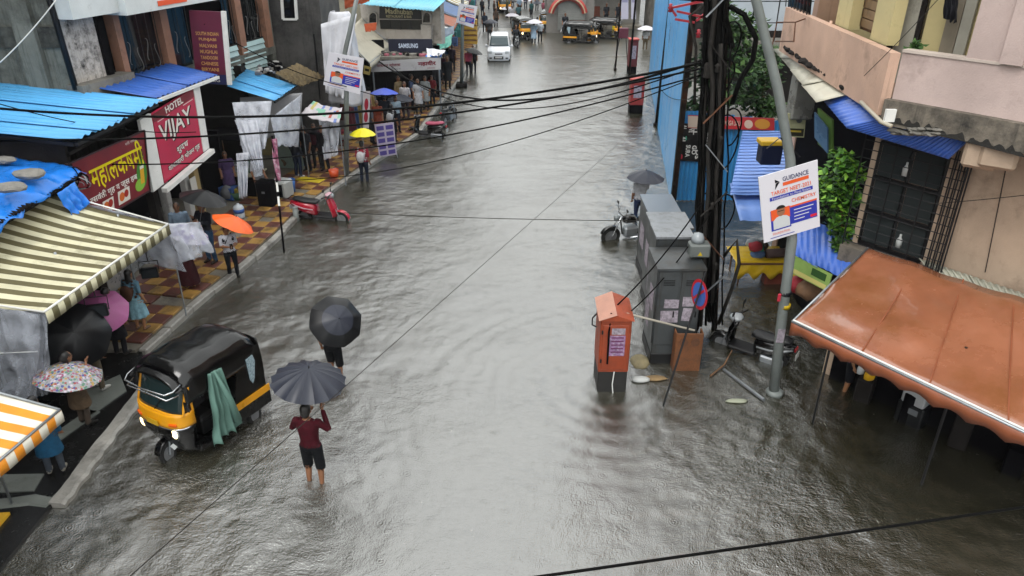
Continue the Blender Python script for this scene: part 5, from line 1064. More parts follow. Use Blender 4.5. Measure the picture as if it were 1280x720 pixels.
def motorbike(label, loc, rz, paint, group=None, lean=.1):
    t = thing('motorcycle', label, 'motorcycle', loc, rz, group); t.rotation_euler.y = lean
    wheel(t, (0, -.66, .30), .30, .08, name='front_wheel'); wheel(t, (0, .64, .30), .30, .10, name='rear_wheel')
    def ring(y, w_, z0, z1, n=12): return [Vector((w_ * math.cos(2 * math.pi * k / n), y, (z0 + z1) / 2 + (z1 - z0) / 2 * math.sin(2 * math.pi * k / n))) for k in range(n)]
    mk('fuel_tank', B().loft([ring(-.32, .08, .72, .88), ring(-.22, .14, .68, .95), ring(0, .14, .68, .94), ring(.16, .08, .72, .84)]), paint, t, smooth=True)
    mk('seat', B().loft([ring(.08, .08, .74, .82), ring(.3, .13, .74, .84), ring(.65, .12, .78, .88), ring(.82, .06, .82, .88)]), m_seat, t, smooth=True)
    mk('tail', B().loft([ring(.3, .12, .62, .74), ring(.7, .11, .68, .80), ring(1.0, .05, .76, .84)]), paint, t, smooth=True)
    mk('engine', B().cbox((0, -.05, .40), (.26, .42, .34), .05), m_steel, t); mk('frame', B().tube([(0, -.42, .92), (0, -.3, .35), (0, .3, .3), (0, .5, .7), (0, -.35, .85)], .025, 6), m_bsteel, t)
    for s_ in (-1, 1):
        mk('fork_leg', B().tube([(s_ * .08, -.66, .30), (s_ * .07, -.42, .95)], .022, 8), m_chrome, t, smooth=True)
        mr = mk('mirror', B().tube([(s_ * .25, -.38, 1.02), (s_ * .3, -.38, 1.2)], .007, 5), m_bsteel, t); mk('mirror_head', B().cbox((s_ * .31, -.38, 1.23), (.11, .02, .08), .01), m_bsteel, mr)
        mk('swing_arm', B().tube([(s_ * .08, .1, .36), (s_ * .08, .64, .3)], .02, 6), m_bsteel, t)
    mk('handlebar', B().tube([(-.36, -.28, 1.0), (-.14, -.42, 1.0), (.14, -.42, 1.0), (.36, -.28, 1.0)], .014, 6), m_bsteel, t, smooth=True)
    mk('headlight', B().lathe([(0, -.12), (.07, -.1), (.09, -.05), (.08, .04), (0, .06)], 14, (0, -.50, .88), 'Y'), glassy('lamp_clear2', '6a7072', .1), t, smooth=True)
    mk('mudguard', B().surf(lambda u, v: (lerp(-.06, .06, u), -.66 - .34 * math.cos(R(lerp(20, 140, v))), .30 + .34 * math.sin(R(lerp(20, 140, v)))), 3, 12, .01), paint, t, smooth=True)
    mk('rear_mudguard', B().surf(lambda u, v: (lerp(-.07, .07, u), .64 - .35 * math.cos(R(lerp(70, 180, v))), .30 + .35 * math.sin(R(lerp(70, 180, v)))), 3, 12, .01), m_bsteel, t, smooth=True)
    mk('exhaust', B().tube([(.13, -.1, .25), (.15, .3, .25), (.16, .85, .36)], [.025, .035, .05], 8), m_chrome, t, smooth=True); mk('tail_light', B().cbox((0, 1.0, .78), (.1, .05, .06), .01), m_red, t)
    return t
m_sred = mat('scooter_red', 'a3122a', .25, .1, 3, coat=.5); m_sblk = mat('scooter_black', '070708', .22, .1, 3, coat=.25); m_sgr = mat('scooter_grey', '8d9194', .3, .1, 3, coat=.3); m_spk = mat('scooter_pink_white', 'b8959e', .3, .15, 6)
p = (G(380, 272) + G(428, 278)) / 2; scooter('red scooter with black seat parked against the kerb', (p.x, p.y + .1, -.16), R(78), m_sred, m_spk, cover=True, lean=-.1)
p = (G(908, 420) + G(962, 455)) / 2; scooter('black scooter standing in water by the cable pole', (p.x, p.y - .1, -.18), R(-128), m_sblk, m_sgr, lean=.14)
p = G(533, 170); scooter('dark scooter with pink seat parked at the tiled kerb', (p.x, p.y, -.16), R(-110), m_sblk, m_sblk, mat('pink_seat', '9a4058', .5, .1), lean=.1)
p = G(563, 152); motorbike('black motorcycle parked beyond the pink seated scooter', (p.x, p.y, -.16), R(165), m_sblk)
p = G(792, 296); motorbike('black motorcycle half hidden behind the grey cabinets', (p.x - .1, p.y, -.18), R(-72), m_sblk)
p = G(645, 58); rb_ = motorbike('motorcycle ridden beside the white van', (p.x, p.y, -.18), R(8), m_sblk, lean=0)
p = G(570, 80); motorbike('dark motorcycle among the crowd by the second lamp post', (p.x - .6, p.y + .3, .0), R(30), m_sblk)
# ---- white van
p = G(624, 77); t = thing('white_car', 'white tall hatchback car driving through the flood', 'car', (p.x, p.y + 1.75, -.2), R(-1))
m_carw = mat('car_white', 'c8cbd0', .25, .04, 2, coat=.5)
def sec(y, wl, wu, zb, zs, zt):
    return [Vector((x, y, z)) for x, z in ((-wl * .86, zb), (-wl, zb + .12), (-wl, zs - .05), (-wl * .98, zs), (-wu, zt - .06), (-wu * .85, zt), (wu * .85, zt), (wu, zt - .06), (wl * .98, zs), (wl, zs - .05), (wl, zb + .12), (wl * .86, zb))]
mk('body', B().loft([sec(-1.80, .60, .55, .30, .62, .66), sec(-1.76, .68, .62, .24, .74, .80), sec(-1.55, .73, .66, .22, .86, .92), sec(-1.02, .74, .68, .22, .96, 1.02), sec(-.98, .74, .66, .22, .97, 1.04), sec(-.38, .74, .58, .22, 1.0, 1.60), sec(.3, .74, .58, .22, 1.0, 1.67), sec(1.3, .74, .57, .22, 1.0, 1.66), sec(1.68, .72, .53, .24, 1.0, 1.58), sec(1.80, .68, .5, .3, .95, 1.1)]), m_carw, t, auto=35)
def ws(u, v): s_ = 2 * u - 1; return (s_ * lerp(.63, .54, v), lerp(-1.02, -.42, v) - .012 + .03 * s_ * s_, lerp(1.05, 1.585, v) + .012)
mk('windscreen', B().surf(ws, 10, 4, .01), glassy('car_glass', '39464a', .06), t, smooth=True)
for s_ in (-1, 1):
    mk('side_window', B().prism([(-.75, 1.06), (-.36, 1.52), (1.35, 1.54), (1.5, 1.06)], (s_ * .66, 0, .0), (0, 1, 0), (s_ * -.16, 0, 1), .05), m_glassd, t)
    mk('headlight', B().cbox((s_ * .54, -1.735, .76), (.26, .12, .2), .04, rz=s_ * .3), glassy('car_lamp', 'a4a9ac', .1), t)
    mk('fog_lamp', B().cbox((s_ * .52, -1.79, .42), (.18, .05, .1), .02), m_glassd, t)
    mk('mirror', B().cbox((s_ * .83, -.85, 1.06), (.16, .1, .12), .03), m_carw, t)
    for yy in (-1.15, 1.15): wheel(t, (s_ * .66, yy, .28), .28, .17)
mk('grille', B().cbox((0, -1.80, .68), (.5, .04, .07), .015), m_bsteel, t); mk('air_intake', B().cbox((0, -1.81, .45), (.62, .05, .18), .02), m_bsteel, t); mk('number_plate', B().box((0, -1.845, .47), (.44, .01, .1)), flat('plate_white', 'b5b5b2', .5), t)
# ------------------------------------------------------------------ people: one continuous body each (closed limbs fused by a voxel remesh)
PEOPLE = []
SKIN = mat('skin_brown', '7a5238', .55, .08, 8); SKIN2 = mat('skin_tan', '946848', .55, .08, 8); HAIR = mat('hair_black', '0f0d0c', .5, .2, 20)
def fab(c_, r_=.85): return mat('fabric_' + c_, c_, r_, .22, 7, .7, 14, spec=.15)
def person(label, loc, rz=0.0, h=1.68, top='8a8a8a', bottom='2a2c34', shoe='1c1a18', sleeve='short', legs='trousers', pose=None, skin=None, hair='short', vox=.019, name='person', group=None, lean=0.0, bag=None, scarf=None):
    k = h / 1.70; P = dict(head=(0, -.02, 1.585), neck=(0, .0, 1.43), ls=(.185, 0, 1.385), rs=(-.185, 0, 1.385), le=(.235, .03, 1.11), re=(-.235, .03, 1.11), lw=(.245, -.06, .87), rw=(-.245, -.06, .87),
        lh=(.095, 0, .88), rh=(-.095, 0, .88), lk=(.105, -.03, .48), rk=(-.105, -.03, .48), la=(.11, .02, .08), ra=(-.11, .02, .08), lt=(.125, -.17, .035), rt=(-.125, -.17, .035))
    P.update(pose or {})
    J = {a: Vector(v) for a, v in P.items()}
    src = []                                              # (builder, tag)
    def tube(pts, rr, tg, n=10, sy=1.0): src.append((B().tube(pts, rr, n, sy=sy), tg))
    def ell(c_, r_, tg, n=14):
        c_ = Vector(c_); b = B(); rings = []
        for i in range(1, 9):
            a = math.pi * i / 9; rings.append([c_ + Vector((r_[0] * math.sin(a) * math.cos(q), r_[1] * math.sin(a) * math.sin(q), -r_[2] * math.cos(a))) for q in [2 * math.pi * j / n for j in range(n)]])
        b.loft(rings); src.append((b, tg))
    hip = (J['lh'] + J['rh']) / 2; sh = (J['ls'] + J['rs']) / 2; ax = sh - hip
    def trunk(rows, tg):
        rings = []
        for f, rx, ry in rows:
            c_ = hip + ax * f; rings.append([c_ + Vector((rx * math.cos(q), ry * math.sin(q), 0)) for q in [2 * math.pi * j / 16 for j in range(16)]])
        src.append((B().loft(rings), tg))
    trunk([(-.10, .135, .10), (0, .165, .118), (.14, .165, .118)], 2)
    trunk([(.08 if legs != 'kurta' else -.1, .170, .122), (.3, .155, .112), (.6, .175, .118), (.85, .195, .112), (1.0, .165, .09), (1.08, .09, .07)], 1)
    tube([sh + Vector((0, 0, 0)), J['neck'], J['head'] - Vector((0, 0, .06))], [.06, .052, .052], 0)
    hd = J['head']; ell(hd, (.078, .095, .118), 0); ell(hd + Vector((0, -.03, -.06)), (.055, .06, .06), 0)
    ell(hd + Vector((0, .022, .032)), (.088, .096, .104), 4); ell(hd + Vector((0, .05, -.03)), (.078, .065, .085), 4)
    if hair == 'long': ell(hd + Vector((0, .06, -.12)), (.085, .06, .19), 4)
    if hair == 'bun': ell(hd + Vector((0, .11, .0)), (.05, .045, .05), 4)
    if hair == 'hood': ell(hd + Vector((0, .015, -.02)), (.10, .11, .15), 5); ell(hd + Vector((0, .01, -.18)), (.14, .11, .09), 5)
    if hair == 'cap': ell(hd + Vector((0, 0, .05)), (.092, .105, .075), 5)
    tube([hd + Vector((0, -.085, .01)), hd + Vector((0, -.115, -.02))], [.012, .02], 0, 6)
    for s_, S, E_, W in ((1, 'ls', 'le', 'lw'), (-1, 'rs', 're', 'rw')):
        tube([J[S] + (sh - J[S]) * .25, J[S], J[S].lerp(J[E_], .5), J[E_]], [.065, .066, .056, .047], 1)
        st = 1 if sleeve == 'long' else 0; tube([J[E_], J[E_].lerp(J[W], .4), J[W]], [.043 if not st else .05, .04 if not st else .048, .029 if not st else .04], st)
        d = (J[W] - J[E_]).normalized(); ell(J[W] + d * .055, (.036, .036, .05), 0, 8)
        J[W + 'd'] = d
        ell(hd + Vector((s_ * .08, .0, -.01)), (.014, .022, .032), 0, 8)
    for s_, Hh, K_, A_, T_ in ((1, 'lh', 'lk', 'la', 'lt'), (-1, 'rh', 'rk', 'ra', 'rt')):
        wide = legs in ('trousers', 'kurta'); lt = 2 if wide else 0
        kn = J[K_]; tg2 = 2 if legs != 'skirt' else 0
        tube([J[Hh] + Vector((0, 0, .04)), J[Hh].lerp(kn, .5), kn + (kn - J[Hh]).normalized() * (.06 if legs == 'shorts' else 0)], [.098, .086 if legs != 'shorts' else .092, .066 if legs != 'shorts' else .085], tg2)
        tube([kn, kn.lerp(J[A_], .35), J[A_]], [.062 if wide else .054, .066 if wide else .056, .055 if wide else .036], lt)
        tube([J[A_] + Vector((0, .04, -.01)), J[A_].lerp(J[T_], .5), J[T_]], [.044, .046, .032], 3)
    if legs == 'skirt':
        kz = (J['lk'].z + J['rk'].z) / 2 - .05; src.append((B().loft([[hip + Vector((rx * math.cos(q) * (1 + f_ * math.sin(q * 9)), ry * math.sin(q) * (1 + f_ * math.sin(q * 9)), z)) for q in [2 * math.pi * j / 36 for j in range(36)]] for rx, ry, z, f_ in ((.155, .115, .12, 0), (.19, .15, .0, 0), (.23, .2, -.2, .04), (.26, .235, kz - hip.z, .07))]), 2))
    if legs == 'kurta':
        src.append((B().loft([[hip + Vector((rx * math.cos(q), ry * math.sin(q), z)) for q in [2 * math.pi * j / 20 for j in range(20)]] for rx, ry, z in ((.168, .12, .15), (.19, .15, 0), (.215, .18, -.22), (.235, .2, -.40))]), 1))
    if legs == 'dress':
        src.append((B().loft([[hip + Vector((rx * math.cos(q), ry * math.sin(q), z)) for q in [2 * math.pi * j / 20 for j in range(20)]] for rx, ry, z in ((.168, .12, .15), (.2, .16, 0), (.26, .22, -.35), (.29, .25, -.72))]), 1))
    if scarf: src.append((B().tube([sh + Vector((.15, -.1, .0)), sh + Vector((.02, -.13, -.02)), sh + Vector((-.14, -.08, .02)), sh + Vector((-.12, .12, -.1)), sh + Vector((-.1, .14, -.4))], [.06, .06, .06, .05, .07], 8), 5))
    if bag: ell(sh + Vector((0, .21, -.25)), (.16, .11, .23), 6); src.append((B().tube([sh + Vector((.12, .15, -.3)), sh + Vector((.13, .05, .06)), sh + Vector((.13, -.11, -.08)), sh + Vector((.15, .1, -.4))], .028, 6), 6)); src.append((B().tube([sh + Vector((-.12, .15, -.3)), sh + Vector((-.13, .05, .06)), sh + Vector((-.13, -.11, -.08)), sh + Vector((-.15, .1, -.4))], .028, 6), 6))
    allb = B(); pts = []; tags = []
    for b, tg in src:
        allb.add(b.v, b.f)
        for q in b.f:                                     # sample points for cloth boundaries
            if len(q) == 4:
                a_, b_, c2, d_ = (Vector(b.v[i]) for i in q)
                for uu in (.17, .5, .83):
                    for vv in (.1, .3, .5, .7, .9): pts.append(a_.lerp(b_, uu).lerp(d_.lerp(c2, uu), vv)); tags.append(tg)
            else: pts.append(sum((Vector(b.v[i]) for i in q), Vector()) / len(q)); tags.append(tg)
        pts += [Vector(q) for q in b.v]; tags += [tg] * len(b.v)
    me = allb.mesh('src'); ob = bpy.data.objects.new('src', me); C.objects.link(ob)
    md = ob.modifiers.new('r', 'REMESH'); md.mode = 'VOXEL'; md.voxel_size = vox; md.use_smooth_shade = True
    sm = ob.modifiers.new('s', 'SMOOTH'); sm.factor = .5; sm.iterations = 3
    mats = [skin or SKIN, fab(top), fab(bottom), fab(shoe, .6), HAIR, fab(scarf or top), fab(bag or '1a1a1e')]
    fin = []
    if vox < .03:                                         # five fingers per hand, eyes and brows
        for s_, W in ((1, 'lw'), (-1, 'rw')):
            d = J[W + 'd']; c_ = J[W] + d * .085; sx = d.cross(Vector((0, -1, 0.2))); sx = sx.normalized() if sx.length > .1 else Vector((1, 0, 0)); pn = sx.cross(d)
            for j, (o_, L_) in enumerate(((-.026, .055), (-.009, .065), (.009, .062), (.025, .048))): fin.append((B().tube([c_ + sx * o_, c_ + sx * o_ + d * L_ * .5 + pn * .008, c_ + sx * o_ + d * L_ * .85 + pn * .03], [.009, .0085, .006], 6), 0))
            fin.append((B().tube([c_ - d * .04 + sx * .03 * s_, c_ - d * .01 + sx * .055 * s_ + pn * .01, c_ + d * .02 + sx * .05 * s_ + pn * .03], [.011, .01, .007], 6), 0))
            fin.append((B().lathe([(0, -.01), (.011, -.004), (.011, .004), (0, .01)], 8, hd + Vector((s_ * .032, -.088, .012)), 'Y'), 4))
            fin.append((B().tube([hd + Vector((s_ * .015, -.092, .035)), hd + Vector((s_ * .05, -.082, .036))], .005, 5), 4))
        fin.append((B().tube([hd + Vector((-.022, -.086, -.055)), hd + Vector((0, -.093, -.055)), hd + Vector((.022, -.086, -.055))], .006, 5), 5 if 0 else 0))
    o = bpy.data.objects.new(name, None); C.objects.link(o); o.location = loc; o.rotation_euler = (lean, 0, rz); o.scale = (k, k, k); tag(o, label, 'person', group)
    PEOPLE.append((ob, pts, tags, mats, o, fin)); return o
def flush_people():
    bpy.context.view_layer.update(); dg = bpy.context.evaluated_depsgraph_get()
    for ob, pts, tags, mats, par, fin in PEOPLE:
        me = bpy.data.meshes.new_from_object(ob.evaluated_get(dg)); me.name = 'body'
        kd = kdtree.KDTree(len(pts))
        for i, p in enumerate(pts): kd.insert(p, i)
        kd.balance()
        mi = [tags[kd.find(pl.center)[1]] for pl in me.polygons]
        if fin:
            vs = [tuple(v.co) for v in me.vertices]; fs = [tuple(pl.vertices) for pl in me.polygons]
            bb = B(); bb.add(vs, fs); bb.m = list(mi)
            for b, tg in fin: bb.add(b.v, b.f, tg)
            bpy.data.meshes.remove(me); me = bb.mesh('body', True); mi = bb.m
        me.materials.clear()
        for m_ in mats: me.materials.append(m_)
        me.polygons.foreach_set('material_index', mi); me.polygons.foreach_set('use_smooth', [True] * len(mi)); me.update()
        # the empty becomes the person itself
        n_ = par.name; lab = dict(par.items()); o = bpy.data.objects.new('person', me); C.objects.link(o)
        o.location = par.location; o.rotation_euler = par.rotation_euler; o.scale = par.scale
        for a, v in lab.items(): o[a] = v
        bpy.data.objects.remove(par); d_ = ob.data; bpy.data.objects.remove(ob); bpy.data.meshes.remove(d_)
    PEOPLE.clear()
# ------------------------------------------------------------------ umbrellas
def umbrella(label, apex, foot, mats, Rr=.52, D=.24, ribs=8, group=None, mif=None, shaft=True):
    """apex: top of the canopy; foot: where the handle is held"""
    apex, foot = Vector(apex), Vector(foot); zx = (apex - foot).normalized(); xx = zx.cross(Vector((0, 1, 0.03))).normalized(); yy = zx.cross(xx)
    t = thing('umbrella', label, 'umbrella', apex, 0, group); t.rotation_euler = Matrix((xx, yy, zx)).transposed().to_euler()
    L = (apex - foot).length + .12; seg = 4
    def fn(u, v):
        a = 2 * math.pi * u; ph = (u * ribs) % 1; sc = math.sin(math.pi * ph); r_ = Rr * v * (1 - .055 * sc * v * v)
        return (r_ * math.cos(a), r_ * math.sin(a), -D * (.35 * v + .65 * v * v) * (1 - .0 * sc) - .035 * sc * v * (1 - v * .3))
    mk('canopy', B().surf(fn, ribs * seg, 12, .003, mif=mif), mats, t, smooth=True, auto=40)
    b = B()
    for k in range(ribs):
        a = 2 * math.pi * k / ribs; pts = [Vector(fn(k / ribs, v)) - Vector((0, 0, .012)) for v in (.02, .35, .7, 1.0)]; rb = mk('rib', B().tube(pts, .004, 4), m_steel, t)
        mk('stretcher', B().tube([Vector((0, 0, -D - .12)), Vector(fn(k / ribs, .5)) - Vector((0, 0, .015))], .0035, 4), m_steel, rb)
    mk('tip', B().tube([(0, 0, 0), (0, 0, .06)], [.012, .005], 6), m_bsteel, t)
    if shaft: mk('shaft', B().tube([(0, 0, 0), (0, 0, -L + .1)], .007, 6), m_steel, t); mk('handle', B().tube([(0, 0, -L + .12), (0, 0, -L)], .014, 8), m_bsteel, t)
    return t
uBlk = mat('umbrella_black', '0a0b0e', .4, .12, 3, spec=.3); uGry = mat('umbrella_charcoal', '2a2d37', .45, .1, 3, spec=.3); uOrg = mat('umbrella_orange', 'df5a16', .5, .06, 3); uYel = mat('umbrella_yellow', 'c9bf12', .5, .06, 3); uPnk = mat('umbrella_pink', 'a55a8c', .5, .1, 3); uBlu = mat('umbrella_blue', '3a52b8', .45, .1, 3); uWht = mat('umbrella_white', 'b6b4bc', .5, .06, 3); uPur = mat('umbrella_purple', '4d2a86', .5, .1, 3)
def flowers(name, base, cols, sc=9.0, thr=.32):
    m, t, p = newmat(name); co = coords(t); v = nd(t, 'TexVoronoi', Vector=co, Scale=sc); v.inputs['Randomness'].default_value = .9
    cr = nd(t, 'SeparateColor'); t.links.new(v.outputs['Color'], cr.inputs[0]); rp = t.nodes.new('ShaderNodeValToRGB'); rp.color_ramp.interpolation = 'CONSTANT'; e = rp.color_ramp.elements
    while len(e) < len(cols): e.new(.5)
    for i, c_ in enumerate(cols): e[i].position = i / len(cols); e[i].color = lin(c_)
    t.links.new(cr.outputs[0], rp.inputs[0]); f = ramp(t, v.outputs['Distance'], [(thr, 1.0), (thr + .06, 0.0)]); n = nd(t, 'TexNoise', Vector=co, Scale=40.0); c_ = mixc(t, lin(base), rp.outputs[0], f); c_ = mixc(t, c_, (.02, .02, .03, 1), ramp(t, n.outputs['Fac'], [(.6, 0.0), (.68, .7)]))
    t.links.new(c_, p.inputs['Base Color']); p.inputs['Roughness'].default_value = .5; return m
uFlo = flowers('flowered_cloth', '8d8f93', ['8a4468', '36427e', 'a08448', '4d7560', 'b4aab8', '8a3a38'], 22.0, .5); uVio = flowers('violet_print', 'bcb8c8', ['4d2a86', 'c4c0d0', '4d2a86', 'c4c0d0', '8a7ab0'], 7.0, .5)
# ---- two men wading
o = G(395, 600); person('man in maroon shirt and black shorts wading under a grey umbrella', (o.x, o.y, -.16), R(172), 1.72, '3d0f18', '121417', '5a3c2a', 'long', 'shorts', dict(re=(-.33, -.05, 1.2), rw=(-.17, -.26, 1.42), le=(.30, -.04, 1.18), lw=(.10, -.24, 1.36), lk=(.12, -.06, .48), ra=(-.12, .05, .08)), vox=.017)
hp = Vector((o.x, o.y, 0)) + Vector((-.03, .22, 1.22)); umbrella('grey sixteen ribbed umbrella held by the man in maroon', A(386, 460, 9.85), hp + Vector((.0, .0, .05)), uGry, .60, .26, 16)
o = G(420, 470); person('person in black shorts wading under a wide black umbrella', (o.x, o.y, -.16), R(178), 1.66, '15161a', '101114', '4a3424', 'short', 'shorts', dict(re=(-.24, -.1, 1.18), rw=(-.08, -.24, 1.36), lk=(.10, -.12, .50), la=(.10, -.02, .10)), vox=.018)
umbrella('wide black umbrella with grey centre tilted towards the bridge', A(424, 398, 12.55), Vector((o.x + .02, o.y + .12, 1.15)), [uBlk, uGry], .54, .28, 8, mif=lambda i, j: 1 if j < 7 else 0)
# ---- under the near awnings
o = G(72, 590, .08); person('woman in blue dress and patterned trousers under the floral umbrella', (o.x, o.y, .08), R(200), 1.56, '1d4a68', '3a4048', '8a8478', 'long', 'kurta', hair='bun', vox=.02, scarf='8a7a60')
o2 = G(100, 545, .08); person('woman in brown clothes holding the flowered umbrella', (o2.x - .05, o2.y + .35, .08), R(150), 1.58, '5a4a3a', '4a4038', '1c1a18', 'short', 'kurta', dict(re=(-.28, -.1, 1.18), rw=(-.14, -.26, 1.36)), hair='bun', vox=.022)
umbrella('flowered umbrella of many colours beside the orange striped awning', A(85, 455, o2.y + .25), Vector((o2.x - .05, o2.y + .2, 1.05)), uFlo, .56, .25, 8)
o = G(135, 545, .08); o = Vector((-8.25, 12.2, 0)); person('person in khaki trousers and white shoes behind the large black umbrella', (o.x, o.y, .08), R(160), 1.66, '26262c', '5c5344', 'b8b6b0', 'long', 'trousers', dict(lk=(.12, -.2, .5), la=(.12, -.05, .1)), vox=.022)
umbrella('large black umbrella tipped sideways beneath the striped awning', A(92, 415, 11.6), Vector((-8.7, 12.4, 1.0)), uBlk, .66, .34, 8)
o = Vector((-8.35, 13.4, 0)); person('person in black standing under the pink umbrella', (o.x, o.y, .15), R(170), 1.6, '141418', '1a1a1e', '2a2420', 'long', 'kurta', vox=.024, hair='long')
umbrella('pink umbrella half hidden by a hanging floodlight', A(127, 383, 13.0), Vector((-8.45, 13.3, 1.1)), uPnk, .5, .22, 8)
o = G(178, 412, .16); person('girl in pale blue pleated skirt standing on the chequered tiles', (o.x, o.y, .16), R(165), 1.5, '5d7f92', '7fa6b4', '6a5444', 'short', 'skirt', dict(lk=(.1, -.02, .46)), hair='long', vox=.02, bag='4a3226', skin=SKIN2)
# ---- by the hotel
o = G(237, 362, .16); person('woman in dark maroon dress under the violet printed umbrella', (o.x, o.y + .1, .16), R(190), 1.52, '331419', '2a1216', '4a3428', 'short', 'dress', vox=.02, hair='bun', skin=SKIN2)
umbrella('white umbrella with violet printed patches', A(238, 283, o.y + .05), Vector((o.x, o.y - .02, 1.15)), uVio, .52, .22, 8)
o = G(228, 340, .16); person('man in pale blue shirt looking down by the hotel pillar', (o.x - .15, o.y + .75, .16), R(20), 1.66, '7d90a4', '2a2c34', '1c1a18', 'short', 'trousers', vox=.02)
o = G(266, 328, .16); person('man in blue jeans and dark jacket standing under the black umbrella', (o.x, o.y, .16), R(-25), 1.74, '20222a', '2c4560', '2a221c', 'long', 'trousers', dict(re=(-.26, -.08, 1.18), rw=(-.1, -.25, 1.34), le=(.26, -.08, 1.16), lw=(.08, -.25, 1.25)), vox=.02)
umbrella('black umbrella held by the man in blue jeans', A(256, 238, o.y - .1), Vector((o.x - .08, o.y - .22, 1.25)), uBlk, .60, .24, 8)
o = G(293, 346, 0.0); person('schoolboy in white shirt with black rucksack reading his phone', (o.x, o.y, -.05), R(35), 1.50, 'b4b4bc', '14161c', '1c1a18', 'short', 'trousers', dict(re=(-.22, -.06, 1.12), rw=(-.06, -.27, 1.14), le=(.22, -.06, 1.12), lw=(.05, -.27, 1.13), head=(0, -.05, 1.57)), vox=.018, bag='101218')
tag(mk('mobile_phone', B().cbox(Vector((o.x, o.y, .98)) + Matrix.Rotation(R(35), 3, 'Z') @ Vector((0, -.30, 0)), (.075, .014, .15), .005, rz=R(35)), flat('phone_black', '0c0d10', .2)), 'dark phone in the hands of the schoolboy', 'phone')
umbrella('bright orange umbrella over the schoolboy', A(295, 271, o.y + .02), Vector((o.x + .02, o.y - .1, 1.1)), uOrg, .54, .2, 8)
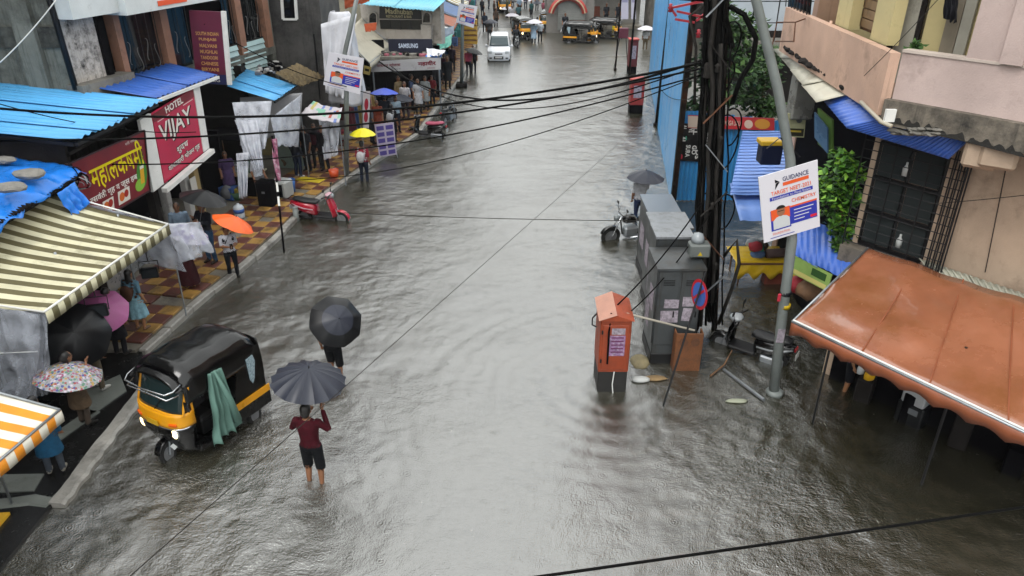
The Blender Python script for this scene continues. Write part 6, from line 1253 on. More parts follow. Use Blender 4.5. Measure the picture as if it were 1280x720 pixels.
# ---- stalls further along
def crowd(rows):
    for (lab, px, py, gz, rz, h_, top, bot, kw) in rows:
        q = G(px, py, gz); person(lab, (q.x, q.y, gz - (.15 if gz < .05 else 0)), R(rz), h_, top, bot, vox=kw.pop('vox', .026), **kw)
crowd([
 ('man in white shirt and grey shorts serving at the fish stall', 328, 252, .16, 60, 1.66, 'a9adb6', '5a5a5e', dict(legs='shorts')),
 ('man in dark clothes and white shoes walking by the pale cabin', 374, 222, .16, 150, 1.68, '1c1e26', '1c2436', dict(shoe='b8b8ba', sleeve='long')),
 ('person with dark hood and maroon jacket in the shop mouth', 398, 210, .16, 5, 1.66, '3a1620', '17181c', dict(sleeve='long', hair='hood', scarf='141318')),
 ('man in black shirt leaning in the shop mouth', 408, 214, .16, -20, 1.70, '17171b', '15161a', dict(sleeve='long')),
 ('person under the yellow umbrella with a white bag on the back', 456, 226, 0, 170, 1.62, '8a2a3a', '1c2230', dict(bag='b4b2b4')),
 ('woman in pale grey top beside the blue umbrella', 497, 166, .16, 30, 1.58, '8fa0ac', '22262e', dict(hair='long')),
 ('man in dark jacket under the blue umbrella', 484, 168, .16, 170, 1.70, '20242c', '1a1c22', dict(sleeve='long')),
 ('person in white shirt by the banner post', 508, 148, .16, -10, 1.66, 'b4b0b2', '4a4048', dict()),
 ('woman in white scarf standing below the maroon lettering', 524, 142, .16, 15, 1.6, 'a3a3a6', '23252c', dict(hair='long', legs='kurta')),
 ('person in grey kurta next to the woman in white scarf', 533, 138, .16, -15, 1.62, '8c9090', '2a2a30', dict(legs='kurta', hair='long')),
 ('man in black walking out from under the banner', 548, 122, .16, 170, 1.72, '15161b', '14151a', dict(sleeve='long')),
 ('person in maroon at the end of the tiled pavement', 556, 106, .16, 150, 1.68, '3a1a28', '1c1c24', dict(vox=.034)),
 ('woman in pink top under the striped umbrella by the second lamp post', 586, 92, .0, 0, 1.6, 'b04a62', '1c1c22', dict(hair='long', vox=.034)),
 ('man in black beside the woman in pink', 592, 90, .0, 20, 1.7, '17171c', '15151a', dict(vox=.034)),
 ('person in dark violet by the second lamp post', 566, 92, .05, 150, 1.66, '2a2030', '1a1820', dict(vox=.034)),
 ('rider in dark raincoat on the motorcycle beside the van', 645, 58, .0, 5, 1.7, '2a2e34', '1e2024', dict(sleeve='long', vox=.036, pose=dict(head=(0, -.05, 1.50), neck=(0, -.02, 1.34), ls=(.185, 0, 1.28), rs=(-.185, 0, 1.28), lh=(.1, .1, .82), rh=(-.1, .1, .82), lk=(.2, -.25, .72), rk=(-.2, -.25, .72), la=(.2, -.1, .3), ra=(-.2, -.1, .3), lt=(.2, -.25, .26), rt=(-.2, -.25, .26), le=(.26, -.14, 1.08), re=(-.26, -.14, 1.08), lw=(.32, -.34, 1.02), rw=(-.32, -.34, 1.02)))),
 ('person in pale blue raincoat wading under a white umbrella', 667, 54, 0, 170, 1.66, '8ba0b4', '20242c', dict(vox=.036, legs='kurta')),
 ('person in white beside the pale blue raincoat', 675, 52, 0, 185, 1.64, 'a8b0b8', '1c2028', dict(vox=.036)),
 ('person in white shirt wading behind the rickshaws', 692, 34, 0, 10, 1.68, 'b0b4b8', '24262c', dict(vox=.04)),
 ('man in dark clothes at the grey shutter', 706, 42, 0, 0, 1.7, '23262c', '1c1e24', dict(vox=.04)),
 ('man in black standing by the beige wall', 757, 32, .3, 10, 1.72, '1c1f26', '16181e', dict(vox=.04)),
 ('second man in black further along the beige wall', 772, 32, .3, -10, 1.72, '20232a', '181a20', dict(vox=.04)),
 ('child in yellow raincoat below the men in black', 767, 42, .1, 0, 1.1, 'b0a01c', '8a7a1c', dict(vox=.04, legs='kurta')),
 ('person in white under the white umbrella near the hoarding', 806, 62, 0, 170, 1.66, 'a4a8ac', '5a5040', dict(vox=.036)),
 ('person in dark blue at the far left kerb', 606, 40, .0, 10, 1.66, '26303e', '1c2028', dict(vox=.04)),
 ('person in grey among the far crowd by the yellow crates', 612, 50, .0, -10, 1.64, '5a5c60', '24262a', dict(vox=.04)),
 ('person in white top far behind the van', 640, 30, 0, 0, 1.66, '9c9ca0', '2a2c30', dict(vox=.042)),
 ('person in brown far behind the van', 620, 34, 0, 20, 1.66, '4a3c34', '24221f', dict(vox=.042)),
 ('person in teal far behind the van', 648, 28, 0, 170, 1.66, '3c5a60', '202428', dict(vox=.042)),
 ('person in pink shirt and black shorts under the orange awning', 1057, 486, 0, 60, 1.6, '8f5a66', '14151a', dict(legs='shorts', vox=.019, skin=SKIN2)),
])
for (lab, px, py, Y, f, m_, R_, rb) in (
 ('bright yellow umbrella over the person with a white bag', 453, 160, G(456, 226).y, (0, -.05, -.75), uYel, .46, 8), ('blue umbrella on the tiled pavement near the banner', 480, 110, G(484, 168, .1).y, (0, -.1, -.75), uBlu, .60, 8),
 ('dark umbrella striped with white by the second lamp post', 593, 60, G(590, 92).y, (-.2, 0, -.7), uBlk, .56, 8), ('white umbrella over the pale blue raincoat', 668, 24, G(667, 54).y, (0, 0, -.75), uWht, .6, 8),
 ('white umbrella beside the blue hoarding', 808, 32, G(806, 62).y, (0, 0, -.75), uWht, .62, 8), ('white umbrella in the far crowd behind the van', 640, 16, G(640, 30).y, (0, 0, -.7), uWht, .6, 8), ('grey umbrella in the far crowd by the yellow crates', 613, 24, G(612, 50).y, (0, 0, -.7), uGry, .6, 8)):
    a = A(px, py, Y); umbrella(lab, a, a + Vector(f), m_, R_, .22, rb)
o = G(800, 296); person('man in white shirt and dark trousers wading under a grey umbrella', (G(802, 285).x, G(802, 285).y + .6, -.2), R(175), 1.72, 'b4b6bc', '2a3350', sleeve='short', pose=dict(re=(-.2, -.1, 1.2), rw=(-.05, -.2, 1.4)), vox=.024)
a = A(808, 213, G(802, 285).y + .55); umbrella('grey umbrella over the man beyond the grey cabinets', a, a + Vector((-.03, .0, -.8)), uGry, .58, .24, 8)
o = Vector((-5.57, 11.05, 0)); person('rickshaw driver in grey shirt behind the windscreen', (-5.66 - .06, 10.98 - .06, .18), R(-28), 1.62, '6d7378', '2c2c30', sleeve='short', vox=.022, pose=dict(head=(0, -.1, 1.30), neck=(0, -.05, 1.15), ls=(.185, -.05, 1.1), rs=(-.185, -.05, 1.1), lh=(.1, .05, .62), rh=(-.1, .05, .62), lk=(.14, -.36, .62), rk=(-.14, -.36, .62), la=(.14, -.4, .25), ra=(-.14, -.4, .25), lt=(.14, -.56, .22), rt=(-.14, -.56, .22), le=(.26, -.22, .92), re=(-.26, -.22, .92), lw=(.26, -.48, .95), rw=(-.26, -.48, .95)))
# ------------------------------------------------------------------ electrical cabinets in the flood
m_cab = mat('cabinet_grey', '373b3d', .4, .12, 2, dirt=.5, dcol='262019', streak=.6); m_cabl = mat('cabinet_top', '777b7f', .4, .14, 2, dirt=.45, dcol='34302a')
mPaper = mat('torn_paper', '9b929c', .8, .3, 14, dirt=.5, dcol='5a5058', dsc=9)
def cabinet(label, x0, x1, y0, y1, h, doors=2, top=m_cabl, papers=(), z0=-.3, name='electrical_cabinet'):
    t = thing(name, label, 'cabinet', ((x0 + x1) / 2, (y0 + y1) / 2, 0)); w_, d_ = x1 - x0, y1 - y0
    mk('body', B().cbox((0, 0, (h + z0) / 2), (w_, d_, h - z0), .015), m_cab, t); mk('base', B().cbox((0, 0, .0), (w_ + .03, d_ + .03, .5), .02), m_bsteel, t)
    mk('lid', B().prism([(-w_ / 2 - .04, 0), (w_ / 2 + .04, 0), (w_ / 2 + .04, .05), (-w_ / 2 - .04, .05)], (0, d_ / 2 + .04, h), (1, 0, 0), (0, 0, 1), -(d_ + .08)), top, t)
    for k in range(doors):
        xa, xb = lerp(-w_ / 2, w_ / 2, k / doors) + .02, lerp(-w_ / 2, w_ / 2, (k + 1) / doors) - .02
        dr = mk('door', B().cbox(((xa + xb) / 2, -d_ / 2 - .008, (h + .35) / 2 + .05), (xb - xa, .02, h - .5), .006), m_cab, t); mk('handle', B().cbox((xb - .06, -d_ / 2 - .03, h * .55), (.025, .03, .14), .006), m_bsteel, dr)
        for j in range(4): mk('vent', B().box(((xa + xb) / 2, -d_ / 2 - .021, h - .22 - j * .035), ((xb - xa) * .55, .008, .012)), m_bsteel, dr)
    ds = mk('side_door', B().cbox((-w_ / 2 - .008, 0, (h + .35) / 2 + .05), (.02, d_ - .08, h - .5), .006), m_cab, t)
    for i, (side, u, z, pw, ph) in enumerate(papers):
        if side == 'f': mk('pasted_notice', B().box((u * w_ / 2, -d_ / 2 - .0215, z), (pw, .003, ph), M=Matrix.Rotation(random.uniform(-.08, .08), 3, 'Y')), mPaper, t)
        else: mk('pasted_notice', B().box((-w_ / 2 - .0215, u * d_ / 2, z), (.003, pw, ph)), mPaper, t)
    return t
cabinet('tall grey cabinet pasted with torn notices behind the rusty box', 2.95, 3.86, 13.3, 14.3, 2.2, 2, m_cab, [('f', -.3, 1.45, .3, .2), ('f', -.35, 1.15, .36, .28), ('f', .5, 1.5, .28, .22), ('f', .45, 1.2, .2, .3), ('s', -.2, 1.4, .4, .5), ('s', .4, .9, .4, .6)])
cabinet('grey cabinet with pale lid behind the notice covered one', 3.12, 3.86, 14.5, 15.25, 2.38, 1, m_cabl, [('s', 0, 1.2, .5, .7)])
cabinet('wide dark grey cabinet third in the row', 3.25, 4.1, 15.55, 16.5, 2.15, 2, m_cabl, [('s', .2, 1.3, .4, .6)])
cabinet('slate grey cabinet at the far end of the row', 3.4, 4.15, 17.1, 18.3, 1.95, 2, mat('slate_lid', '59626c', .35, .12, 2), [('s', 0, 1.1, .6, .6)])
t = thing('meter_box', 'small grey meter box with yellow warning mark on the cabinet', 'box', (3.78, 14.1, 2.0)); mk('box', B().cbox((.05, -.3, .45), (.42, .3, .28), .03), mat('meter_grey', '5f6462', .4, .1), t); mk('warning_mark', B().prism([(-.05, 0), (.05, 0), (0, .09)], (.05, -.452, .36), (1, 0, 0), (0, 0, 1), .003), flat('warning_yellow', 'b89c1e', .5), t); mk('dome', B().lathe([(0, .2), (.09, .17), (.13, .08), (.14, 0)], 14, (.02, -.25, .60)), glassy('meter_glass', '8a9094', .1), t, smooth=True); mk('bracket', B().beam((.05, -.2, .2), (.05, -.2, .4), .05), m_bsteel, t)
t = thing('rusty_box', 'rust brown open box with two round holes leaning on the cabinet', 'box', (3.66, 13.12, 0)); b = B()
m_r2 = mat('brown_rust', '6a4022', .7, .25, 5, .4, 40, dirt=.4, dcol='2f1c0e')
mk('front', B().cbox((0, -.1, .36), (.56, .03, 1.08), .008), m_r2, t); mk('side', B().box((-.27, .02, .36), (.025, .22, 1.06)).box((.27, .02, .36), (.025, .22, 1.06)), m_r2, t)
for sx in (-.12, .12): mk('hole', B().lathe([(.075, -.012), (.085, -.012), (.085, .004), (.06, .004), (0, .003)], 16, (sx, -.118, .70), 'Y'), m_black, t); mk('rim', B().lathe([(.07, -.02), (.09, -.02), (.09, .0), (.07, .0)], 16, (sx, -.118, .70), 'Y'), m_rust, t)
# orange feeder pillar
t = thing('feeder_pillar', 'red orange feeder pillar on black plinth with torn posters', 'cabinet', (2.0, 12.6, 0)); m_fp = mat('feeder_red', '8a3a1e', .5, .2, 2, .2, 30, dirt=.35, dcol='3a1c10', streak=.45)
mk('plinth', B().cbox((0, 0, .1), (.58, .72, .8), .02), mat('plinth_black', '151413', .6, .2, 4), t); mk('body', B().cbox((0, 0, 1.07), (.60, .74, 1.2), .02), m_fp, t)
mk('roof', B().add([(-.34, -.42, 1.66), (.34, -.42, 1.66), (.34, .42, 1.72), (-.34, .42, 1.72), (0, -.42, 1.78), (0, .42, 1.86)], [(0, 1, 4), (2, 3, 5), (1, 2, 5, 4), (3, 0, 4, 5), (0, 3, 2, 1)]), m_fp, t)
mk('roof_skin', B().add([(-.345, -.43, 1.672), (-.005, -.43, 1.795), (-.005, .43, 1.875), (-.345, .43, 1.732)], [(0, 1, 2, 3)]), mat('faded_pink_paint', 'a37766', .6, .12, 3, dirt=.3), t)
dr = mk('door', B().cbox((0, -.376, 1.05), (.50, .02, 1.0), .008), m_fp, t); mk('pasted_notice', B().box((.04, -.389, 1.1), (.30, .004, .46)), mat('violet_notice', '8a6a8e', .8, .35, 16, dirt=.45, dcol='b8b0b8', dsc=10), dr); mk('pasted_notice', B().box((.05, -.389, 1.42), (.26, .003, .14)), mPaper, dr)
for i in range(5): mk('notice_line', B().box((.04, -.392, 1.28 - i * .08), (.24, .002, .025)), flat('notice_ink', '5a2a4c', .7), dr)
mk('hinge', B().cbox((-.26, -.39, .75), (.03, .03, .08), .005).cbox((-.26, -.39, 1.4), (.03, .03, .08), .005), m_bsteel, dr); mk('strap', B().tube([(.02, -.395, .5), (.0, -.39, .2), (.03, -.4, -.05)], .012, 5), m_white, t)
mk('cable', B().tube([(-.1, -.3, 1.78), (-.14, -.41, 1.4), (-.13, -.41, .7)], .018, 6), m_black, t)
mk('handle', B().tube([(-.34, .0, 1.6), (-.42, .0, 1.5), (-.42, 0, 1.35), (-.33, 0, 1.3)], .015, 6), m_bsteel, t)
o = mk('bamboo_rod', B().tube([A(783, 392, 12.4), A(868, 413, 12.8)], .022, 7), mat('bamboo', '9a9488', .6, .12)); tag(o, 'pale rod lying from the orange feeder pillar to the sign post', 'rod')
# no parking sign
p0, p1 = Vector((2.9, 11.7, -.2)), A(882, 340, 12.6); t = thing('no_parking_sign', 'leaning no parking sign with red ring on a black post', 'sign'); mk('post', B().tube([p0, p1], .022, 8), m_bsteel, t)
c_ = A(874, 368, 12.55); nrm = Vector((-.95, -.27, .05)).normalized(); xx = nrm.cross(Vector((0, 0, 1))).normalized(); zz = xx.cross(nrm)
def dsc(r_, off, m_, nm): pts = [c_ + nrm * off + xx * (r_ * math.cos(a)) + zz * (r_ * math.sin(a)) for a in np.linspace(0, 2 * math.pi, 29)[:-1]]; return mk(nm, B().add(pts + [q - nrm * .006 for q in pts], [tuple(range(28)), tuple(range(55, 27, -1))] + [(i, 28 + i, 28 + (i + 1) % 28, (i + 1) % 28) for i in range(28)]), m_, t)
dsc(.30, 0, flat('sign_ring_red', 'a8222e', .4), 'ring'); dsc(.235, .007, flat('sign_blue', '3a5aa0', .4), 'face'); mk('bar', B().beam(c_ + nrm * .012 + (xx - zz) * .165, c_ + nrm * .012 + (zz - xx) * .165, .05, .006, up=nrm), flat('sign_ring_red', 'a8222e', .4), t)
# flotsam at the cabinets
def flot(lab, nm, cat, px, py, b, m_): q = G(px, py, 0); o = mk(nm, b, m_, smooth=True); o.location = (q.x, q.y, .02); tag(o, lab, cat)
flot('crumpled white plastic bag floating by the orange feeder pillar', 'plastic_bag', 'bag', 800, 476, rock((0, 0, .02), (.22, .10, .05), 3), flat('wet_white', 'aeb0ae', .4)); flot('tan wet cardboard floating beside the white bag', 'cardboard', 'cardboard', 818, 474, rock((0, 0, .01), (.26, .10, .03), 8), mat('wet_card', '7a6444', .8, .2, 6)); flot('pale foam block drifting near the lamp post', 'foam_block', 'foam', 921, 502, rock((0, 0, .0), (.22, .07, .03), 5), flat('wet_foam', '8d917f', .6))
flot('half sunk yellowish stone slab by the cabinet foot', 'stone_slab', 'stone', 800, 452, rock((0, 0, -.02), (.22, .3, .08), 12), mat('slab_tan', '857a5c', .8, .2, 5))
o = mk('steel_pipe', B().tube([G(905, 462, .02), G(955, 500, .05)], .035, 8), m_steel); tag(o, 'steel pipe half sunk between the scooter and the lamp post', 'pipe')
o = mk('driftwood', B().tube([G(888, 470, .03), G(905, 456, .06), G(915, 438, .25)], [.02, .018, .01], 6), m_wood); tag(o, 'thin broken branch sticking out of the water by the black scooter', 'branch')
# ------------------------------------------------------------------ cable pole
t = thing('cable_pole', 'black steel pole smothered in bundles of cables', 'utility pole'); m_cbl = mat('black_cable', '060606', .7, .2, 6, spec=.08); m_cbg = mat('dusty_cable', '2e2c2a', .8, .2, 6, spec=.08); m_pole = mat('dark_pole', '120e0c', .6, .25, 4, dirt=.4, dcol='3a2418', spec=.1)
pb, pt = Vector((4.52, 14.85, -.3)), A(897, -60, 14.6)
for dx in (-.2, .22):
    a, c_ = pb + Vector((dx, 0, 0)), pt + Vector((dx * .8, 0, 0)); b = B(); b.beam(a, c_, .13, .03).beam(a + Vector((0, -.06, 0)), c_ + Vector((0, -.06, 0)), .02, .14); mk('post', b, m_pole, t)
for k in range(7): v = .12 + k * .13; a = pb.lerp(pt, v); mk('cross_brace', B().beam(a + Vector((-.22, -.05, 0)), a + Vector((.24, -.05, .35 * (-1) ** k)), .05, .02), m_rust, t)
for k in range(7): v = .15 + k * .12; a = pb.lerp(pt, v); mk('cross_brace', B().beam(a + Vector((-.26 * (-1) ** k, -.36, 0)), a + Vector((.24 * (-1) ** k, -.34, .55)), .045, .02), (m_steel, m_rust, m_cbg)[k % 3], t)
for k in range(4): a = pb.lerp(pt, .25 + k * .17); mk('insulator', B().lathe([(0, -.09), (.05, -.07), (.03, 0), (.055, .04), (0, .09)], 10, a + Vector((.1 - .12 * (k % 2), -.36, 0))), m_cbg, t, smooth=True)
rs = random.Random(3)
for k in range(18):
    dx, dy = rs.uniform(-.34, .34), rs.uniform(-.3, -.05); z0, z1 = rs.choice((-.2, .2, .8)), rs.choice((6.4, 7.6, 8.0)); pts = []
    for v in np.linspace(0, 1, 12): z = lerp(z0, z1, v); f = (z + .3) / (pt.z + .3); base = pb.lerp(pt, f); pts.append(base + Vector((dx * (1 - .3 * f) + .07 * noise.noise((k * 3.1, z * 1.1, 0)), dy + .06 * noise.noise((k, z * 1.3, 5)), 0)))
    mk('cable', B().tube(pts, rs.choice((.018, .028, .045)), 6), rs.choice((m_cbl, m_cbl, m_cbl, m_cbg)), t, smooth=True)
for k in range(8):                                        # slack loops
    z = rs.uniform(.8, 6.6); f = (z + .3) / (pt.z + .3); c_ = pb.lerp(pt, f) + Vector((rs.uniform(-.15, .35), -.25, 0)); r_ = rs.uniform(.2, .45)
    mk('cable_loop', B().tube([c_ + Vector((r_ * .6 * math.cos(a), -.06 * math.sin(a * 2), r_ * 1.3 * math.sin(a))) for a in np.linspace(-1.9, 2.1, 16)], .016, 6), m_cbl, t, smooth=True)
lp = [A(912, 8, 14.6), A(930, 18, 14.5), A(945, 48, 14.5), A(941, 75, 14.5), A(925, 100, 14.6), A(915, 130, 14.6)]
mk('cable_loop', B().tube(lp, .05, 8), m_cbl, t, smooth=True); mk('cable_loop', B().tube([A(905, 320, 14.6), A(921, 300, 14.5), A(924, 330, 14.5), A(915, 360, 14.6), A(898, 405, 14.7)], .04, 8), m_cbg, t, smooth=True)
mk('junction_box', B().cbox(A(893, 88, 14.5), (.42, .2, .3), .03), m_cbg, t); mk('cable', B().tube([A(850, -4, 14.7), A(880, -2, 14.6), A(905, 14, 14.5), A(915, 60, 14.5)], .06, 8), m_cbl, t, smooth=True)
mk('cable', B().tube([A(878, 8, 14.6), A(862, 20, 14.6), A(870, 60, 14.6), A(868, 130, 14.7)], .028, 8), m_cbg, t, smooth=True)
# red cross-arm pole near the hoarding
t = thing('crossarm_pole', 'dark pole with red painted cross arms beside the hoarding', 'utility pole'); a, c_ = A(855, 124, 22.6), A(872, -40, 22.6); mk('post', B().beam((a.x, a.y, -.2), c_, .16, .16), m_pole, t); m_rar = mat('red_arm', '9a2430', .45, .12)
for p, q in (((838, 10), (885, 0)), ((846, 14), (882, 22)), ((844, 24), (868, 28)), ((845, 20), (838, 9)), ((870, 26), (888, 12))): mk('cross_arm', B().beam(A(*p, 22.5), A(*q, 22.5), .09, .06), m_rar, t)
for p in ((838, 10), (873, 42)): mk('insulator', B().lathe([(0, -.12), (.07, -.1), (.04, -.03), (.08, 0), (.04, .05), (.06, .1), (0, .13)], 10, A(*p, 22.45)), m_rar, t, smooth=True)
# ------------------------------------------------------------------ lamp posts and posters
m_lp = mat('lamp_post_grey', '6f7573', .45, .12, 3, dirt=.3, dcol='4a4a44', streak=.2)
t = thing('lamp_post', 'leaning grey lamp post with poster beside the orange awning', 'lamp post'); pts = [Vector((5.26, 12.18, -.3)), A(976, 410, 12.16), A(990, 300, 12.12), A(988, 200, 12.12), A(972, 110, 12.12), A(945, 0, 12.12), A(925, -80, 12.1)]
mk('pole', B().tube(pts, [.10, .095, .09, .085, .08, .075, .07], 14), m_lp, t, smooth=True); mk('base_collar', B().lathe([(.1, 0), (.16, 0), (.17, .08), (.11, .12), (.1, .12)], 14, (5.26, 12.18, -.02)), m_lp, t, smooth=True)
for px, py, col, nm in ((981, 382, 'b89a1c', 'yellow_band'), (982, 366, '14151a', 'black_band')): q = A(px, py, 12.15); mk(nm, B().lathe([(.096, -.04), (.104, -.04), (.104, .04), (.096, .04)], 14, q), flat('band_' + nm, col, .5), t, smooth=True)
mk('pasted_notice', B().box(A(976, 420, 12.055), (.14, .006, .3)), mPaper, t); mk('red_tag', B().cbox(A(974, 372, 12.0), (.06, .03, .16), .01), flat('tag_red', 'b03040', .5), t); mk('clamp', B().tube([A(958, 186, 12.1), A(975, 172, 12.1), A(1000, 196, 12.1)], .012, 5), m_bsteel, t)
poster('large white coaching poster with a portrait tied to the leaning lamp post', [A(948, 222, 12.0), A(1022, 200, 12.0), A(1025, 283, 12.0), A(955, 304, 12.0)])
t = thing('lamp_post', 'grey lamp post carrying a poster before the white tarpaulin', 'lamp post'); b0 = G(433, 220, .1); mk('pole', B().tube([b0, A(433, 110, b0.y), A(431, 66, b0.y), A(437, 40, b0.y), A(448, -12, b0.y)], [.09, .085, .08, .075, .07], 12), m_lp, t, smooth=True)
mk('base', B().lathe([(0, .12), (.42, .12), (.5, .08), (.52, -.2)], 20, (b0.x, b0.y, 0)), mat('dark_plinth', '24241f', .5, .2, 4), t, smooth=True)
poster('white coaching poster on the post before the white tarpaulin', [A(411, 65, b0.y - .1), A(455, 73, b0.y - .1), A(450, 118, b0.y - .1), A(404, 106, b0.y - .1)])
t = thing('lamp_post', 'grey lamp post at the end of the tiled pavement', 'lamp post'); b0 = G(577, 106, .1); mk('pole', B().tube([b0, A(578, 30, b0.y), b0 + Vector((.3, 0, 7.5))], [.1, .09, .07], 12), m_lp, t, smooth=True); mk('base', B().cbox((b0.x, b0.y, .1), (.6, .6, .25), .04), m_dark2, t)
poster('small white poster on the post at the end of the tiled pavement', [A(574, 4, b0.y - .15), A(597, 8, b0.y - .15), A(592, 35, b0.y - .15), A(570, 28, b0.y - .15)])
t = thing('steel_pole', 'tall dark steel pole standing against the blue hoarding', 'pole'); b0 = G(820, 157, 0); mk('pole', B().tube([b0 + Vector((0, 0, -.2)), A(830, 70, b0.y), A(838, 0, b0.y), A(845, -60, b0.y)], .075, 10), m_pole, t, smooth=True); mk('collar', B().lathe([(.08, 0), (.13, 0), (.13, .1), (.08, .14)], 12, b0), m_pole, t)
for lab, px, py, r_ in (('slim black pole in front of the far white posters', 786, 98, .06), ('slim black pole beside the far red pillar', 769, 88, .05)):
    t = thing('steel_pole', lab, 'pole'); b0 = G(px, py, 0); mk('pole', B().tube([b0 + Vector((0, 0, -.2)), b0 + Vector((.15, 0, 8.5))], r_, 8), m_pole, t, smooth=True); mk('collar', B().lathe([(r_, 0), (r_ * 1.8, 0), (r_ * 1.8, .1), (r_, .14)], 10, b0), m_pole, t)
def fpillar(label, px, py, h_, w_, col):
    b0 = G(px, py, 0); t = thing('feeder_pillar', label, 'cabinet', (b0.x, b0.y + .3, 0)); mm = mat('fp_' + col, col, .5, .15, 3, dirt=.3); mk('plinth', B().cbox((0, 0, .1), (w_, .6, .6), .02), m_black, t); mk('body', B().cbox((0, 0, .4 + h_ / 2), (w_ + .02, .62, h_), .02), mm, t); mk('lid', B().cbox((0, 0, .4 + h_ + .04), (w_ + .1, .7, .08), .02), mat('lid_red', 'a83a30', .5, .1), t); mk('pasted_notice', B().box((0, -.313, .4 + h_ * .55), (w_ * .6, .004, h_ * .5)), mPaper, t)
fpillar('red feeder pillar standing in water before the steel pole', 795, 142, 1.15, .62, '8a2a26'); fpillar('dark maroon feeder pillar between the far poles', 790, 92, 1.5, .5, '5a2022')
b0 = G(776, 86, 0); t = thing('tripod_sign', 'maroon box sign raised on two thin legs', 'sign', (b0.x, b0.y, 0)); 
for s_ in (-1, 1): mk('leg', B().tube([(s_ * .45, 0, -.2), (s_ * .18, 0, 1.9)], .025, 6), m_bsteel, t)
mk('box', B().cbox((0, 0, 2.1), (.62, .3, .6), .04), mat('box_maroon', '5a2434', .5, .15), t)
for lab, px in (('white hanging poster on the far pole, wider of the pair', 781), ('white hanging poster on the far pole, narrower of the pair', 792)):
    t = thing('poster_board', lab, 'poster'); w_ = 4.5 if 'wider' in lab else 3; q = [A(px - w_, -4, 47), A(px + w_, -4, 47), A(px + w_, 24, 47), A(px - w_, 24, 47)]; board(t, q, flat('poster_pale', 'b5b2c0', .5), .03, 'panel'); qrect(t, q, .1, .1, .9, .25, flat('poster_grey', '8a88a0', .5))
# ------------------------------------------------------------------ overhead cables
def cable(label, P, Q, sag, r_=.012, m_=m_cbl, n=28):
    P, Q = Vector(P), Vector(Q); pts = [P.lerp(Q, v) - Vector((0, 0, 4 * sag * v * (1 - v))) for v in np.linspace(0, 1, n)]; tag(mk('overhead_cable', B().tube(pts, r_, 6), m_, smooth=True), label, 'cable')
PP = A(905, 66, 14.6)
cable('thick cable from the cable pole to the restaurant corner', PP, A(470, 74, 35), 1.35, .03); cable('thinner cable strung just below the one to the restaurant', PP + Vector((0, 0, -.06)), A(486, 80, 35), 1.5, .016)
cable('heavy cable sagging low from the cable pole across to the sky blue roof', PP + Vector((-.1, 0, -.12)), A(-60, 130, 14.9), .62, .026); cable('second heavy cable running beside the low sagging one', PP + Vector((-.1, -.1, -.2)), A(-60, 172, 14.2), .50, .02)
cable('cable crossing from the cable pole to the hotel signboard ledge', PP + Vector((0, 0, -.3)), A(120, 205, 17), .55, .016); cable('thin cable reaching the stall curtains from the cable pole', PP + Vector((0, 0, -.25)), A(300, 225, 22), .7, .012)
cable('long thin grey wire slanting across the flooded street', A(150, 728, 5.2).lerp(A(806, 150, 33), -.22), A(806, 150, 33), .05, .006, m_cbg); cable('thick black cable close above the foreground water', A(650, 722, 6.2).lerp(A(1300, 630, 7.2), -1.6), A(650, 722, 6.2).lerp(A(1300, 630, 7.2), 1.5), .03, .02)
cable('fine wire level across the street behind the red scooter', A(430, 266, 21), A(806, 276, 19), .05, .010, m_cbg); cable('cable from the louvred windows to the poster lamp post', A(255, 30, 23), A(432, 108, 25.4), .25, .016); cable('cable from the poster lamp post toward the far kerb', A(432, 108, 25.4), A(590, 130, 34), .3, .014)
cable('thin white wire on the grey side wall', A(70, 0, 18.4), A(0, 78, 17.5), .05, .014, m_white); cable('slack cable over the maroon signboard', A(-40, 118, 14.6), A(245, 165, 19), .25, .012); cable('cable drooping between the pillar and the cable pole', A(760, 392, 12.4), A(880, 250, 14.5), .18, .016); cable('second cable drooping to the orange feeder pillar', A(775, 400, 12.3), A(895, 255, 14.5), .28, .014)
cable('faint wire across the peach parapet', A(1080, 95, 11.5), A(1190, -20, 11), .03, .006, m_cbg); cable('thin wire across the stained wall', A(1160, 255, 11), A(1290, 243, 9.8), .01, .006, m_cbg); cable('wire down the stained wall', fw(1262, 190, .02), fw(1232, 340, .02), .0, .008, m_cbg); cable('wire over the blue hoarding to the cable pole', A(825, 110, 33), PP + Vector((0, 0, -.6)), .4, .010)
# ------------------------------------------------------------------ leafy things
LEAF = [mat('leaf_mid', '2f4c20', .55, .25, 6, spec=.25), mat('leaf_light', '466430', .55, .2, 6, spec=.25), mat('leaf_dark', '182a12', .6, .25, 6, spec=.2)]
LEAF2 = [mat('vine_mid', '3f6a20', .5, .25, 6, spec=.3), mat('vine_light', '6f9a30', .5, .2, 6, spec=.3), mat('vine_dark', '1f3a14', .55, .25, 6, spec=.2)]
def leaves(b, blobs, n, L, rs):
    for k in range(n):
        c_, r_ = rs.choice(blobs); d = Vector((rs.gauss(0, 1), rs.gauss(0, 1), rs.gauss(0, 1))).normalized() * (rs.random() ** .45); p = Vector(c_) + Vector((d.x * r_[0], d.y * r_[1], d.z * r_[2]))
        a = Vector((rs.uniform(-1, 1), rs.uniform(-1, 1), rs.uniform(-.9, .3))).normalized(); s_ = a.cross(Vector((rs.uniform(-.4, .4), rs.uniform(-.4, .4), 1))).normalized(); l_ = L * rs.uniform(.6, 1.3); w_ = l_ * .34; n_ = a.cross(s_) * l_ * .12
        b.add([p, p + a * l_ * .45 + s_ * w_ + n_, p + a * l_, p + a * l_ * .45 - s_ * w_ + n_], [(0, 1, 2), (0, 2, 3)], mi=0 if rs.random() < .5 else (1 if d.z > -.1 and rs.random() < .6 else 2))
